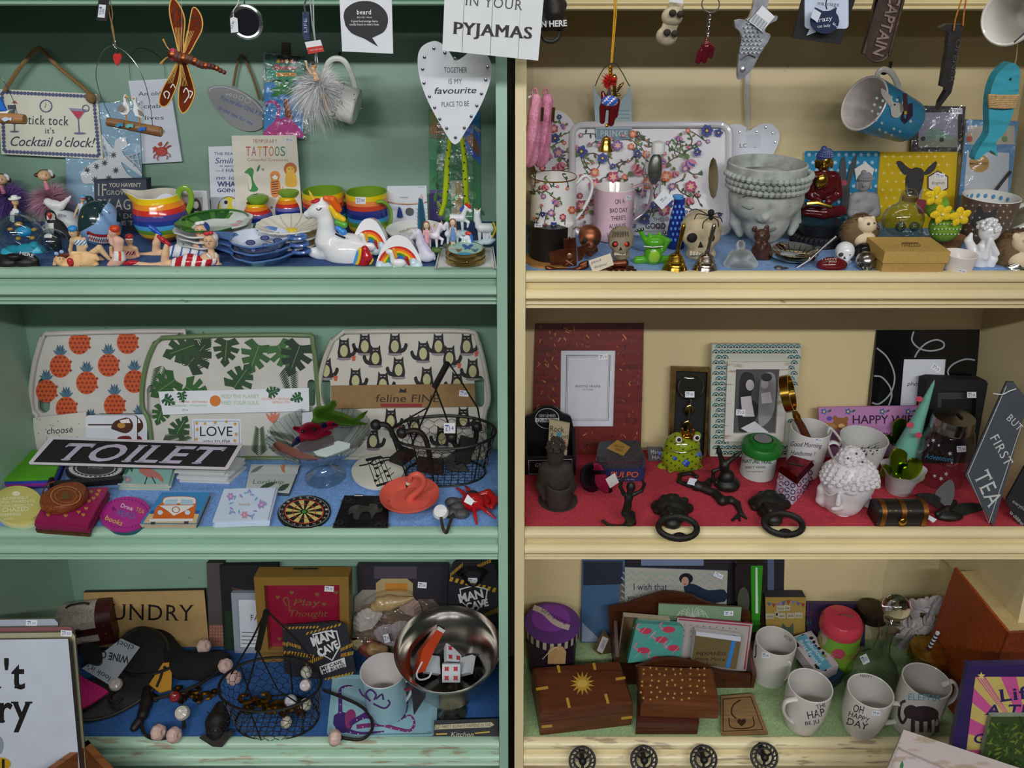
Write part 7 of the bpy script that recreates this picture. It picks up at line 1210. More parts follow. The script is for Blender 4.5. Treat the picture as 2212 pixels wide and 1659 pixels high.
t=stack('coaster',['round dartboard coaster lying flat'],'coaster',None,oval(657,1106,58,36,-5),1,.005,['s:131313']);i=ink(t);Tq=lambda r_,a:(657+r_*58*cos(R(a)),1105-r_*36*sin(R(a)))
for k in range(20):i.poly([Tq(.14,k*18),Tq(.7,k*18),Tq(.7,k*18+9),Tq(.7,k*18+18),Tq(.14,k*18+18)],'p:c4b468' if k%2 else 'p:121212')
i.ring(657,1105,43,26.5,3,'p:b03a28');i.ring(657,1105,26,16,1.8,'p:b03a28');i.up();i.circ(657,1105,5,3.4,'p:3a8a3a',10);i.ring(657,1105,55,34,1.4,'p:8a8a8a')
for k in range(20):q=Tq(.84,k*18+9);i.text(str(k+1),q[0]-3,q[1]+2,q[0]+3,4,'p:b4b4b4')
pl=lvl(ZS[3]+.006);t=thg('elephant_compact','square embossed pewter case with an elephant','case',sit(778,1140,3));t.pl=pl;g=G('N:4a4a4c');g.prism([pl.hit(*p)for p in[(719,1138),(744,1070),(840,1071),(838,1138)]],(0,0,-.0055));t.main=t.pt('case',g);i=ink(t,None,'relief');i.base=.0008;i.poly(sp2([(752,1112),(756,1096),(775,1090),(795,1094),(800,1088),(814,1090),(818,1100),(826,1096),(824,1106),(812,1108),(802,1120),(798,1106),(780,1108),(774,1122),(764,1120),(762,1108)],3,True),'N:8a8a8c')
for cx,cy in((752,1078),(826,1078),(734,1128),(826,1130)):[i.ring(cx+dx,cy+dy,7,4.5,1.5,'N:7a7a7c')for dx,dy in((0,0),(9,4),(-8,5))]
t.pt('clasp',G('N:8a8a8c').tube([pl.hit(766,1070),pl.hit(784,1070)],.002,6))
P=sit(886,1086,3);m=mpp(P);t=thg('flamingo_dish','coral pink ring dish with a flamingo neck rising from the middle','dish',P);g=G('g:cf5a4c');dish(g,P,[(0,.006),(.03,.006),(58*m,.014),(64*m,.018)],thick=.004);t.pt('dish',g);Yq=P.y;wire(t,'flamingo_neck',Yq,[(884,1090),(888,1074),(904,1060),(915,1046),(912,1031),(900,1025),(888,1030),(884,1040)],[13,8,6.5,6.5,6.5,7,7,6],'g:cf5a4c',12);t.pt('beak',G('g:e0d0c0').tube(wp(Yq,[(885,1039),(880,1046)]),[.004,.003],8).tube(wp(Yq,[(880,1046),(878,1054)]),[.003,.0006],8,'g:1a1414'));t.pt('eye',G('g:1a1414').ell(pix(891,1032,Yq-.0052),.0009,n=6))
t=thg('coat_hook','iron hook with a white china knob and plaited plate near the crab','hook',sit(985,1118,3));gb(t,'plaited_plate','i:4a4a4c',[E(978,1085,17,9,12),E(998,1088,17,10,12),E(974,1108,17,9,12),E(996,1110,18,9,12),E(988,1098,18,11,14)],40,3);wire(t,'hook',lvl(ZS[3]+.008),[(980,1108),(971,1132),(965,1150,-4),(958,1144,-10),(954,1126,-12),(952,1112,-12)],3.4,'i:3a302a',8);g=G('g:d8d8d8');q=flo(952,1108,ZS[3]+.016);g.lathe([(.004,-.006),(.008,-.003),(.0115,.002),(.0095,.008),(.004,.0095),(0,.01)],TL(q)@Euler((.5,0,0)).to_matrix().to_4x4(),20);t.pt('knob',g)
t=thg('crab_ornament','glossy red crab ornament with a black eye pad','ornament',sit(1025,1085,3));gb(t,'shell','g:a8161c',[E(1022,1085,26,17,20),E(1045,1084,16,11,14)],40,4)
for q in([(1010,1075,5,12),(998,1062,4,12),(986,1054,2.5,4)],[(1018,1070,5,12),(1012,1058,4,12),(1005,1050,2,4)],[(1022,1092,5,14),(1026,1112,4,12),(1030,1132,2.5)],[(1035,1092,5,14),(1052,1105,4,12),(1070,1120,2)],[(1006,1090,5,12),(990,1108,3)],[(1032,1070,6,16),(1055,1064,8,18),(1070,1080,8,14),(1062,1096,5,10),(1050,1092,3,10)]):gb(t,'claw' if len(q)==5 else 'leg','g:b01a20',[C(*q)],30,2)
t.pt('eye_pad',G('m:17171a').ell(flo(1021,1066,ZS[3]+.02),(.0085,.006,.004)));t.pt('price_tag',sb(Pl(flo(1013,1080,ZS[3]+.024),(0,-.6,.8)),[(1010,1068),(1025,1082),(1018,1092),(1002,1084)],.0005,'p:dfe3ea'))
def basket(label,cx,yr,rx,yb,rb,sh,handle,Yb=None,fl=1):
 P=sit(cx,yb,sh);Y=P.y;t=thg('wire_basket',label,'basket',P);m=mpp(P);H=pix(cx,yr,Y).z-P.z;ax=pix(cx,(yr+yb)/2,Y).x;a1,a0=rx*m,rb*m
 S_=lambda a,h:V3((ax+(a0+(a1-a0)*h)*cos(a),Y+(a0+(a1-a0)*h)*sin(a)*fl,P.z+.002+H*h));k_='i:17130f';N_=48
 for h in(0,1):t.pt('ring',G(k_).tube([S_(a*2*pi/N_,h)for a in range(N_)],.0022 if h else .0016,6,closed=True))
 g=G(k_);nr,nc=7,26
 for r_ in range(nr):
  for c_ in range(nc):
   o=.5*(r_%2);a=(c_+o)*2*pi/nc;d=2*pi/nc;h0,h1,h2=r_/nr,(r_+.55)/nr,(r_+1)/nr
   g.tube([S_(a,h1),S_(a,h2)],.0005,3)if r_<nr-1 else 0;g.tube([S_(a-d/2,h0),S_(a,h1),S_(a+d/2,h0)],.0005,3)
 for k in range(-4,5):
  w_=math.sqrt(1-(k/5)**2)*a0;y_=a0*k/5*fl;g.tube([V3((ax-w_,Y+y_,P.z+.002)),V3((ax+w_,Y+y_,P.z+.002))],.0005,3)
 for k in range(-5,6):x_=a0*k/6;w_=math.sqrt(1-(k/6)**2)*a0*fl;g.tube([V3((ax+x_,Y-w_,P.z+.002)),V3((ax+x_,Y+w_,P.z+.002))],.0005,3)
 t.pt('wire_mesh',g,kind='stuff')
 for k in range(6):a=k*1.047+.3;t.pt('stay',G(k_).tube([S_(a,0),S_(a,1)],.0012,5))
 for nm,pts,r_ in handle:wire(t,nm,Y,pts,r_,k_,8,0)
 return t
t=basket('black wire mesh basket full of iron hooks with its handle raised',960,935,110,1022,86,3,[('handle_wire',[(862,915),(925,880),(968,782)],2),('handle_wire',[(968,782),(1000,830),(1032,882),(1040,930)],2),('handle_wire',[(940,838),(960,890),(985,965)],2),('handle_wire',[(925,880),(890,960)],2),('grip',[(967,784,-4),(939,836,-4)],7)],fl=.6);stk(t,upr(972,925,t.O.y-.05).hit,971,925,24,22,'£14')
for k,(pts,lab)in enumerate((([(812,918),(835,918),(850,940),(870,980)],'black iron hook with a bulbous end sticking out at the left of the wire basket'),([(868,935),(900,930),(920,950),(930,1000)],'black iron hook with a knob end inside the wire basket'),([(1030,922),(1026,955),(1010,985),(985,1000)],'black iron hook with a mushroom end at the right inside the wire basket'),([(975,945),(990,970),(1005,965)],'small black iron hook in the middle of the wire basket'))):
 Yq=flo(962,1022,ZS[3]).y+(-.02,-.035,.01,-.01)[k];h=thg('coat_hook',lab,'hook',pix(pts[-1][0],pts[-1][1],Yq));wire(h,'arm',Yq,pts,6,'i:1a1614',8);h.pt('knob',G('i:1a1614').ell(pix(*pts[0],Yq),(.0085,.008,.009),n=14));h.pt('plate',G('i:1a1614').box((-.012,-.004,-.02),(.012,.004,.02),None,TL(pix(pts[-1][0],pts[-1][1]+6,Yq))@Euler((.5,.6+k,.3)).to_matrix().to_4x4()))
flush()
# ================================================================ cream bookcase, middle shelf
def frame(name,label,pl,o,win,mat,th=.012,cat='photo frame',deep=.004,inner='p:c8ccd4'):
 t=thg(name,label,cat,pl.hit(sum(p[0]for p in o)/len(o),max(p[1]for p in o)));t.frame=t.pt('frame',holed(pl,o,[win],th,mat));pb=Pl(pl.P-pl.n*deep,pl.n);t.pl=pb;t.main=t.pt('picture',sb(pb,[(x+(3 if x>sum(p[0]for p in win)/4 else-3),y+(3 if y>sum(p[1]for p in win)/4 else-3))for x,y in win],.002,inner));t.fp=pl;return t
t=frame('framed_print','large red distressed wooden photo frame with a blank white insert',sdg(1265,982,3,16),[(1156,699),(1391,698),(1384,984),(1150,984)],[(1212,757),(1330,757),(1325,922),(1210,922)],'w:6a1a14');i=ink(t);i.text('PHOTO FRAME',1243,837,1297,5,'p:3a3a40',serif=True);i.text('5 x 7 inches',1259,843,1281,3.5,'p:3a3a40')
for a,w in((0,1.5),(3,.8)):i.line([(1224+a,768+a),(1318-a,768+a),(1314-a,908-a),(1222+a,908-a),(1224+a,768+a)],w,'p:5a5c64')
i.sticker(1303,771,20,11,'£15',-5);i=ink(t,on(t.fp),'gilt_rubbing',t.frame);rd=random.Random(4)
for k in range(260):
 x,y=rd.uniform(1158,1384),rd.uniform(705,975)
 if not(1204<x<1338 and 748<y<930):i.line([(x,y),(x+rd.uniform(-5,5),y+rd.uniform(-5,5)),(x+rd.uniform(-6,6),y+rd.uniform(2,9))],rd.uniform(1,2.4),rd.choice(['p:c07a38','p:8a4420','p:3a100c']))
pl=sdg(1190,1000,3,8);bd=sp2([(1131,920),(1134,903),(1150,895),(1165,882),(1180,878),(1200,880),(1215,893),(1232,900),(1238,920)],3);t=thg('letter_holder',"black Gentlemen's Quarters wooden letter holder",'holder',sit(1188,1025,3));t.pl=pl;t.main=t.pt('back_board',sb(pl,bd+[(1240,1000),(1131,1000)],.006,'s:14141a'));i=ink(t);w='p:c4c8cc';i.text("GENTLEMEN'S",1164,901,1200,6,w);i.rect(1156,903,1208,912,w);i.up();i.text('QUARTERS',1160,911,1206,7,'p:1a1a20',bold=.02);i.ring(1182,904,26,22,1.2,w);f=sdg(1190,1026,3,4);fr_=t.pt('front_board',sb(f,[(1137,990),(1242,987),(1240,1026),(1138,1028)],.006,'s:14141a'));i=ink(t,on(f),parent=fr_);i.text("GENTLEMEN'S",1156,1009,1226,8,w);i.text('THINGS',1164,1020,1215,8,w);i.line([(1142,995),(1236,992),(1235,1022),(1143,1024),(1142,995)],1,w);A,B=pl.hit(1131,1000),f.hit(1138,1028)
for x0 in(A.x,pl.hit(1240,1000).x-.005):t.pt('side_board',G('s:14141a').prism([V3((x0,B.y,ZS[3])),V3((x0,A.y,ZS[3])),V3((x0,A.y+.01,ZS[3]+.06)),V3((x0,B.y,ZS[3]+.03))],(.005,0,0)))
pl=sdg(1208,1012,3,12,0,.004);t=bo('wooden_sign','small pale wooden Rock and Roll sign standing in the letter holder','sign',pl,[(1187,906),(1231,915),(1224,990),(1183,985)],.005,'w:b8a888');i=ink(t);i.text('Rock',1188,931,1218,12,'p:14120f',y1=934);i.text('& Roll',1188,944,1226,9,'p:14120f',y1=948);i.star(1208,938,8,'p:3f8fb0',7);i.star(1216,955,8,'p:b03a5a',7);i.text('Road',1203,972,1226,9,'p:14120f')
Y=sit(1205,1085,3).y;t=thg('buddha_candle_holder','dark bronze seated Buddha holding a round candle pot','candle holder',sit(1205,1090,3));b='t:2f2720';bl(t,'body',b,Y+.012,[E(1200,985,19,24,18),C((1180,1010,14),(1222,1010,14)),E(1200,1040,34,45,26),C((1175,1012,11),(1168,1050,11),(1178,1075,9,-20)),C((1226,1012,11),(1234,1050,11),(1226,1075,9,-20))],56,6,ZS[3]);g=G(b);m=mpp(pix(1200,960,Y))
for k in range(60):a,c_=random.uniform(pi,6.28),random.uniform(-.1,1.5);g.ell(pix(1200,966,Y+.012)+V3((cos(a)*cos(c_)*19*m,sin(a)*cos(c_)*18*m,sin(c_)*24*m)),.003,n=6)
t.pt('hair_curls',g,kind='stuff');face(t,Y-.0015,1200,985,15,closed=True,eye='t:1a1510',lip='t:1a1510');Pb=sit(1206,1082,3);g=G(b);turn(g,1207,Pb.y-.012,[(24,1090),(28,1075),(27,1048),(24,1046),(22,1052),(22,1062),(0,1064)],n=28);t.pt('pot',g);g=G(b);turn(g,1205,sit(1205,1080,3).y,[(43,1086),(45,1082),(42,1079),(0,1079)],n=32);t.pt('base',g)
def tinbox(label,o,sh,z0,h,mat,r=None,lid=None,name='tin'):
 pl=lvl(ZS[sh]+z0+h);f=[pl.hit(*p)for p in o];c=sum(f,V3())/len(f);t=thg(name,label,'tin',c-V3((0,0,h)))
 q=[]
 for k in range(4):
  a,b,d=f[k-1],f[k],f[(k+1)%4]
  for w in(0,.3,.7,1):p=b+(a-b).normalized()*.008*(1-w)**2+(d-b).normalized()*.008*w**2;q.append(p)
 g=G(mat);g.prism(q,(0,0,-h));
 if(q[1]-q[0]).cross(q[4]-q[1]).z<0:g=G(mat);g.prism(q[::-1],(0,0,-h))
 t.main=t.pt('box',g);t.pl=pl;t.pt('rim',G(lid or mat).tube([p+V3((0,0,-h*.45))for p in q],.0009,5,closed=True));t.q=f;return t
t=tinbox('navy and orange octopus tin under the grey tin',[(1295,1013),(1300,975),(1392,975),(1395,1012)],3,0,.024,'s:23305c');pf=Pl(t.q[0],(0,-1,0));i=ink(t,on(pf));i.text('PULPO',1318,1031,1378,12,'s:c8582c',bold=.02,shear=.2);i.text('en aceite de oliva',1335,1037,1370,3.5,'s:a8acc4')
t=tinbox('grey marbled tin box with a gold diamond on its lid',[(1288,988),(1294,953),(1380,950),(1391,985)],3,.024,.022,'l:3a3a3e',lid='M:9a9a9a');i=ink(t);i.poly([(1310,968),(1334,950),(1362,966),(1346,985)],'s:a8843a');i.up();i.text('ODDS AND',1325,964,1348,5,'p:1a1a1a',y1=969);i.text('ENDS',1328,972,1344,5,'p:1a1a1a',y1=976)
t=thg('beanbag_animal','shiny black and pink beanbag dolphin lying on the red cloth','toy',sit(1290,1060,3));Y=sit(1290,1060,3).y;bl(t,'body','x:1a1620',Y,[E(1278,1030,26,28,22),C((1285,1020,20),(1305,1045,14),(1320,1072,7)),C((1318,1072,6),(1322,1088,5),(1330,1098,3)),C((1322,1074,5),(1338,1076,4),(1343,1086,2)),C((1268,1050,9),(1280,1062,6),(1290,1062,4)),C((1280,1010,8),(1292,1008,6))],60,5,ZS[3],lambda x,y,P:'x:b02a54' if(1285<x<1315 and 1025<y<1070 and x-y*.5>765)or(x>1282 and y<1016)or y>1092 else None);t.pt('label_tag',sb(upr(1325,1040,Y-.02),[(1308,1035),(1328,1022),(1337,1042),(1318,1055)],.0006,'p:cfd0cc'))
IR='i:15130f'
Y=sit(1355,1135,3).y;t=thg('mermaid_opener','black cast iron mermaid standing with raised arms','figurine',sit(1350,1140,3));bl(t,'mermaid',IR,Y,[E(1363,1052,10,11,10),C((1360,1064,6),(1358,1075,9),(1356,1090,8)),C((1348,1068,5),(1340,1052,4),(1342,1040,3.4),(1352,1030,3)),C((1368,1068,5),(1386,1060,4),(1392,1046,3.4),(1388,1038,3)),C((1356,1092,9),(1352,1108,10),(1362,1122,10),(1356,1136,9)),C((1352,1138,7),(1330,1138,5),(1315,1134,3.5)),C((1315,1134,3),(1302,1126,4)),C((1316,1135,3),(1306,1140,4)),C((1364,1110,8,6),(1368,1138,8,6))],72,3,ZS[3])
def knocker(label,cx,cy,dx=0):
 t=thg('door_knocker',label,'door knocker',sit(cx,cy,3));z=dict(res=58,k=4);gb(t,'lion_head',IR,[E(cx,cy-8,36,16,30),E(cx-2,cy-22,14,12,14,dy=22),E(cx-34,cy-8,12,8,12),E(cx+34,cy-4,12,8,12),E(cx+dx*.3,cy+14,26,14,22),E(cx+dx*.5,cy+28,18,12,16),C((cx-8,cy-4,6,26),(cx+dx*.2-2,cy+10,8,26))]+[E(cx+34*cos(a),cy-6+22*sin(a),9,7,9)for a in[k*.7 for k in range(9)]],58,4);c=flo(cx+dx+12,cy+38,ZS[3]+.014);g=G(IR);g.tube([c+V3((.027*cos(a),.019*sin(a),.004*sin(a)))for a in[k*.2618 for k in range(24)]],.0046,8,closed=True);t.pt('ring',g);gb(t,'striker',IR,[E(cx+dx+16,cy+56,14,6,9),E(cx+dx+16,cy+62,8,6,7)],24)
knocker('black cast iron lion door knocker in the middle of the red cloth',1452,1102);knocker('black cast iron lion door knocker nearer the white head',1662,1094,18)
t=thg('mermaid_hook','black cast iron mermaid lying on her back','figurine',sit(1540,1080,3));gb(t,'mermaid',IR,[E(1507,1050,14,10,12),C((1520,1056,9),(1545,1066,9),(1560,1082,10)),C((1490,1050,5),(1466,1040,4.5),(1470,1026,4.5),(1492,1022,4.5),(1505,1030,4.5)),C((1520,1048,5),(1534,1036,4.5),(1532,1055,4)),C((1560,1082,10),(1578,1080,8),(1592,1088,7),(1600,1108,5)),C((1600,1108,4),(1582,1124,3)),C((1601,1110,4),(1612,1120,3)),C((1596,1114,3),(1598,1124,3))],72,3)
t.pt('price_sticker',sb(Pl(flo(1495,1040,ZS[3]+.014),(0,-.5,.86)),[(1490,1032),(1506,1035),(1500,1049),(1484,1045)],.0004,'p:c4cad8'))
Y=sit(1572,1052,3).y;t=thg('hare_bell','black cast iron hare head on a domed base','figurine',sit(1572,1056,3));bl(t,'hare',IR,Y,[E(1571,1045,27,14,24),E(1570,1030,17,14,16),C((1568,1020,9),(1565,1004,10),(1564,1012,7)),C((1560,996,6),(1553,975,5),(1552,964,3)),C((1572,998,6),(1590,985,5),(1600,976,3)),C((1556,1012,4),(1541,1018,4),(1540,1035,4),(1550,1048,4))],60,4,ZS[3])
Y=sit(1472,1008,3).y;t=thg('frog_money_box','lime green china frog with blue roses and a gold crown','money box',sit(1472,1012,3));bl(t,'frog','g:84941c',Y,[E(1472,985,44,30,36),E(1474,962,38,26,30),E(1466,944,10,9,9),E(1505,942,10,9,9),C((1440,1005,13),(1428,1010,10)),C((1505,1005,12),(1510,1010,9)),C((1452,1010,9,-20),(1448,1016,6,-22)),C((1495,1008,8,-20),(1502,1012,5,-22))],60,5,ZS[3],lambda x,y,P:'g:2f4a1c' if sin(x*.35)*sin(y*.4+x*.1)>.72 else None);g=G('g:e8e4e0')
for x,y in((1466,950),(1505,946)):g.ell(pix(x,y,Y-.028),.0055,n=14);g.ell(pix(x+1,y,Y-.0325),.003,'g:0a0a0a',10)
t.pt('eyes',g,kind='stuff');g=G('g:2f46a8')
for x,y,r_ in((1480,958,8),(1496,962,6),(1482,1000,8),(1458,990,5),(1510,982,7),(1440,962,6),(1500,1012,5),(1428,980,6)):[g.ell(on_ball(pix(1472,978,Y),41*mpp(pix(1472,978,Y)))(x+r_*.5*cos(a),y+r_*.5*sin(a),-.002),r_*.5*.0008,'g:5a74c8' if a>3 else None,8)for a in(0,1.57,3.14,4.7)]
t.pt('roses',g,kind='stuff');bl(t,'crown','M:b8842c',Y-.006,[E(1486,942,14,5,10),C((1476,940,4),(1474,926,3)),C((1484,940,4),(1486,930,3)),C((1496,940,4),(1498,928,3))],34,2);t.pt('mouth',G('g:4a5a10').tube(spl(wp(Y-.0305,[(1448,972,8),(1474,978),(1502,970,8)]),4),.0009,5))
t=frame('magnifier_box','slim gold-edged black box with a magnifying glass and map medallions',sdg(1488,990,3,15),[(1452,793),(1536,796),(1526,992),(1444,992)],[(1461,801),(1529,804),(1520,984),(1453,984)],'N:7a6238',.012,'box',.008,'m:0e0e10');pl=t.fp;r=27*mpp(pl.hit(1493,836));M=TL(pl.hit(1493,836,.001))@Matrix.Rotation(R(74),4,'X');t.pt('lens_ring',G('M:a8a48c').lathe([(r,-.001),(r*1.06,0),(r,.001),(r*.95,0),(r,-.001)],M,36));t.pt('lens',G('clear').lathe([(0,.002),(r*.6,.0012),(r*.95,0)],M,30));g=G('M:a89a5c')
for x,y,a,b in((1489,886,.008,.010),(1484,920,.008,.010)):g.ell(pl.hit(x,y,.0),(a,.002,b))
t.pt('medallions',g,kind='stuff');t.pt('stem',G('M:a8a48c').tube([pl.hit(1492,862,.001),pl.hit(1480,975,.001)],.0018,8));stk(t,lambda x,y,o=0:pl.hit(x,y,.003+o),1490,852,20,13,'£7.90')
pl=sdg(1425,998,3,20);t=bo('small_sign','small grey sign half hidden behind the frog','sign',pl,[(1398,965),(1430,966),(1432,996),(1401,996)],.004,'m:4a4a4a','m:9a9a94');i=ink(t);i.text('Man',1406,980,1424,8,'p:c4c4c4',serif=True);i.text('HAS',1409,992,1432,9,'p:b0b0b0')
t=frame('framed_print','teal fan-patterned frame with a white inner frame and an old photograph',sdg(1635,1000,3,16),[(1538,744),(1732,744),(1706,988),(1534,986)],[(1574,784),(1702,784),(1690,952),(1567,952)],'s:b4b6a8',.014,deep=.001);pl=t.fp;i=ink(t,on(pl),'fan_pattern',t.frame)
for r_ in range(21):
 for c_ in range(15):
  x,y=1540+c_*13+(r_%2)*6.5,752+r_*11.5
  if 1540<x<1726-max(0,y-744)*.1 and not(1566<x<1704 and 772<y<962):i.lay=r_*.15;i.ring(x,y,8,8.5,2.4,'p:1f6870',10,0,180);i.ring(x,y,3.6,4,2.6,'p:2a2a26',6,0,180)
p2=Pl(pl.P+pl.n*.006,pl.n);t.pt('inner_frame',holed(p2,[(1572,782),(1704,782),(1692,954),(1565,954)],[[(1590,798),(1684,798),(1676,936),(1584,936)]],.007,'q:c8c6be'));i=ink(t,lambda x,y,o=0:pl.hit(x,y,o));i.rect(1584,796,1684,938,'p:4a4a4c');i.up();i.poly(sp2([(1596,860),(1598,820),(1608,804),(1626,808),(1630,830),(1622,860),(1640,880),(1620,930),(1596,930)],3,True),'p:1c1a1c');i.poly(sp2([(1640,850),(1645,815),(1660,804),(1674,812),(1676,850),(1668,900),(1640,920)],3,True),'p:8a8688');i.up();i.circ(1620,832,9,12,'p:b4b0b0');i.circ(1652,830,8,10,'p:b8b4b4');i.poly([(1600,858),(1622,855),(1630,900),(1604,900)],'p:c4c0c0');i.poly([(1644,850),(1664,846),(1668,870),(1646,872)],'p:cfcccc');i.poly([(1600,925),(1630,910),(1662,935),(1620,936)],'p:c4c4c8');i.up();i.circ(1656,815,12,9,'p:242224');i.sticker(1600,891,20,13,'£12',3)
t=mug('insect_viewer','white Nature Trail insect viewer tub with a green lid','tub',1640,1022,37,962,35,3,'s:bcc0bc',None,None);i=ink(t,t.fn);i.text('NATURE TRAIL',1604,1000,1668,8,'p:23584a',y1=1002,bold=.02);i.text('INSECT VIEWER',1610,1012,1654,5,'p:2a2a2c');i.text('with magnifying lid',1612,1020,1648,3.5,'p:4a4a4c');g=G('s:1f6a24');turn(g,1646,t.Y,[(36,975),(43,972),(44,962),(40,956),(28,955),(27,949),(22,948),(20,952),(0,952)],n=36);t.pt('lid',g);t.pt('lens',G('m:7a7a7a').lathe([(0,0),(.0135,0)],TL((t.ax,t.Y,pix(1646,947,t.Y).z)),24))
t=mug('mug','white Good Morning mug holding a brass magnifying glass','mug',1742,1020,34,925,43,3,'g:d4d2d2','g:cac6c4',[(1782,962),(1800,955),(1815,965),(1810,985),(1790,1000),(1772,1008)],[(38,990),(41,950)],hr=6);i=ink(t,t.fn);i.text('Good Morning',1706,963,1774,10,'p:17171a',y1=968,shear=.3);i.text('Handsome !',1707,982,1758,10,'p:17171a',y1=986,shear=.3);i.text('x',1752,998,1760,7,'p:17171a');stk(t,t.fn,1768,951,18,9,'£9.50',6)
Y=t.Y;t=thg('magnifying_glass','brass magnifying glass with a wooden handle standing in the mug','magnifying glass',pix(1735,930,Y));c=pix(1702,850,Y-.01);M=TL(c)@V3((.86,-.34,.38)).to_track_quat('Z','Y').to_matrix().to_4x4();r=.026;t.pt('brass_ring',G('M:b08a34').lathe([(r,-.006),(r*1.08,-.006),(r*1.08,.006),(r,.006),(r,-.006)],M,40));t.pt('lens',G('clear').lathe([(0,.002),(r,0)],M,30));t.pt('ferrule',G('M:b08a34').tube(wp(Y,[(1714,884),(1720,898),(1726,908)]),[.0025,.006,.004],10));t.pt('handle',G('w:5a2a14').tube(wp(Y,[(1722,905),(1732,922),(1745,950)]),[.0055,.006,.0062],10))
t=mug('mug','white mug with a black music score round it','mug',1857,1025,36,945,50,3,'g:c8c6c2','g:c0bebc',[(1816,950),(1800,930),(1790,926),(1788,960),(1800,990),(1818,1000)],[(44,985)],hr=5);i=ink(t,t.fn)
for k in range(5):i.line([(1814+k,958+k*6),(1840,968+k*6),(1870,968+k*6),(1900-k,955+k*6)],.8,'p:2a2a2c')
for k in range(18):x=1816+k*4.6;i.circ(x,964+(k*7)%22,2.2,1.6,'p:1a1a1c',6);i.line([(x+2,964+(k*7)%22),(x+2,957+(k*7)%22)],.7,'p:1a1a1c')
t=tinbox('square white and purple ring-patterned money tin with a red slotted lid',[(1720,1046),(1680,1018),(1706,992),(1757,1006)],3,.0,.040,'s:bcb0c4');pl=lvl(ZS[3]+.054);f=[V3(p)for p in t.q];c=sum(f,V3())/4;g=G('M:7a1a26');q=[c+(p-c)*1.05+V3((0,0,.001))for p in f];q2=[c+(p-c)*.86+V3((0,0,.010))for p in f];g.add(q+q2,[(k,(k+1)%4,4+(k+1)%4,4+k)for k in range(4)]);g.add(q2,[(0,1,2,3)]);t.pt('lid',g);t.pt('coin_slot',G('m:0c0808').tube([c+V3((-.011,.004,.0102)),c+V3((.011,-.004,.0102))],.0012,5))
for a,b in((t.q[0],t.q[1]),(t.q[3],t.q[0])):
 n_=(b-a).cross(V3((0,0,1))).normalized();n_=n_ if n_.y<0 else-n_;pf=Pl(a,n_);i=ink(t,on(pf));pa,pb=proj(a),proj(b)
 for u in(.18,.5,.82):
  for v in(8,22,36):x=pa[0]+(pb[0]-pa[0])*u;y=pa[1]+(pb[1]-pa[1])*u+v+(4 if u==.5 else 0);i.ring(x,y,5.5,5.5,1.8,'p:3a2448' if(v+int(u*10))%2 else 'p:8a2a4a',12)
pl=sdg(1880,990,3,14);t=bo('plaque','pink Happy Wife plaque with flowers and a teddy bear','sign',pl,[(1768,880),(2005,876),(2000,985),(1772,988)],.004,'p:b07aa8');i=ink(t);i.text('HAPPY WIFE',1842,915,1984,18,'p:2a1434',bold=.01);i.text('HAPPY LIFE',1862,950,1970,16,'p:2a1434')
for x in(1780,1832,1906,1962):i.flower(x,889,8,5,'p:3f62a4');i.leaf(x+8,890,10,5,30,'p:2f5a3c')
i.circ(1815,915,16,13,'p:8a5a2c');i.circ(1804,903,5,mat='p:8a5a2c');i.circ(1828,905,5,mat='p:8a5a2c');i.up();i.circ(1818,920,7,5,'p:c8a470');i.circ(1790,925,18,12,'p:a87a44');i.circ(1792,904,6,5,'p:5a4aa0')
t=frame('framed_print','large black frame painted with silver curls around a white insert',sdg(1985,985,3,17),[(1894,713),(2117,712),(2096,990),(1872,990)],[(1953,776),(2044,776),(2034,908),(1942,908)],'g:0f0e10',.012,deep=.002);i=ink(t);i.text('photo frame',1960,833,2030,9,'p:2a2a30',shear=.3);i.sticker(2022,795,20,12,'£15',35);i=ink(t,on(t.fp),'silver_curls',t.frame);sv='p:8a9296';i.line(sp2([(1974,716),(1970,735),(1985,752),(2010,758),(2036,752),(2038,740),(2022,734),(2000,742),(1984,758),(1976,772)],5),3.4,sv);i.line(sp2([(1894,752),(1915,770),(1930,800),(1932,825),(1922,852),(1900,872),(1884,870)],5),3.4,sv);i.line(sp2([(1888,812),(1905,815),(1922,835),(1926,856),(1918,880)],5),3.4,sv);i.line(sp2([(2106,778),(2085,776),(2060,786),(2048,800),(2050,812),(2056,818)],5),3.4,sv)
t=frame('framed_print','thick black box frame behind the glass jar',sdg(2065,1002,3,12),[(2002,822),(2016,818),(2130,822),(2134,828),(2118,1000),(1985,1000)],[(2026,846),(2110,846),(2104,960),(2022,960)],'m:111013',.025,deep=.012,inner='m:3a3a40');i=ink(t);i.rect(2034,862,2100,955,'p:141418');stk(t,on(t.fp),2099,853,20,13,'£16')
Y=sit(1975,1010,3).y;t=thg('party_hat','tall turquoise paper cone printed with pink flamingos','cone',pix(1975,985,Y));g=G('s:6fae9e');turn(g,1975,Y,[(26,985),(13,900),(3,828),(.5,820)],n=24,tilt=(0,R(6),0));t.main=t.pt('cone',g);i=ink(t,upr(1975,900,Y-.024).hit);
for x,y in((1986,862),(1966,918),(1984,940)):i.circ(x,y,8,6,'p:c04a5c');i.line([(x,y+5),(x-2,y+18)],1.2,'p:c04a5c')
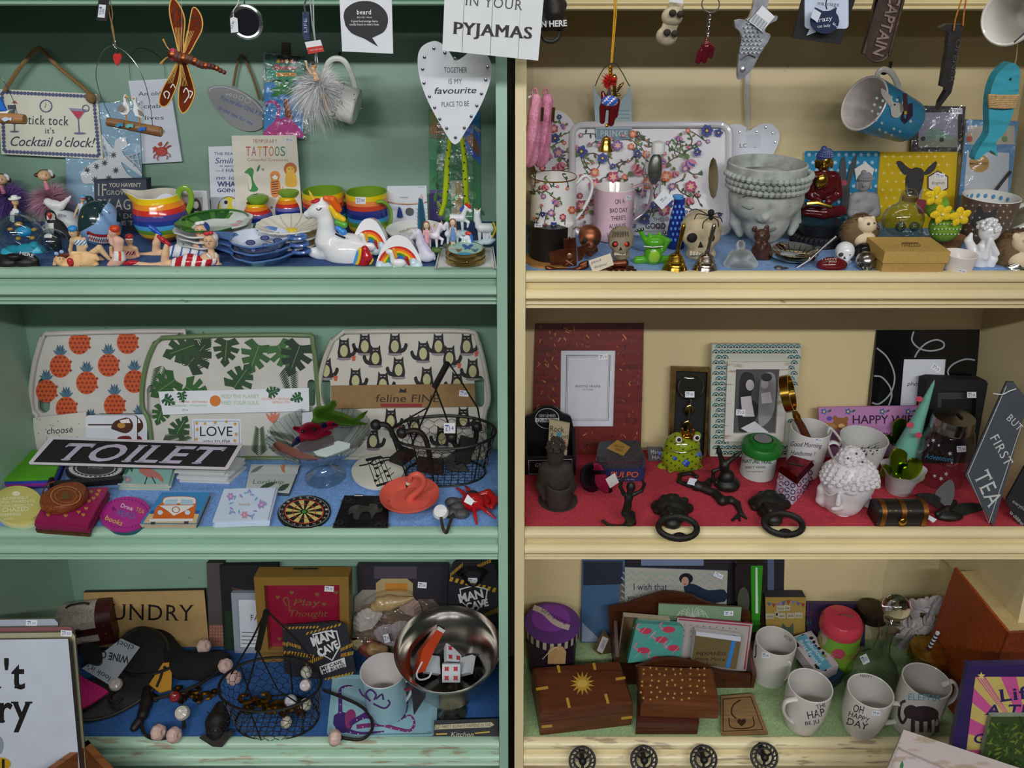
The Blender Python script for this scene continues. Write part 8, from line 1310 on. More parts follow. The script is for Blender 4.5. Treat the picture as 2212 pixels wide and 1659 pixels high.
for cx,yb,ry,lab in((1950,995,955,'white tulip-shaped cup with green foil leaves, the rear one'),(1945,1058,1020,'white tulip-shaped cup with green foil leaves, the front one')):
 P=sit(cx,yb,3);Y=P.y;t=thg('tulip_cup',lab,'candle holder',P,'tulip cups');g=G('s:b4b2b0');turn(g,cx,Y,[(22,yb+8),(26,yb),(34,yb-30),(46,ry-8),(43,ry-6),(32,yb-28),(0,yb-4)],n=32,fr=lambda a,z:1+.08*cos(5*a)*(z/.05));t.pt('cup',g)
 for k,(dx,dy,w)in enumerate(((-30,-2,12),(-2,-36,20),(32,-16,18),(14,4,12))):q=upr(cx+dx,ry,Y-.004*(k+1)+.012,6);t.pt('foil_leaf',sb(q,sp2([(cx+dx*.6-w*.6,ry+14),(cx+dx-w,ry+dy+10),(cx+dx-w*.7,ry+dy-8),(cx+dx,ry+dy-14),(cx+dx+w*.8,ry+dy-6),(cx+dx+w*.8,ry+dy+12),(cx+dx*.6+w*.6,ry+14)],3,True),.003,'M:8aa81a'))
P=sit(2025,1030,3);Y=P.y;t=thg('glass_jar','glass Adventure money jar with a slotted tin lid','jar',P);g=G('clear');m=mpp(P);turn(g,2040,Y,[(44,1040),(50,1034),(52,1000),(52,950),(46,928),(40,920)],n=36,cap=False);t.pt('jar',g);g=G('M:a8a4a0');turn(g,2058,Y,[(43,925),(44,921),(43,918),(44,914),(43,910),(42,900),(0,899)],n=36);t.pt('lid',g);t.pt('coin_slot',G('m:0c0a0a').box((-.002,-.008,0),(.002,.008,.0006),None,TL((pix(2052,965,Y).x,Y,pix(2058,898,Y).z))));i=Ink(on_cyl(pix(2040,970,Y).x,Y,52.5*m));i.text('Adventure',1996,990,2058,11,'p:2f7a9c',y1=998,shear=.25)
for x,y,r_ in((2016,951,6),(2005,962,4),(2028,962,4),(2052,980,6),(2044,1024,6),(2019,1028,5),(2033,1034,6),(2056,1000,3)):i.star(x,y,r_,'p:c8ccd0',6,.3)
i.sticker(2077,970,20,13,'£8.90',-3);t.pt('print',i)
P=sit(1828,1105,3);Y=P.y+.015;t=thg('oil_burner','white ceramic Buddha head oil burner with a pierced lid','oil burner',P);w='s:cfc9cc';bl(t,'head',w,Y,[E(1832,1040,56,52,50),E(1822,1075,44,36,40,dy=-6),E(1818,1100,34,16,30),C((1774,1055,9),(1772,1080,9),(1778,1090,7)),C((1872,1065,9),(1874,1095,10),(1864,1110,7)),C((1812,1070,4,-46),(1810,1088,7,-50)),E(1806,1099,12,4.5,5,dy=-44)],64,6,ZS[3]);m=mpp(P);c0=pix(1834,1040,Y);g=G(w)
for r_ in range(8):
 n_=26-r_*3
 for k in range(n_):a=k*2*pi/n_+r_*.13;ph=.1+r_*.185;q=c0+V3((57*m*cos(a)*cos(ph),52*m*sin(a)*cos(ph),56*m*sin(ph)));g.ell(q,.0046,n=7)if q.y<Y+.02 and not(r_==0 and sin(a)<-.5)else 0
t.pt('hair_curls',g,kind='stuff');g=G(w);turn(g,1838,Y,[(27,994),(23,982),(14,972),(0,967)],n=28);[g.ell(pix(1838,993,Y)+V3((cos(a)*cos(q),sin(a)*cos(q),sin(q)))*25*m,.0042,n=7)for q in(.2,.6,1,1.5)for a in[k*.6283+q for k in range(10)]];lid=t.pt('lid',g,kind='stuff');g=G('m:4a4648')
for x,y in((1850,980),(1832,990),(1863,998)):g.ell(pix(x,y,Y-.024),.0017,n=8)
t.pt('pierced_holes',g,parent=lid,kind='stuff');g=G('s:b4acb0');yq=Y-.0355
for q in(-1,1):g.tube(spl(wp(yq,[(1816+q*12,1065),(1818+q*26,1070),(1820+q*40,1063,12)]),5),.0013,6);g.tube(spl(wp(yq,[(1815+q*10,1052),(1818+q*26,1044),(1820+q*42,1052,14)]),5),.0008,6)
t.pt('eyes',g);g=G(w);turn(g,1818,P.y,[(36,1112),(38,1106),(0,1104)],n=28);t.pt('base',g)
pl=None;A,B=sit(1892,1140,3),sit(1998,1140,3);hh,dd=.020,.034;t=thg('trinket_chest','small dark wooden chest with brass bands and stars','chest',(A+B)/2);x0,x1,y0=A.x,B.x,A.y;t.pt('box',G('s:1a1512').box((x0,y0,ZS[3]),(x1,y0+dd,ZS[3]+hh)))
def vault(x0,x1,y0,dd,z,mat,r=1.0):g=G(mat);n=12;arc=[(y0+dd/2-dd/2*r*cos(pi*k/n),z+dd*.42*r*sin(pi*k/n))for k in range(n+1)];g.prism([V3((x0,a,b))for a,b in arc],(x1-x0,0,0));return g
t.pt('lid',vault(x0,x1,y0,dd,ZS[3]+hh,'s:1a1512'))
for u in(.06,.46,.9):a=x0+(x1-x0)*u;t.pt('brass_band',vault(a,a+.007,y0,dd,ZS[3]+hh,'N:a8703a',1.04));t.pt('brass_strip',G('N:a8703a').box((a,y0-.0008,ZS[3]),(a+.007,y0,ZS[3]+hh)))
t.pt('latch',G('M:b8923a').ell(V3(((x0+x1)/2,y0-.002,ZS[3]+hh*.6)),(.006,.002,.006)));i=Ink(lambda x,y,o=0:V3((pix(x,y,y0).x,y0+.003-o,pix(x,y,y0+.003).z)))
for x in(1925,1938,1958,1970):i.star(x,1104,4,'s:b08a4a')
t.pt('stars',i)
t=thg('butterfly_ornament','black cast iron butterfly with spread wings','ornament',sit(2040,1110,3));Yb=sit(2030,1105,3).y
t.pt('wing',sb(Pl(pix(2030,1080,Yb),(-.3,-.75,.6)),sp2([(2040,1092),(2020,1070),(2030,1052),(2052,1036),(2062,1050),(2060,1075),(2052,1092)],4,True),.004,IR));t.pt('wing',sb(Pl(pix(2010,1085,Yb-.005),(.2,-.8,.5)),sp2([(2030,1098),(2005,1085),(1980,1070),(1992,1066),(2015,1066),(2035,1080)],4,True),.004,IR));t.pt('wing',sb(Pl(pix(2080,1098,Yb),(0,-.5,.86)),sp2([(2040,1095),(2070,1088),(2105,1086),(2132,1096),(2100,1108),(2060,1120),(2035,1112)],4,True),.004,IR));gb(t,'body',IR,[C((2025,1110,6,14),(2045,1100,7,18),(2062,1085,6,22)),E(2050,1115,30,8,14)],34,3)
pl=lvl(ZS[3]+.006);t.pt('price_tag',sb(Pl(flo(2015,1122,ZS[3]+.01),(0,-.5,.86)),[(2005,1112),(2024,1122),(2016,1129),(2003,1120)],.0005,'p:c8ccd4'))
Pp=flo(2128,1135,ZS[3]);n=V3((-.35,-.93,.2)).normalized();pl=Pl(Pp,n);t=bo('slate_sign','tall slate grey luggage-tag sign reading BUT FIRST TEA','sign',pl,[(2174,826),(2190,826),(2225,870),(2212,900),(2146,1138),(2085,1026)],.006,'m:3a3f46','m:2c3138');i=ink(t);w='p:b4b8b4';i.line([(2174,834),(2091,1024),(2136,1130),(2206,920)],1.4,w);i.text('BUT',2173,905,2200,16,w,y1=932,serif=True);i.text('FIRST',2138,946,2172,20,w,y1=1008,serif=True);i.text('TEA',2102,1028,2136,36,w,y1=1098,serif=True);wire(t,'string',Yb+.02,[(2145,850,-40),(2165,852,-40),(2180,845,-40),(2195,840,-40)],1.2,'f:c8c8c0')
pl=Pl(V3((XR1-.012,0,0)),(-1,0,.02));t=bo('wooden_sign','cream wooden sign on the side wall lettered HUBBY','sign',pl,[(2176,765),(2240,790),(2240,960),(2140,870)],.004,'w:b49c68');i=ink(t);i.text('HUB',2168,815,2212,18,'p:14120f',y1=842);i.text('S',2157,835,2168,16,'p:14120f',y1=842)
Pp=flo(2190,1130,ZS[3]);pl=Pl(Pp,V3((-.5,-.85,.1)).normalized());t=bo('book','dark boxed sign lettered about children at the far right','sign',pl,[(2212,1010),(2240,1000),(2240,1165),(2204,1140),(2172,1082)],.01,'m:17151a');i=ink(t);i.text('everything',2186,1085,2218,8,'p:9a9a9e',y1=1108);i.text('to children',2180,1108,2208,8,'p:b0b0b4',y1=1136)
flush()
# ================================================================ green bookcase, lowest shelf
ZB=.2
t=thg('bench','low wooden bench standing in front of the bookcases','bench',(0,-.27,0));t.pt('bench_top',G('w:5a4630').box((-.95,-.44,ZB-.02),(.95,-.245,ZB)))
for x in(-.9,.86):
 for y in(-.43,-.29):t.pt('leg',G('w:5a4630').box((x,y,0),(x+.04,y+.04,ZB-.02)))
IB='i:1a1613';S4=ZS[4]
def chest(label,P,yaw,w,d,h,body,cover):
 t=thg('treasure_chest',label,'chest',P);M=TL(P)@Matrix.Rotation(R(yaw),4,'Z');tr=lambda g:(setattr(g,'v',[tuple(M@V3(p))for p in g.v]),g)[1]
 t.pt('box',tr(G(body).box((-w/2,-d/2,0),(w/2,d/2,h))));t.pt('lid',tr(vault(-w/2,w/2,-d/2,d,h,body)));t.pt('map_panel',tr(vault(-w*.33,w*.27,-d/2,d,h,cover,1.02)));t.pt('map_strip',tr(G(cover).box((-w*.33,-d/2-.001,h*.3),(w*.27,-d/2,h*.62))));g=G('M:a88a4a')
 for x in(-w*.42,w*.38):
  for z in(h*.2,h*.6,h*1.05):g.ell((x,-d/2-.0015,z),.0026,n=8)
 t.pt('studs',tr(g),kind='stuff');t.pt('latch',tr(G('N:4a3a24').ell((0,-d/2-.002,h*.95),(.006,.0025,.007))));t.pt('handle',tr(G('s:14100e').tube(spl([(-.018,.0,h+d*.43),(-.01,0,h+d*.5),(.01,0,h+d*.5),(.018,0,h+d*.43)],4),.002,6)));return t
chest('dark red leather chest with map panels perched on the back left',flo(190,1372,S4+.03),14,.105,.062,.042,'l:3f100f','l:a89c90')
pl=sdg(365,1398,4,14);t=bo('wooden_sign','tan LAUNDRY sign behind the black scarf','sign',pl,[(180,1280),(441,1275),(452,1397),(190,1400)],.008,'m:a88a58','m:2a2218');i=ink(t);i.text('LAUNDRY',180,1338,418,34,'p:17130f',y1=1341,serif=True)
for lab,o,c_,sd,Y_ in(('narrow grey and dusty pink dotted canvas at the back',[(446,1216),(482,1216),(484,1397),(452,1397)],'p:4a4644','m:2a2624',1398),('dark photographic canvas partly behind the gold frame',[(474,1222),(600,1220),(600,1404),(484,1404)],'p:16181c','m:16141c',1404)):
 pl=sdg(480,Y_,4,15);t=bo('canvas',lab,'picture',pl,o,.012,c_,sd);i=ink(t)
 if 'dotted' in lab:
  i.rect(452,1350,483,1396,'p:8a5a4c');i.up();[i.circ(456+(k%5)*6,1354+(k//5)*7,.9,mat='p:c8b4ac',n=6)for k in range(30)]
 else:i.poly([(486,1320),(520,1325),(530,1404),(486,1404)],'p:17301c');i.line([(500,1270),(545,1280)],3,'p:5a3428')
t=frame('framed_print','pale grey frame with small printed rules beside the gold frame',sdg(545,1411,4,14),[(499,1281),(600,1281),(600,1412),(507,1412)],[(513,1296),(600,1296),(600,1400),(518,1400)],'s:8f98a2',.01,deep=.003);i=ink(t);i.text('FAMILY',541,1340,600,12,'p:2a2a30',serif=True)
for k in range(4):i.line([(522,1366+k*8),(556,1367+k*8)],1.4,'p:4a4a50')
t=frame('money_box_frame','gold box frame with a deep red front and a coin slot on top',sdg(655,1430,4,8),[(548,1247),(753,1246),(755,1433),(562,1433)],[(570,1265),(733,1264),(734,1405),(580,1405)],'s:8a6a30',.03,'box frame',.01,'g:8a1a34');i=ink(t);c_='p:7a5a2a';i.line(sp2([(620,1310),(612,1295),(622,1292),(626,1320)],4),2.4,c_);i.text('Play',634,1308,690,14,c_,shear=.3);i.text('Thought',622,1332,706,14,c_,shear=.3)
for x,y in((630,1280),(685,1284),(600,1290),(726,1280),(604,1380),(612,1354),(700,1305)):i.heart(x,y,5,c_)
i.sticker(711,1272,20,12,'£9.90',4);A=t.fp.hit(630,1246);t.pt('coin_slot',G('M:b8b8b8').box((-.02,-.002,0),(.02,.002,.0008),None,TL(t.fp.hit(655,1246)+V3((0,.017,.0015)))))
pl=sdg(870,1400,4,15);t=bo('canvas','dark still-life canvas of candles behind the shells','picture',pl,[(771,1222),(968,1222),(965,1402),(778,1402)],.015,'p:26222a');i=ink(t)
for x,y,w_,c_ in((800,1320,34,'p:8a8478'),(852,1290,40,'p:a89468'),(920,1340,30,'p:6a5a54')):i.poly([(x-w_,y),(x-w_,y-30),(x-w_*.5,y-46),(x+w_*.5,y-46),(x+w_,y-30),(x+w_,y)],c_)
i.rect(832,1260,880,1276,'p:b87a2a');i.rect(808,1224,900,1250,'p:4a3f4c');i.sticker(912,1264,19,13,'£16',4)
def stripes(i,pts,n=9):
 for a,b,w_ in pts:
  for k in range(n):u=k/n;x,y=a[0]+(b[0]-a[0])*u,a[1]+(b[1]-a[1])*u;i.poly([(x,y+w_),(x+(b[0]-a[0])/n*.55,y+w_+(b[1]-a[1])/n*.55),(x+(b[0]-a[0])/n*.9,y+(b[1]-a[1])/n*.55),(x+(b[0]-a[0])/n*.35,y)],'p:b88a1c')
pl=sdg(1020,1440,4,12);t=bo('bottle_opener_board','dark Man Cave board with a wall bottle opener','sign',pl,sp2([(968,1270),(975,1225),(1000,1208),(1045,1207),(1068,1222),(1076,1270)],4)+[(1076,1440),(970,1440)],.008,'s:26272b');i=ink(t);stripes(i,[((972,1238),(1000,1214),9),((970,1246),(1074,1272),9),((1030,1220),(1062,1206),8),((1045,1325),(1076,1312),10)]);sh=[(992,1272),(1022,1264),(1054,1272),(1050,1300),(1024,1326),(996,1300)];i.poly(sh[::-1],'p:c4c4c4');i.up();i.poly([(1023+(x-1023)*.9,1292+(y-1292)*.9)for x,y in sh][::-1],'p:17171a');i.up();i.text('MAN',993,1302,1045,18,'p:c8c8c8',y1=1290,bold=.04);i.text('CAVE',1008,1318,1056,15,'p:c8c8c8',y1=1308,bold=.04);stk(t,None,1021,1255,20,13,'£9.90');t.pt('opener',G('N:3a3a3c').tube([pl.hit(x,y,.004)for x,y in sp2([(990,1240),(1005,1230),(1030,1230),(1050,1238)],4)],.005,8).tube([pl.hit(x,y,.008)for x,y in sp2([(998,1242),(1014,1262),(1030,1262),(1044,1240)],4)],.0025,8))
for k,(dx,dy)in enumerate(((-10,2),(0,0))):
 pl=sdg(700+dx,1462+k*6,4,22,-6);t=bo('coaster',['dark Man Cave coaster behind the front one','dark Man Cave coaster with a white shield logo leaning on the gold frame'][k],'coaster',pl,[(620+dx,1352-dy),(738+dx,1344-dy),(748+dx,1352),(770+dx,1452),(625+dx,1480)],.003,'s:2a2c32',group='Man Cave coasters');i=ink(t);stripes(i,[((622+dx,1354),(690+dx,1352),5),((660+dx,1366),(738+dx,1345),6),((620+dx,1386),(650+dx,1396),7),((735+dx,1400),(762+dx,1388),8),((736+dx,1412),(764+dx,1406),8),((660+dx,1430),(700+dx,1412),9),((700+dx,1465),(765+dx,1450),6),((622+dx,1406),(680+dx,1415),8)]);sh=[(674+dx,1370),(705+dx,1362),(728+dx,1362),(736+dx,1396),(718+dx,1428),(690+dx,1412)];i.poly(sh[::-1],'p:d0d0d0');i.up();i.poly([(706+dx+(x-706-dx)*.9,1393+(y-1393)*.9)for x,y in sh][::-1],'p:17171a');i.up();i.text('MAN',676+dx,1396,724+dx,19,'p:d4d4d4',y1=1378,bold=.04);i.text('CAVE',690+dx,1420,734+dx,17,'p:d4d4d4',y1=1398,bold=.04);i.poly([(694+dx,1458),(748+dx,1440),(744+dx,1420),(690+dx,1440)],'p:d0d0d0');i.up();i.text('MY CAVE,',695+dx,1448,742+dx,7,'p:17171a',y1=1432,bold=.03);i.text('MY RULES!',699+dx,1456,745+dx,7,'p:17171a',y1=1441,bold=.03)
pl=sdg(850,1425,4,30);t=thg('shell_basket','round basket of seashells wrapped in clear film','basket',sit(850,1425,4));t.pt('basket',G('w:6a5238').prism([pl.hit(*p)for p in oval(852,1350,88,68)],-pl.n*.03));n=pl.n
def fan(x,y,r_,ang,c_):
 c=pl.hit(x,y,.004);g=G(c_);m=mpp(c);u=pl.hit(x+1,y,.004)-c;v=pl.hit(x,y-1,.004)-c;N_=18;o=[]
 for k in range(N_+1):a=R(ang-80+160*k/N_);q=r_*(1+.05*(k%2));o.append(c+(u*cos(a)+v*sin(a))*q)
 a=R(ang+180);base=c+(u*cos(a)+v*sin(a))*r_*.25;mid=[base+(p-base)*.6+n*r_*m*(.42+.05*(k%2))for k,p in enumerate(o)];vs=[base]+mid+o;L_=N_+1
 g.add(vs,[(0,1+k,2+k)for k in range(N_)]+[(1+k,1+L_+k,2+L_+k,2+k)for k in range(N_)]);t.pt('shell',g,ang=20)
for a in((800,1350,36,120,'s:b4aca4'),(838,1385,36,70,'s:a89aa0'),(800,1388,32,280,'s:8a4a3c'),(880,1320,30,60,'s:b8988c'),(775,1385,20,250,'s:b0a078'),(870,1375,34,80,'s:b4a8a8')):fan(*a)
bl(t,'whelk_shell','s:b89a68',pl.hit(850,1305).y-.008,[C((812,1310,12),(840,1302,17),(870,1298,9),(893,1291,3)),E(822,1305,14,14,14)],40,4);bl(t,'cone_shell','s:a88458',pl.hit(815,1400).y-.01,[C((805,1402,14),(830,1404,10))],26);t.pt('clear_film',sb(Pl(pl.P+pl.n*.03,pl.n),oval(852,1348,90,70),.055,'wrap'));stk(t,lambda x,y,o=0:pl.hit(x,y,.031+o),835,1379,12,18,'£9',-15)
P=sit(978,1538,4);Y=P.y;m=mpp(P);t=thg('metal_compote','brushed metal pedestal bowl holding drawer knobs','bowl',P);zb=pix(965,1395,Y).z-P.z;ax=pix(972,1460,Y).x;R1=108*m;MC=TL((ax,Y,P.z))@Matrix.Rotation(R(4),4,'X');t.pt('bowl_and_stem',G('M:96928c').lathe([(31*m,0),(33*m,.004),(28*m,.009),(24*m,.012),(20*m,.018),(14*m,.024),(13*m,.05),(20*m,.056),(60*m,.07),(R1*.85,zb-.008),(R1*.93,zb),(R1*.98,zb+.004),(R1,zb+.010),(R1-.001,zb+.011),(R1*.95,zb+.003),(R1*.91,zb-.001),(R1*.82,zb-.008),(56*m,.073),(0,.068)],MC,56))
cz=P.z+.080;q=Pl(V3((ax,Y-.01,cz)),(.6,-.5,.62))
t=thg('card_packet','orange card box lying in the metal bowl','packet',q.hit(925,1420));t.pt('box',sb(q,[(948,1353),(962,1362),(940,1400),(918,1450),(902,1455),(912,1405)],.012,'s:b8401c','s:a0381a'));t.pt('white_end',sb(Pl(q.P+q.n*.0006,q.n),[(948,1353),(962,1362),(958,1368),(944,1360)],.001,'p:d0d0d0'));wire(t,'hook_wire',q,[(912,1430),(900,1455,-5),(906,1468,-6),(925,1464,-6),(932,1452,-4)],2,'s:d8d8d8')
for k,(x,y,a,lab)in enumerate(((932,1436,.6,'white china drawer knob on the left in the metal bowl'),(975,1453,0,'red and white patterned china drawer knob facing up in the metal bowl'),(1008,1438,-.7,'white china drawer knob on the right in the metal bowl'),(978,1412,.5,'patterned china drawer knob at the back of the metal bowl'))):
 c=flo(x,y,cz+.012);t=thg('drawer_knob',lab,'drawer knob',c);M=TL(c)@Euler((1.0 if k==1 else .5,a,a*.7)).to_matrix().to_4x4();t.pt('knob',G('g:c8ccd0').box((-.014,-.014,-.004),(.014,.014,.004),None,M));t.pt('screw',G('M:a8a8a8').tube([M@V3((0,0,-.004)),M@V3((0,0,-.028))],.002,8))
 if k in(1,3):
  i=G('p:b03038')
  for u in(-.007,.007):
   for v in(-.007,.007):i.add([M@V3((u+.005*cos(w_*.785)*(1 if w_%2 else .6),v+.005*sin(w_*.785)*(1 if w_%2 else .6),.0043))for w_ in range(8)],[tuple(range(8))])
  t.pt('pattern',i,kind='stuff')
pl=lvl(S4+.005);o=rotpts(rrect(708,1456,942,1588,14),825,1520,1);o=[(726,1456),(940,1462),(948,1470),(942,1580),(932,1586),(716,1590),(706,1582),(718,1464)];t=thg('square_tray','pale blue tray with a purple octopus print','tray',sit(825,1530,4));g=G('g:8fb8c4');W=[pl.hit(*p)for p in o];c=sum(W,V3())/len(W);inn=[c+(p-c)*.9-V3((0,0,.004))for p in W];N_=len(W);g.add(W+inn,[(k,(k+1)%N_,N_+(k+1)%N_,N_+k)for k in range(N_)][::1]);g.add(inn,[tuple(range(N_))]);g.add(W+[p-V3((0,0,.0045))for p in W],[(k,N_+k,N_+(k+1)%N_,(k+1)%N_)for k in range(N_)]);t.main=t.pt('tray',g);i=ink(t,lvl(S4+.0012).hit);pu='p:4a2a70'
i.poly(sp2([(718,1560),(722,1545),(740,1538),(756,1548),(762,1565),(752,1580),(734,1582)],3,True),'p:3a2468');i.poly(sp2([(745,1545),(758,1532),(768,1540),(766,1560),(750,1575)],3,True),'p:8a3468')
for pts in([(755,1565),(790,1548),(830,1560),(870,1550),(880,1515),(878,1500)],[(770,1570),(820,1565),(850,1572),(885,1578),(895,1560),(885,1545),(872,1552)],[(735,1545),(735,1515),(735,1490),(748,1482),(762,1482)],[(750,1578),(780,1584),(830,1580)],[(760,1560),(800,1535),(815,1520)]):
 q=sp2(pts,6);i.line(q,[10-8*k/len(q)for k in range(len(q))],pu if pts[0][0]!=770 else 'p:7a2f6a');i.up(.5);[i.circ(p[0],p[1]+2,1.6,1.2,'p:d8c4d4',6)for p in q[2::3]]
t=mug('mug','pale blue mug with an octopus print and a ribbon-tied tag','mug',832,1532,42,1448,50,4,'g:8fb4c0','g:c4bebc',[(866,1478),(885,1466),(892,1478),(886,1498),(868,1522),(858,1520)],hr=6,hmat='g:c8c8c8',dz=.0015);i=ink(t,t.fn);
for pts in([(800,1515),(790,1500),(800,1490),(812,1500),(808,1512)],[(812,1510),(825,1500),(828,1512)],[(806,1520),(830,1530),(842,1520),(838,1512)],[(798,1512),(782,1500),(776,1488)]):i.line(sp2(pts,5),4,pu)
pl=upr(905,1500,t.Y-.02,10,-30);t.pt('swing_tag',sb(pl,[(888,1487),(912,1478),(920,1504),(894,1545)],.0008,'m:26242c'));wire(t,'ribbon',t.Y-.01,[(868,1486),(880,1490),(892,1482),(884,1474)],3,'s:7a1a34')
pl=sdg(1005,1596,4,55);t=bo('wooden_sign','dark Kitchen sign with a cream banner lying by the front edge','sign',pl,[(938,1556),(1076,1552),(1078,1590),(936,1594)],.006,'m:23262a');i=ink(t);i.poly([(938,1576),(1058,1571),(1068,1566),(1062,1560),(940,1566)],'p:b0a884');i.up();i.text('BEST PARTY ALWAYS HAPPENS IN THE',938,1574,1060,7,'p:23262a',y1=1569);i.text('Kitchen',974,1591,1022,10,'p:b8b294',shear=.25);i.line([(942,1586),(966,1585)],3,'p:b8962a');i.line([(1026,1584),(1058,1581)],3,'p:b8962a')
q=Pl(flo(270,1500,S4+.012),(.2,-.35,.9));t=thg('iron_tray','large black embossed iron tray under the hooks','tray',q.hit(260,1545));g=G(IB);o=sp2([(172,1540),(215,1450),(280,1365),(345,1368),(364,1420),(330,1490),(255,1540),(190,1556)],4,True);g.prism([q.hit(*p)for p in o][::-1],-q.n*.004);t.pt('tray',g);t.pt('rolled_rim',G('i:2a2622').tube([q.hit(*p,.002)for p in o],.003,6,closed=True))
q2=Pl(q.P+q.n*.012,q.n);t=bo('sign_card','white upside-down wine card lying under the hooks','card',q2,[(262,1379),(302,1398),(240,1482),(177,1444)],.002,'p:a8aeb8');i=ink(t);i.text("clock",290,1395,250,12,'p:1a1c22',y1=1380);i.text("WINE O'",280,1418,215,16,'p:1a1c22',y1=1405,bold=.02);i.text("look it's",240,1462,190,12,'p:1a1c22',y1=1432)
q3=Pl(q.P+q.n*.010,q.n);t=bo('wooden_sign','yellow and black hazard sign under the black scarf','sign',q3,[(322,1478),(352,1432),(372,1430),(370,1490),(345,1496)],.004,'m:b8841a');i=ink(t);i.line([(352,1446),(346,1466),(338,1484)],6,'p:141210');i.circ(356,1442,4,mat='p:141210')
q3=Pl(q.P+q.n*.014,q.n);t=bo('fabric_pouch','bright pink felt pouch at the left','pouch',q3,sp2([(170,1462),(185,1466),(230,1490),(226,1500),(178,1530),(165,1520)],3,True),.006,'f:b01a64')
q3=Pl(q.P+q.n*.018,q.n);t=bo('black_purse','small black stitched leather purse below the chest','purse',q3,sp2([(176,1390),(214,1395),(220,1428),(205,1436),(176,1420)],3,True),.008,'l:141216')
t=thg('sequin_scarf','black fluffy scarf with gold sequins lying over the tray','scarf',flo(390,1440,S4));prs=[C((325,1345,18),(345,1375,22),(365,1410,22),(395,1440,24)),C((395,1440,24),(440,1440,26),(475,1432,22),(490,1425,10))];gb(t,'scarf','f:0f0d0d',prs,60,8,4);g=G('N:8a6a1c');rd=random.Random(2)
for k in range(120):u=rd.random();x,y=(330+60*u*1.2,1350+90*u)if k%2 else(395+85*u,1436+20*(rd.random()-.5));g.ell(flo(x+rd.uniform(-10,10),y+rd.uniform(-10,10),S4+.028),.0011,n=5)
t.pt('sequins',g,kind='stuff');t.pt('fringe',fluff(G('f:0f0d0d'),flo(430,1435,S4+.016),.02,260,.02,'f:0f0d0d',.0006,.4,.6),kind='stuff')
def pumpkin(t,c,r,mat,ax=(0,-.6,.8),rib=True):
 M=TL(c)@V3(ax).to_track_quat('Z','Y').to_matrix().to_4x4();t.pt('china_knob',G(mat).lathe([(.15*r,-.75*r),(.6*r,-.7*r),(.95*r,-.3*r),(r,.1*r),(.8*r,.55*r),(.4*r,.72*r),(.05*r,.6*r)],M,40,fr=(lambda a,z:1+.09*abs(cos(4*a))-.06)if rib else None));t.pt('collar',G(IB).lathe([(.2*r,-.95*r),(.34*r,-.85*r),(.34*r,-.7*r)],M,12))
def hook(label,knobs,arm,mat='g:c8aaa0',r=.0125,h=.012,rib=True,group='hooks with china knobs'):
 t=thg('coat_hook',label,'hook',flo(arm[0][0],arm[0][1],S4),group);
 for x,y,a in knobs:pumpkin(t,flo(x,y,S4+h+r*.6),r,mat,a,rib)
 wire(t,'iron_arm',lvl(S4+h),arm,3.6,IB,8);return t
hook('double hook with cream pumpkin knobs lying across the iron tray',[(263,1424,(-.3,-.5,.8)),(440,1396,(.8,-.3,.4))],[(257,1436),(275,1455),(318,1458),(373,1440),(429,1400)],h=.026);hook('hook with a plain white china knob at the edge of the iron tray',[(250,1478,(.1,-.4,.9))],[(248,1490),(236,1510),(250,1520),(264,1508)],'g:c4bcb8',.011,.02,False);hook('double hook with two pink pumpkin knobs side by side behind the basket',[(487,1438,(.6,-.3,.7)),(505,1464,(.7,-.3,.5))],[(478,1445),(430,1478),(380,1498),(332,1510)],h=.02);hook('double hook with two pink pumpkin knobs at the front left edge',[(342,1582,(.9,-.2,.3)),(376,1588,(.9,-.2,.2))],[(304,1560),(312,1585),(335,1596),(375,1592)],h=.008);hook('hook with a pink pumpkin knob hanging over the front of the octopus tray',[(723,1594,(-.9,-.2,.2))],[(738,1594),(780,1597),(804,1575),(798,1545),(770,1520),(698,1490)],h=.014);hook('hook with a white mushroom-shaped china knob near the iron fish',[(394,1540,(0,-.5,.85))],[(396,1550),(398,1572)],'g:b8b4a8',.012,.012,False);hook('hook with a small dark red china knob on the arms of the double hook',[(378,1505,(.2,-.5,.8))],[(372,1508),(384,1512)],'g:7a2028',.009,.026,False)
t=thg('iron_bracket','black cast iron leafy hook plate at the front left','hook',flo(315,1520,S4));gb(t,'plate',IB,[C((318,1490,10),(316,1520,12),(308,1545,11)),C((325,1500,7),(338,1512,5)),C((300,1560,10),(290,1572,8))],44,4,4)
def scroll(label,x,y,s,dz=0,flip=1):
 t=thg('scroll_bracket',label,'bracket',flo(x,y,S4+dz));g=G('N:6a4a1c');L_=lvl(S4+dz+.005)
 for cx,cy,r_,a0,a1 in((-24,-14,14,0,300),(8,-16,14,180,-120),(-18,14,10,90,420),(14,14,10,90,-240),(0,0,6,0,330),(34,6,12,180,460),(52,-4,9,0,-280)):g.tube([L_.hit(x+flip*s*(cx+r_*(1-.035*k)*cos(R(a0+(a1-a0)*k/14))),y+s*.7*(cy+r_*(1-.035*k)*sin(R(a0+(a1-a0)*k/14))))for k in range(15)],.0034,6,'N:8a6426' if r_>10 else None)
 t.pt('scrollwork',g,kind='stuff');return t
scroll('brown gilt scrollwork bracket lying left of the wire basket',412,1500,1.0);scroll('brown gilt scrollwork bracket lying inside the wire basket',560,1520,1.25,.006);scroll('second gilt scrollwork bracket at the right inside the wire basket',630,1530,1.0,.018,-1)
t=basket('black wire mesh basket of scroll brackets and china knobs',592,1478,106,1552,88,4,[('handle_wire',[(500,1455),(545,1380),(575,1318)],2),('handle_wire',[(575,1318),(640,1380),(672,1420)],2),('handle_wire',[(557,1404),(530,1500)],2),('handle_wire',[(557,1404),(600,1490),(660,1530)],1.6),('grip',[(576,1320,-3),(557,1402,-3)],7)],fl=.66)
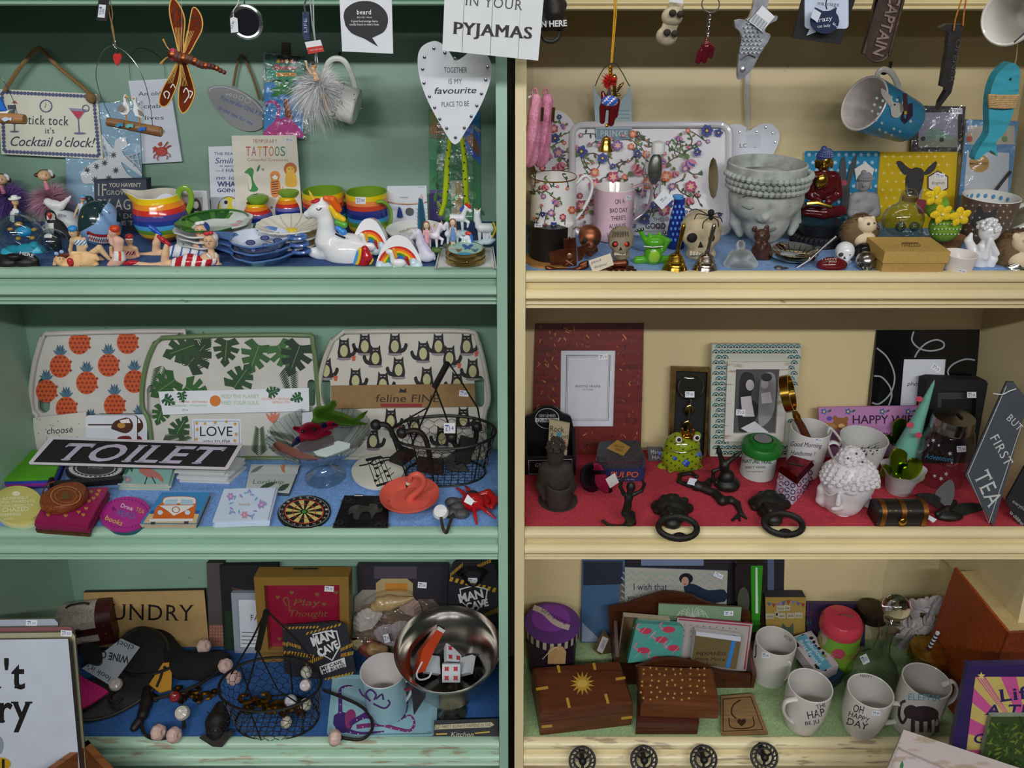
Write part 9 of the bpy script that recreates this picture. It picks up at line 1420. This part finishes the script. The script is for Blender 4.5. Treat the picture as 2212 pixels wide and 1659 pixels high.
for k,(x,y,mt_,a)in enumerate(((662,1452,'g:b8b4a4',(.9,0,.3)),(660,1480,'g:c4b8bc',(0,-.7,.7)),(628,1514,'g:b8b8c0',(.2,-.7,.6)),(660,1522,'g:b8b8a8',(.9,-.2,.3)),(618,1560,'g:b4ae9c',(-.8,-.3,.5)))):h_=thg('china_knob',['cream tubular','rose-painted','blue-edged','plain white tubular','long white'][k]+' china knob hook in the second wire basket','drawer knob',flo(x,y,S4+.02));pumpkin(h_,flo(x,y,S4+(.05,.035,.03,.025,.012)[k]),.010,mt_,a,False)
t=thg('fish_opener','black cast iron fish lying with its tail over the shelf edge','bottle opener',sit(472,1570,4));gb(t,'body',IB,[C((476,1530,14),(470,1560,24),(468,1580,20),(470,1590,12))],44,5,4);L_=lvl(S4+.012);t.pt('tail',sb(Pl(flo(470,1595,S4+.012),(0,-.4,.9)),[(462,1583),(436,1588),(430,1594),(458,1612),(478,1613),(508,1576),(495,1578),(480,1586)],.004,IB));g=G('i:2a2725')
for r_ in range(8):
 for c_ in range(5):x,y=452+c_*9+(r_%2)*4,1538+r_*6;g.tube([flo(x-4,y,S4+.0255),flo(x,y+4,S4+.0265),flo(x+4,y,S4+.0255)],.0009,4)
t.pt('scales',g,kind='stuff')
n=V3((0,-.985,.17))
for k,(lab,tx,rx_,c_)in enumerate((('white enamel sign with black lettering at the very front left',1380,154,'s:c4ccd8'),('rust-edged cream sign just behind the front sign',1366,162,'s:a8a488'),('red-edged tin sign third in the stack',1354,160,'s:8a5a5c'),('white tin sign at the back of the foreground stack',1337,125,'s:a8b0bc'))):
 Y_=-.265+k*.007;P=V3((0,Y_,ZB+.02));pl=Pl(P,n);a=pix(rx_,tx,Y_+.02);bx_=proj(pl.hit(rx_+24,1700));t=thg('tin_sign',lab,'sign',V3((a.x-.1,Y_,ZB+.013)),'foreground stack of tin signs');t.pl=pl
 o=[(-60,tx+3),(rx_-8,tx),(rx_,tx+8),(rx_+36,1800),(-60,1800)];t.main=t.pt('sheet',sb(pl,o,.003,c_,'m:5a5244'))
 if k==0:
  i=ink(t);i.text("Don't",-150,1487,54,62,'p:1a1618',bold=.02,serif=True);i.text('worry',-150,1560,70,62,'p:1a1618',bold=.02,serif=True);i.circ(-6,1610,14,22,'p:8a94a8');i.circ(0,1650,24,14,'p:b8961c');i.up();i.rect(4,1640,10,1664,'p:1a1618');i.poly([(147,1380),(154,1388),(187,1750),(180,1750)],'p:2a2422')
 if k in(1,3):stk(t,None,(143,68)[k==3],(1368,1346)[k==3],24,13,'£9.50',3)
A=pix(190,1598,-.2);B=flo(250,1664,A.z);u=(B-A).normalized();v=V3((-u.y,u.x,0));v=v if v.x<0 else-v;t=thg('wooden_crate','open wooden crate holding the tin signs in the foreground','crate',(A.x-.15,-.26,ZB));B=A+u*.13;hh=A.z-ZB-.012
for p,q,s_ in((A,B,v),(A+v*.33,B+v*.33,v),(A,A+v*.33,u),(B-V3((0,0,.05)),B+v*.33-V3((0,0,.05)),u)):t.pt('side_board',G('w:7a4a26').prism([p,q,V3((q.x,q.y,ZB+.012)),V3((p.x,p.y,ZB+.012))],s_*.009))
t.pt('bottom_board',G('w:7a4a26').prism([p-V3((0,0,hh))for p in(A,B,B+v*.33,A+v*.33)],(0,0,-.012)))
flush()
# ================================================================ cream bookcase, lowest shelf
P=sit(1196,1432,4);t=mug('gift_tin','round purple tin with a striped lid and a scroll on top','tin',1192,1436,50,1362,54,4,'l:2c1830');Y=t.Y;m=mpp(t.P);M=TL((t.ax,Y,pix(1195,1360,Y).z));r=58*m;g=G('s:5a3472');lh=.016;g.lathe([(r,lh),(0,lh)],M,48);ld=t.pt('lid',g)
g=G('s:a89c90')
for k in range(48):a0,a1=k*.1309,(k+1)*.1309;g.add([M@V3((r*cos(a),r*sin(a),z))for a,z in((a0,0),(a1,0),(a1,lh),(a0,lh))],[(0,1,2,3)],None if k%2 else 's:1c1428')
t.pt('striped_band',g,parent=ld,kind='stuff');i=ink(t,lvl(M.translation.z+lh).hit,parent=ld);i.circ(1190,1335,42,30,'p:7a3a94');i.up();i.line(sp2([(1152,1312),(1175,1322),(1200,1345),(1230,1356)],4),12,'p:b8aaa0');i.up();i.text('Strangeling',1168,1320,1222,9,'p:1a1018',y1=1348,serif=True);pl=upr(1203,1434,Y-.047);tg=t.pt('paper_tag',sb(pl,[(1190,1398),(1216,1397),(1223,1408),(1221,1434),(1183,1434),(1184,1408)],.0006,'k:a8865a'))
wire(t,'string',Y-.047,[(1172,1424),(1190,1405),(1204,1398),(1206,1404)],1,'f:b8aa90')
for lab,y_,o,c_ in(('blue seaside canvas at the back left',1392,[(1258,1210),(1350,1210),(1350,1388),(1255,1388)],'p:3a5a7c'),('dark canvas behind the letter rack',1384,[(1335,1205),(1695,1205),(1690,1384),(1340,1384)],'m:1c171c')):
 pl=sdg(1350,y_,4,14);t=bo('canvas',lab,'picture',pl,o,.012,c_);i=ink(t)
 if 'blue' in lab:i.poly([(1260,1212),(1345,1212),(1345,1262),(1260,1265)],'p:1f2434');i.poly([(1258,1345),(1300,1386),(1257,1386)],'p:8a94a8')
 else:i.rect(1385,1208,1520,1222,'p:6a7a94');i.rect(1658,1208,1672,1280,'p:4a5a74')
pl=sdg(1455,1392,4,14);t=bo('tin_sign','zigzag-patterned tin sign with a pin-up girl, I wish that you','sign',pl,[(1338,1225),(1572,1233),(1566,1392),(1336,1392)],.003,'s:a8a498','s:4f6a84');i=ink(t)
for r_ in range(8):i.line([(1342+k*10.6,1236+r_*14+(6 if k%2 else-3)+k*.35)for k in range(22)],3,'p:8aa0a0')
i.up(2);i.text('I wish that',1369,1275,1441,15,'p:1c2c3c');i.text('you kid’s',1355,1296,1410,12,'p:3a2c34');i.poly(sp2([(1478,1262),(1500,1262),(1530,1275),(1565,1274),(1565,1300),(1500,1300),(1482,1285)],3,True),'p:17263c');i.circ(1482,1250,15,12,'p:100f14');i.up();i.circ(1480,1256,8,10,'p:b08a7a');i.circ(1480,1262,2.4,1.4,'p:8a2a34',8);i.sticker(1552,1243,20,10,'£16.50',25)
pl=sdg(1620,1400,4,12);t=bo('picture_tin','rounded tin case with a glowing green stripe','tin',pl,rrect(1588,1218,1653,1370,12),.014,'M:6a646a');i=ink(t);i.poly([(1622,1222),(1648,1222),(1640,1366),(1624,1366)],'s:2f8a1c');i.up();i.poly([(1632,1226),(1636,1226),(1638,1325),(1632,1325)],'s:c4d4c8');i.circ(1606,1300,13,32,'s:4a4a40');[i.leaf(1610+k*7,1352,16,3,60+k*12,'s:2a5a1c')for k in range(6)]
WD='w:4a2512';pb=sdg(1465,1408,4,4);pf=sdg(1500,1486,4,2);t=thg('letter_rack','dark wooden letter rack with wavy boards holding cards and notebooks','letter rack',sit(1490,1480,4));t.pt('back_board',sb(pb,sp2([(1314,1314),(1345,1309),(1400,1290),(1440,1281),(1490,1287),(1520,1300),(1580,1318),(1622,1325)],4)+[(1620,1410),(1320,1410)],.007,WD));t.main=t.pt('front_board',sb(pf,sp2([(1374,1442),(1410,1430),(1450,1424),(1500,1432),(1560,1452),(1622,1460)],4)+[(1620,1487),(1376,1487)],.006,WD));A,B=pb.hit(1622,1410),pf.hit(1620,1487);t.pt('end_board',G(WD).prism([V3((B.x,B.y,S4)),V3((B.x,A.y,S4)),V3((B.x,A.y,S4+.075)),V3((B.x,B.y,S4+.03))],(.006,0,0)));A2=pb.hit(1320,1410);t.pt('end_board',G(WD).prism([V3((A2.x,B.y+.03,S4)),V3((A2.x,A2.y,S4)),V3((A2.x,A2.y,S4+.075)),V3((A2.x,B.y+.03,S4+.04))],(.006,0,0)));t.pt('base_board',G(WD).box((A2.x,B.y+.007,S4),(B.x,A.y-.001,S4+.006)));i=ink(t,on(pf));[i.leaf(x,y,14,7,a,'N:9a7a34')for x,y,a in((1555,1474,20),(1580,1464,50))]
for lab,nm,y_,o,th,c_,sd in(('pale green card with a white firework in the letter rack','greeting_card',1430,[(1423,1304),(1602,1312),(1592,1430),(1418,1430)],.004,'p:7a9a78','m:6a5238'),('white spotted card with a pink envelope in the letter rack','greeting_card',1452,[(1463,1334),(1626,1348),(1612,1450),(1456,1446)],.004,'p:a8a09c','m:a02a4c'),('gold foil notebook with a spiral edge in the letter rack','notebook',1450,[(1348,1332),(1448,1340),(1436,1440),(1335,1430)],.012,'M:a89a7a','p:b8aa90'),('turquoise notebook printed with pink flamingos','notebook',1462,[(1375,1350),(1380,1346),(1470,1352),(1477,1360),(1470,1422),(1356,1432)],.012,'s:4f9a90','s:4f9a90'),('gold notebook about mermaids with a blue elastic band','notebook',1472,[(1503,1364),(1602,1377),(1590,1446),(1494,1432)],.012,'s:6a5a3a','p:c8c8cc')):
 pl=sdg(sum(p[0]for p in o)/len(o),y_,4,10,0,.006);t=bo(nm,lab,nm.split('_')[-1],pl,o,th,c_,sd);i=ink(t)
 if 'firework' in lab:[i.line(sp2([(1495,1335),(1495+25*cos(R(a)),1325-14*sin(R(a))),(1495+36*cos(R(a)),1336-4*sin(R(a)))],3),1,'p:c8d4c8')for a in range(0,181,22)];i.sticker(1574,1325,20,10,'£3')
 elif 'spotted' in lab:i.line([(1466,1338),(1620,1352),(1608,1446)],3,'p:a02a4c');[i.circ(1478+(k%9)*14,1350+(k//9)*12+(k%9),1.4,mat='p:6a4a2c',n=6)for k in range(27)]
 elif 'flamingos' in lab:
  for x,y in((1395,1363),(1429,1382),(1390,1405),(1455,1400),(1420,1424),(1445,1360)):i.lay=0;i.circ(x,y,14,7,'p:b83a54',14);i.line(sp2([(x-12,y),(x-20,y-8),(x-14,y-16)],3),3,'p:c87a8a');i.line([(x,y+6),(x+3,y+17)],1,'p:b83a54')
  i.lay=0;[i.circ(1368+(k*17)%100,1356+(k*11)%68,.9,mat='p:b4d4d0',n=5)for k in range(50)]
 elif 'mermaids' in lab:i.text('MERMAIDS',1505,1416,1568,8,'p:2a1a18');i.text('Have More',1502,1426,1566,7,'p:2a1a18',y1=1428);i.text('Fun',1526,1438,1548,7,'p:2a1a18');i.up(3);i.poly([(1584,1372),(1592,1374),(1576,1443),(1567,1442)],'s:2f7ac0');i.poly([(1504,1364),(1601,1376),(1600,1386),(1503,1373)],'p:c4c8d0')
pl=sdg(1310,1412,4,15,10);t=bo('price_tag','brown card tag with a barcode label standing on its corner','tag',pl,[(1304,1360),(1334,1400),(1330,1412),(1300,1418),(1281,1402)],.001,'k:4a3a20');i=ink(t);i.poly([(1302,1374),(1315,1380),(1301,1412),(1289,1405)],'p:b4acb0');[i.line([(1302-k,1382+k*3),(1308-k,1385+k*3)],1,'p:2a2428')for k in range(6)]
def wbox(label,top,hpx,mat,foot=False,th=.004,base=0):
 z0=S4+base;zt=None;a=flo(*hpx,z0);zt=pix(top[3][0],top[3][1],a.y).z;L_=lvl(zt);f=[L_.hit(*p)for p in top];t=thg('wooden_box',label,'box',sum(f,V3())/4-V3((0,0,zt-z0)));g=G(mat);zl=zt-(zt-z0)*.42;f=f if(f[1]-f[0]).cross(f[2]-f[1]).z>0 else f[::-1];c=sum(f,V3())/4;i0=[p+(c-p).normalized()*.004 for p in f];lo=[p-V3((0,0,.005))for p in f];g.add(i0,[(0,1,2,3)]);g.add(lo+i0,[(k,(k+1)%4,4+(k+1)%4,4+k)for k in range(4)]);g.prism(lo,(0,0,-(zt-zl)+.0053));t.lid=t.pt('lid',g);t.pt('box',G(mat).prism([V3((p.x,p.y,zl-.0006))for p in f],(0,0,-(zl-z0)+.003)));t.pl=L_;t.c=c;t.f=f;t.main=t.lid
 t.pt('plinth',G(mat).prism([c+(V3((p.x,p.y,z0+.004))-V3((c.x,c.y,z0+.004)))*.97-V3((0,0,c.z-z0-.004))for p in f],(0,0,-.004)));return t
t=wbox('large brown wooden box inlaid with a brass sun',[(1150,1441),(1339,1427),(1369,1515),(1168,1537)],(1168,1590),'w:5a2e18');i=ink(t,None,'brass_inlay');br='s:b08a34';i.star(1258,1476,27,br,14,.5);i.up();i.circ(1258,1476,11,8,'s:c0a050')
for a,b in(((1205,1437),(1209,1453)),((1282,1432),(1286,1447)),((1330,1467),(1351,1464)),((1158,1489),(1184,1485)),((1225,1507),(1230,1529)),((1308,1499),(1314,1520))):i.line([a,b],6,br)
A,B=t.f[0],t.f[1];q=sorted(t.f,key=lambda p:p.y)[:2];pl=Pl(q[0],((q[1]-q[0]).cross(V3((0,0,1))).normalized()*(1 if(q[1]-q[0]).x>0 else-1)));i=ink(t,on(pl),'brass_strips');i.line([(1170,1570),(1193,1568)],6,br);i.line([(1342,1552),(1366,1549)],6,br)
for k,lab in enumerate(('small dark red wooden box, lowest of the pile under the star box','small dark red wooden box, middle of the pile')):z=S4+k*.014;L_=lvl(z+.0135);t=thg('wooden_box',lab,'box',flo(1442,1570,z),'pile of small wooden boxes');f=[L_.hit(*p)for p in([(1378,1480),(1512,1480),(1508,1574),(1374,1574)]if k==0 else[(1380,1470),(1512,1470),(1510,1562),(1376,1560)])];t.pt('box',G('w:4a1c10').prism(f if(f[1]-f[0]).cross(f[2]-f[1]).z>0 else f[::-1],(0,0,-.0133)))
t=wbox('brown wooden box with a curved lid inlaid with tiny brass stars',[(1378,1436),(1541,1443),(1556,1522),(1386,1516)],(1386,1548),'w:6a3a1c',base=.028);i=ink(t,None,'star_inlay');rd=random.Random(6)
for k in range(52):x,y=1388+(k%9)*17+rd.uniform(-4,4),1444+(k//9)*13+rd.uniform(-3,3);i.star(x,y,3.4,'s:b89c58')
pl=lvl(S4+.006);f=[pl.hit(*p)for p in[(1557,1508),(1625,1502),(1656,1582),(1557,1584)]]
for k in range(2):z=k*.005;t=thg('coaster',['carved wooden coaster underneath','carved wooden coaster with an elephant and heart on top'][k],'coaster',f[0]+V3((0,0,z-.006)),'carved wooden coasters');q=[p+V3((.002*(1-k),-.001*(1-k),z))for p in f];t.main=t.pt('coaster_body',G('w:8a6a44').prism(q if(q[1]-q[0]).cross(q[2]-q[1]).z>0 else q[::-1],(0,0,-.0048)))
i=ink(t,lvl(S4+.011).hit,'carving');c_='w:3a2210';i.line(sp2([(1600,1512),(1585,1522),(1580,1540),(1590,1552)],4),3,c_);i.heart(1602,1560,10,c_);i.line(sp2([(1575,1550),(1578,1570),(1602,1574),(1628,1568),(1626,1548)],4),2.4,c_);i.line([(1562,1510),(1622,1505),(1648,1576),(1562,1580),(1562,1510)],2.4,c_)
pl=sdg(1698,1400,4,8);t=bo('card_box','mustard yellow cat box with paper bunting','box',pl,[(1653,1290),(1741,1290),(1738,1400),(1656,1400)],.02,'p:9a7f3c','m:2a2830');i=ink(t)
for k in range(8):i.poly([(1656+k*10.5,1300+4*sin(k)),(1666+k*10.5,1300+4*sin(k+1)),(1661+k*10.5,1310+3*sin(k))],['p:4a5a8a','p:8a3a3c','p:7a6a9a'][k%3])
for s_,x0,x1,y in(('home',1680,1694,1317),('is',1697,1705,1316),('when',1656,1670,1334),('I',1676,1680,1330),('am',1684,1694,1333),('with',1702,1714,1333),('you',1719,1731,1332)):i.rect(x0-2,y-9,x1+2,y+3,'p:a8a48c');i.up(.5);i.text(s_,x0,y,x1,6,'p:23221c')
i.poly(sp2([(1688,1372),(1690,1346),(1698,1354),(1706,1354),(1714,1346),(1714,1372)],2),'p:4a5a48')
pl=sdg(1805,1396,4,10);t=bo('card_box','purple lettered card behind the red-topped tin','card',pl,[(1742,1303),(1870,1304),(1868,1396),(1744,1396)],.006,'p:3a2a4c');i=ink(t);i.text('CAN',1740,1330,1764,11,'p:6a3a4c');i.text('H',1742,1350,1752,11,'p:3a6a5a')
t=mug('gift_tin','green rose-printed tin with a red lid tied with string','tin',1810,1430,40,1352,41,4,'s:6a9a2c');g=G('g:b83a48');turn(g,1818,t.Y,[(43,1358),(45,1354),(44,1340),(38,1334),(0,1332)],n=36);t.pt('lid',g);i=ink(t,t.fn);i.circ(1811,1413,15,11,'p:a83a54');i.circ(1778,1380,9,14,'p:b89a8a');g=G('f:8a6a3c');[g.tube([V3((t.ax+(t.pm[-1][0]+.001)*cos(a),t.Y+(t.pm[-1][0]+.001)*sin(a),t.P.z+t.pm[-1][1]*h_+.003*sin(a)))for a in[k*.2618 for k in range(24)]],.0008,5,closed=True)for h_ in(.45,.52,.6)];t.pt('string',g,kind='stuff');wire(t,'twine_loop',t.Y,[(1815,1328),(1835,1330),(1852,1340),(1856,1356)],1.6,'f:6a5030')
for k,(o,c_,lab,z_)in enumerate((([(1725,1408),(1765,1390),(1823,1455),(1786,1482)],'s:23405c','navy floral tin box underneath the spotted one',.022),([(1706,1378),(1752,1362),(1812,1436),(1768,1458)],'s:b4acb0','spotted tin box reading Fabulous Best Friend',.044))):
 L_=lvl(S4+z_);f=[L_.hit(*p)for p in o];f=f if(f[1]-f[0]).cross(f[2]-f[1]).z>0 else f[::-1];t=thg('gift_tin',lab,'tin',f[0]-V3((0,0,.022)));t.pl=L_;t.main=t.pt('tin',G(c_).prism(f,(0,0,-.0215)))
i=ink(t);rd=random.Random(8)
for k in range(46):
 x,y=1712+rd.random()*92,1372+rd.random()*76
 if abs((y-1372)-(x-1730)*1.1)<34:i.circ(x,y,rd.uniform(3,6),rd.uniform(2.5,4.5),rd.choice(['p:17151a','p:9a7a2c','p:b87a94','p:17151a']),10)
i.up(2);i.poly([(1718,1378),(1740,1370),(1798,1440),(1776,1450)],'s:5a9ab4');i.up();i.text('Fabulous',1738,1384,1776,9,'p:d4dce0',y1=1428,shear=.2);i.text('Best Friend',1724,1386,1766,9,'p:d4dce0',y1=1438,shear=.2)
for nm,cx,yb,rb,yr,rr,hd,tx in(('white mug marked WOW inside its rim',1668,1460,36,1384,43,[(1690,1428,-30),(1706,1430,-34),(1700,1460,-30),(1680,1468,-26)],[('WOW',1691,1376,1708,8,1388),('J',1628,1414,1634,22,1414)]),('white mug lettered THIS HAPPY place, handle to the left',1740,1562,34,1480,47,[(1722,1510,-30),(1698,1515,-30),(1692,1535,-30),(1706,1556,-26),(1722,1558,-24)],[('THI',1764,1532,1783,9,1527),('HAP',1746,1554,1783,17,1546),('BE JU',1740,1567,1770,8,1562)]),('white mug lettered OH HAPPY DAY',1868,1572,34,1492,48,[(1918,1520),(1940,1520),(1955,1534),(1944,1555),(1904,1562)],[('OH',1842,1537,1864,16,1542),('HAPPY',1832,1546,1876,11,1562),('DAY',1828,1564,1872,15,1578)]),('white mug with a brown elephant and blue lettering',1985,1565,42,1470,50,[(2036,1480),(2056,1472),(2066,1486),(2060,1508),(2036,1524)],[('ELEPHA',1962,1512,2032,14,1515)])):
 t=mug('mug',nm,'mug',cx,yb,rb,yr,rr,4,'g:cac6be','g:c2beb8',hd,[(rb+(rr-rb)*.75,yb+(yr-yb)*.35),(rr*.99,yb+(yr-yb)*.7)],hr=6);i=ink(t,t.fn)
 for s_,x0,y0,x1,cp,y1 in tx:i.text(s_,x0,y0,x1,cp,'p:1f1d20' if 'EL' not in s_ else 'p:5a9ac0',y1=y1)
 if 'elephant' in nm:e='p:3a2a30';i.circ(1994,1542,34,17,e);i.circ(1968,1538,16,15,e);[i.line(sp2([(x,1545),(x+d,1562),(x+d,1582)],4),9,e)for x,d in((1974,-2),(1990,0),(2006,2),(2022,2))];i.line(sp2([(1960,1545),(1950,1562),(1942,1545),(1946,1520),(1956,1514)],5),6,e)
 elif 'DAY' in nm:i.text('HAPPY',1858,1462,1884,7,'p:1f1d20',y1=1466);stk(t,t.fn,1893,1541,18,10,'£5.90',4)
 elif 'WOW' in nm:stk(t,t.fn,1654,1416,18,12,'£5.90',8)
P=sit(1890,1480,4);Y=P.y;t=thg('glass_decanter','clear glass decanter with a cut glass ball stopper','decanter',P);g=G('clear');turn(g,1898,Y,[(52,1490),(56,1478),(52,1455),(38,1430),(20,1412),(15,1390),(15,1370),(22,1352)],n=40,cap=False);t.pt('body',g);c=pix(1934,1312,Y);c.x=pix(1905,1410,Y).x;rr=29*mpp(c);t.pt('stopper',G('glass').ell(c,rr,n=24,fn=lambda a,b:1+.03*cos(9*a)*sin(7*b)).lathe([(.012,-.03),(.014,-.024),(.009,-.018)],TL(c),20));stk(t,on_cyl(pix(1898,1440,Y).x,Y,.046),1868,1424,16,20,'£8.00',-25)
for cx,yb,rr,yl,lab,lm,yr in((1880,1398,36,1318,'clear storage jar with a dull metal lid behind the decanter','N:5a5048',1360),(2002,1478,44,1406,'clear drinking jar with a gold lid and striped straw','N:c09a44',1430)):
 P=sit(cx,yb,4);Y=P.y;t=thg('glass_jar',lab,'jar',P);g=G('clear');turn(g,cx,Y,[(rr*.9,yb+6),(rr,yb),(rr,yr+8),(rr*.86,yr-10),(rr*.84,yl+10)],n=36,cap=False);t.pt('jar',g);g=G(lm);turn(g,cx+4,Y,[(rr*.93,yl+12),(rr*.95,yl+6),(rr*.92,yl+2),(rr*.93,yl),(rr*.88,yl-4),(0,yl-5)],n=36);t.pt('lid',g)
 if 'straw' in lab:
  g=G('g:d0d0d4');a,b=pix(2007,1400,Y),pix(2026,1366,Y-.004)
  for k in range(10):g.tube([a+(b-a)*k/10,a+(b-a)*(k+1)/10],.0032,8,'g:c8c8cc' if k%2 else 'g:1c2444')
  t.pt('straw',g,kind='stuff')
t=thg('flower_bouquet','white fabric flowers in a clear bag at the back right','artificial flowers',sit(1985,1420,4));Y=sit(1985,1415,4).y;rd=random.Random(11)
for cx,cy,n_ in((1975,1310,11),(2010,1305,11),(1968,1350,11),(1955,1378,8),(2005,1345,10)):
 g=G('f:b4acac');c=pix(cx,cy,Y)
 for k in range(n_+5):a,b=rd.uniform(0,6.28),rd.uniform(-.6,.9);d=V3((cos(a),-abs(sin(a))*.5,sin(a)+b*.3)).normalized();g.ell(c+d*.012,(.013,.0014,.0085),rot=(rd.uniform(-.8,.8),-math.atan2(d.z,d.x),rd.uniform(-.6,.6)),n=10)
 t.pt('blossom',g,kind='stuff')
t.pt('stems',G('m:3a4a2c').tube([pix(1985,1350,Y),V3((pix(1985,1350,Y).x,Y,S4))],.004,6));t.pt('clear_bag',sb(upr(1990,1300,Y-.025,10),sp2([(1935,1400),(1928,1320),(1942,1240),(1960,1225),(2035,1222),(2060,1235),(2050,1300),(2035,1400)],3,True),.04,'wrap'))
A=pix(2062,1226,-.005);B=flo(2176,1364,A.z);u=(B-A).normalized();v=V3((-u.y,u.x,0));v=v if v.x>0 else-v;h=A.z-S4;t=thg('leather_book','large tan leather book box standing against the right wall','book',A-V3((0,0,h)));bx4=lambda a,b,w,z0,z1,m_:G(m_).prism([a-V3((0,0,z0)),b-V3((0,0,z0)),b-V3((0,0,z1)),a-V3((0,0,z1))],v*w)
t.pt('front_cover',bx4(A,B,.004,0,h,'l:9a4418'));t.pt('page_block',bx4(A+v*.0042+u*.004,B+v*.0042-u*.004,.036,.005,h-.005,'k:b09a6a'));t.pt('back_cover',bx4(A+v*.0405,B+v*.0405,.004,0,h,'l:9a4418'));t.pt('spine',G('l:7a3212').prism([B,B+v*.0445,B+v*.0445-V3((0,0,h)),B-V3((0,0,h))],u*.004))
t=thg('dark_frame','narrow black frame leaning behind the leather book','photo frame',flo(2185,1440,S4));M2=TL(flo(2196,1452,S4))@Matrix.Rotation(R(-70),4,'Z');t.pt('frame',G('s:14110f').box((-.16,0,0),(.0,.012,.20),None,M2));t.pt('backing',G('m:3a2a1c').box((-.15,-.001,.01),(-.01,0,.19),None,M2))
pl=Pl(pix(2090,1440,-.235),(-.12,-.97,.2));t=bo('carnival_sign','purple-edged sign with pink and yellow sunburst rays in the right foreground','sign',pl,[(2091,1437),(2290,1434),(2290,1850),(2035,1850),(2057,1606)],.01,'s:2c2050');i=ink(t);cx,cy=2230,1620;rp=lambda a:(cx+330*cos(R(a)),cy-330*sin(R(a)));cl=lambda p:(max(2078+(1700-p[1])*.12,min(2280,p[0])),max(1462,p[1]));c0=(cx,cy)
for k in range(22):a=90+k*6;q=[c0]+[cl((cx+u*cos(R(b)),cy-u*sin(R(b))))for b,u in((a,330),(a+6,330))];q2=[];[q2.append((c0[0]+(p[0]-c0[0]),p[1]))for p in q];i.poly(q2,'p:b84a84' if k%2 else 'p:b8a45c')
i.up(2);tx='p:241a50';i.text('Life is',2160,1516,2300,26,tx,y1=1498,bold=.02,serif=True);i.text('A TICKET',2126,1544,2330,22,tx,shear=.2,serif=True,bold=.02);i.text('GO',2102,1605,2160,20,tx,bold=.02,shear=.2,serif=True);i.star(2120,1460,9,'p:c4b468')
pl=Pl(pix(2140,1548,-.262),(-.1,-.97,.2));t=bo('glass_tile','blurred green fern picture in front of the sunburst sign','picture',pl,[(2141,1548),(2290,1548),(2290,1850),(2100,1850),(2124,1620)],.008,'m:2c3f14','m:7a8a78');i=ink(t);rd=random.Random(3)
for k in range(90):i.leaf(rd.uniform(2135,2230),rd.uniform(1562,1655),rd.uniform(10,22),5,rd.uniform(0,360),rd.choice(['p:4a5f1c','p:26380f','p:5f7426','p:34481a']))
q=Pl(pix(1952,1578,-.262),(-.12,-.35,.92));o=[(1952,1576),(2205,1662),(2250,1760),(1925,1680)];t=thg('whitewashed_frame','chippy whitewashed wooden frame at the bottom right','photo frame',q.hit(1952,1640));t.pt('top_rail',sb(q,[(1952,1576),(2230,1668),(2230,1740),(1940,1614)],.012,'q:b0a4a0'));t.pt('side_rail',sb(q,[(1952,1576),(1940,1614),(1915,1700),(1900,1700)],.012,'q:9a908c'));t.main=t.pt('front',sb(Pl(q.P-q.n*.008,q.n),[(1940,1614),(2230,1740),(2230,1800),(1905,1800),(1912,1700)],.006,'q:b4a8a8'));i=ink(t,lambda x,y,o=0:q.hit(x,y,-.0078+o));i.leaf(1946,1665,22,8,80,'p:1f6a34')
for k,(x,y)in enumerate(((1258,1643),(1391,1641),(1520,1640),(1651,1635))):
 c=pix(x,y,-.184);M=TL(c)@Euler((R(52),0,R(4-k*3))).to_matrix().to_4x4();t=thg('drawer_knob','round pierced black iron drawer knob on the cream moulding, '+['nearest the left','second from the left','third from the left','furthest right'][k],'drawer knob',c,'pierced iron drawer knobs');g=G('i:1c1b1e');r=.0195
 for rr in(r,r*.66):g.tube([M@V3((rr*cos(a),rr*sin(a),0))for a in[j*.2618 for j in range(24)]],.0018,6,closed=True)
 for j in range(16):a=j*.3927;g.tube([M@V3((r*.66*cos(a),r*.66*sin(a),0)),M@V3((r*cos(a+.25),r*sin(a+.25),.001))],.0011,5)
 for j in range(3):a=j*2.09+.5;g.tube([M@V3((0,0,.002)),M@V3((r*.66*cos(a),r*.66*sin(a),0))],.002,6)
 t.pt('pierced_rose',g,kind='stuff');t.pt('boss',G('i:17161a').ell(M@V3((0,0,.003)),.0062,n=12));t.pt('stem',G('i:17161a').tube([M@V3((0,0,0)),V3((c.x,yf(c.z)-.008,c.z-.004))],.004,8))
flush()
for _t in Thing.ALL:_t.finish()
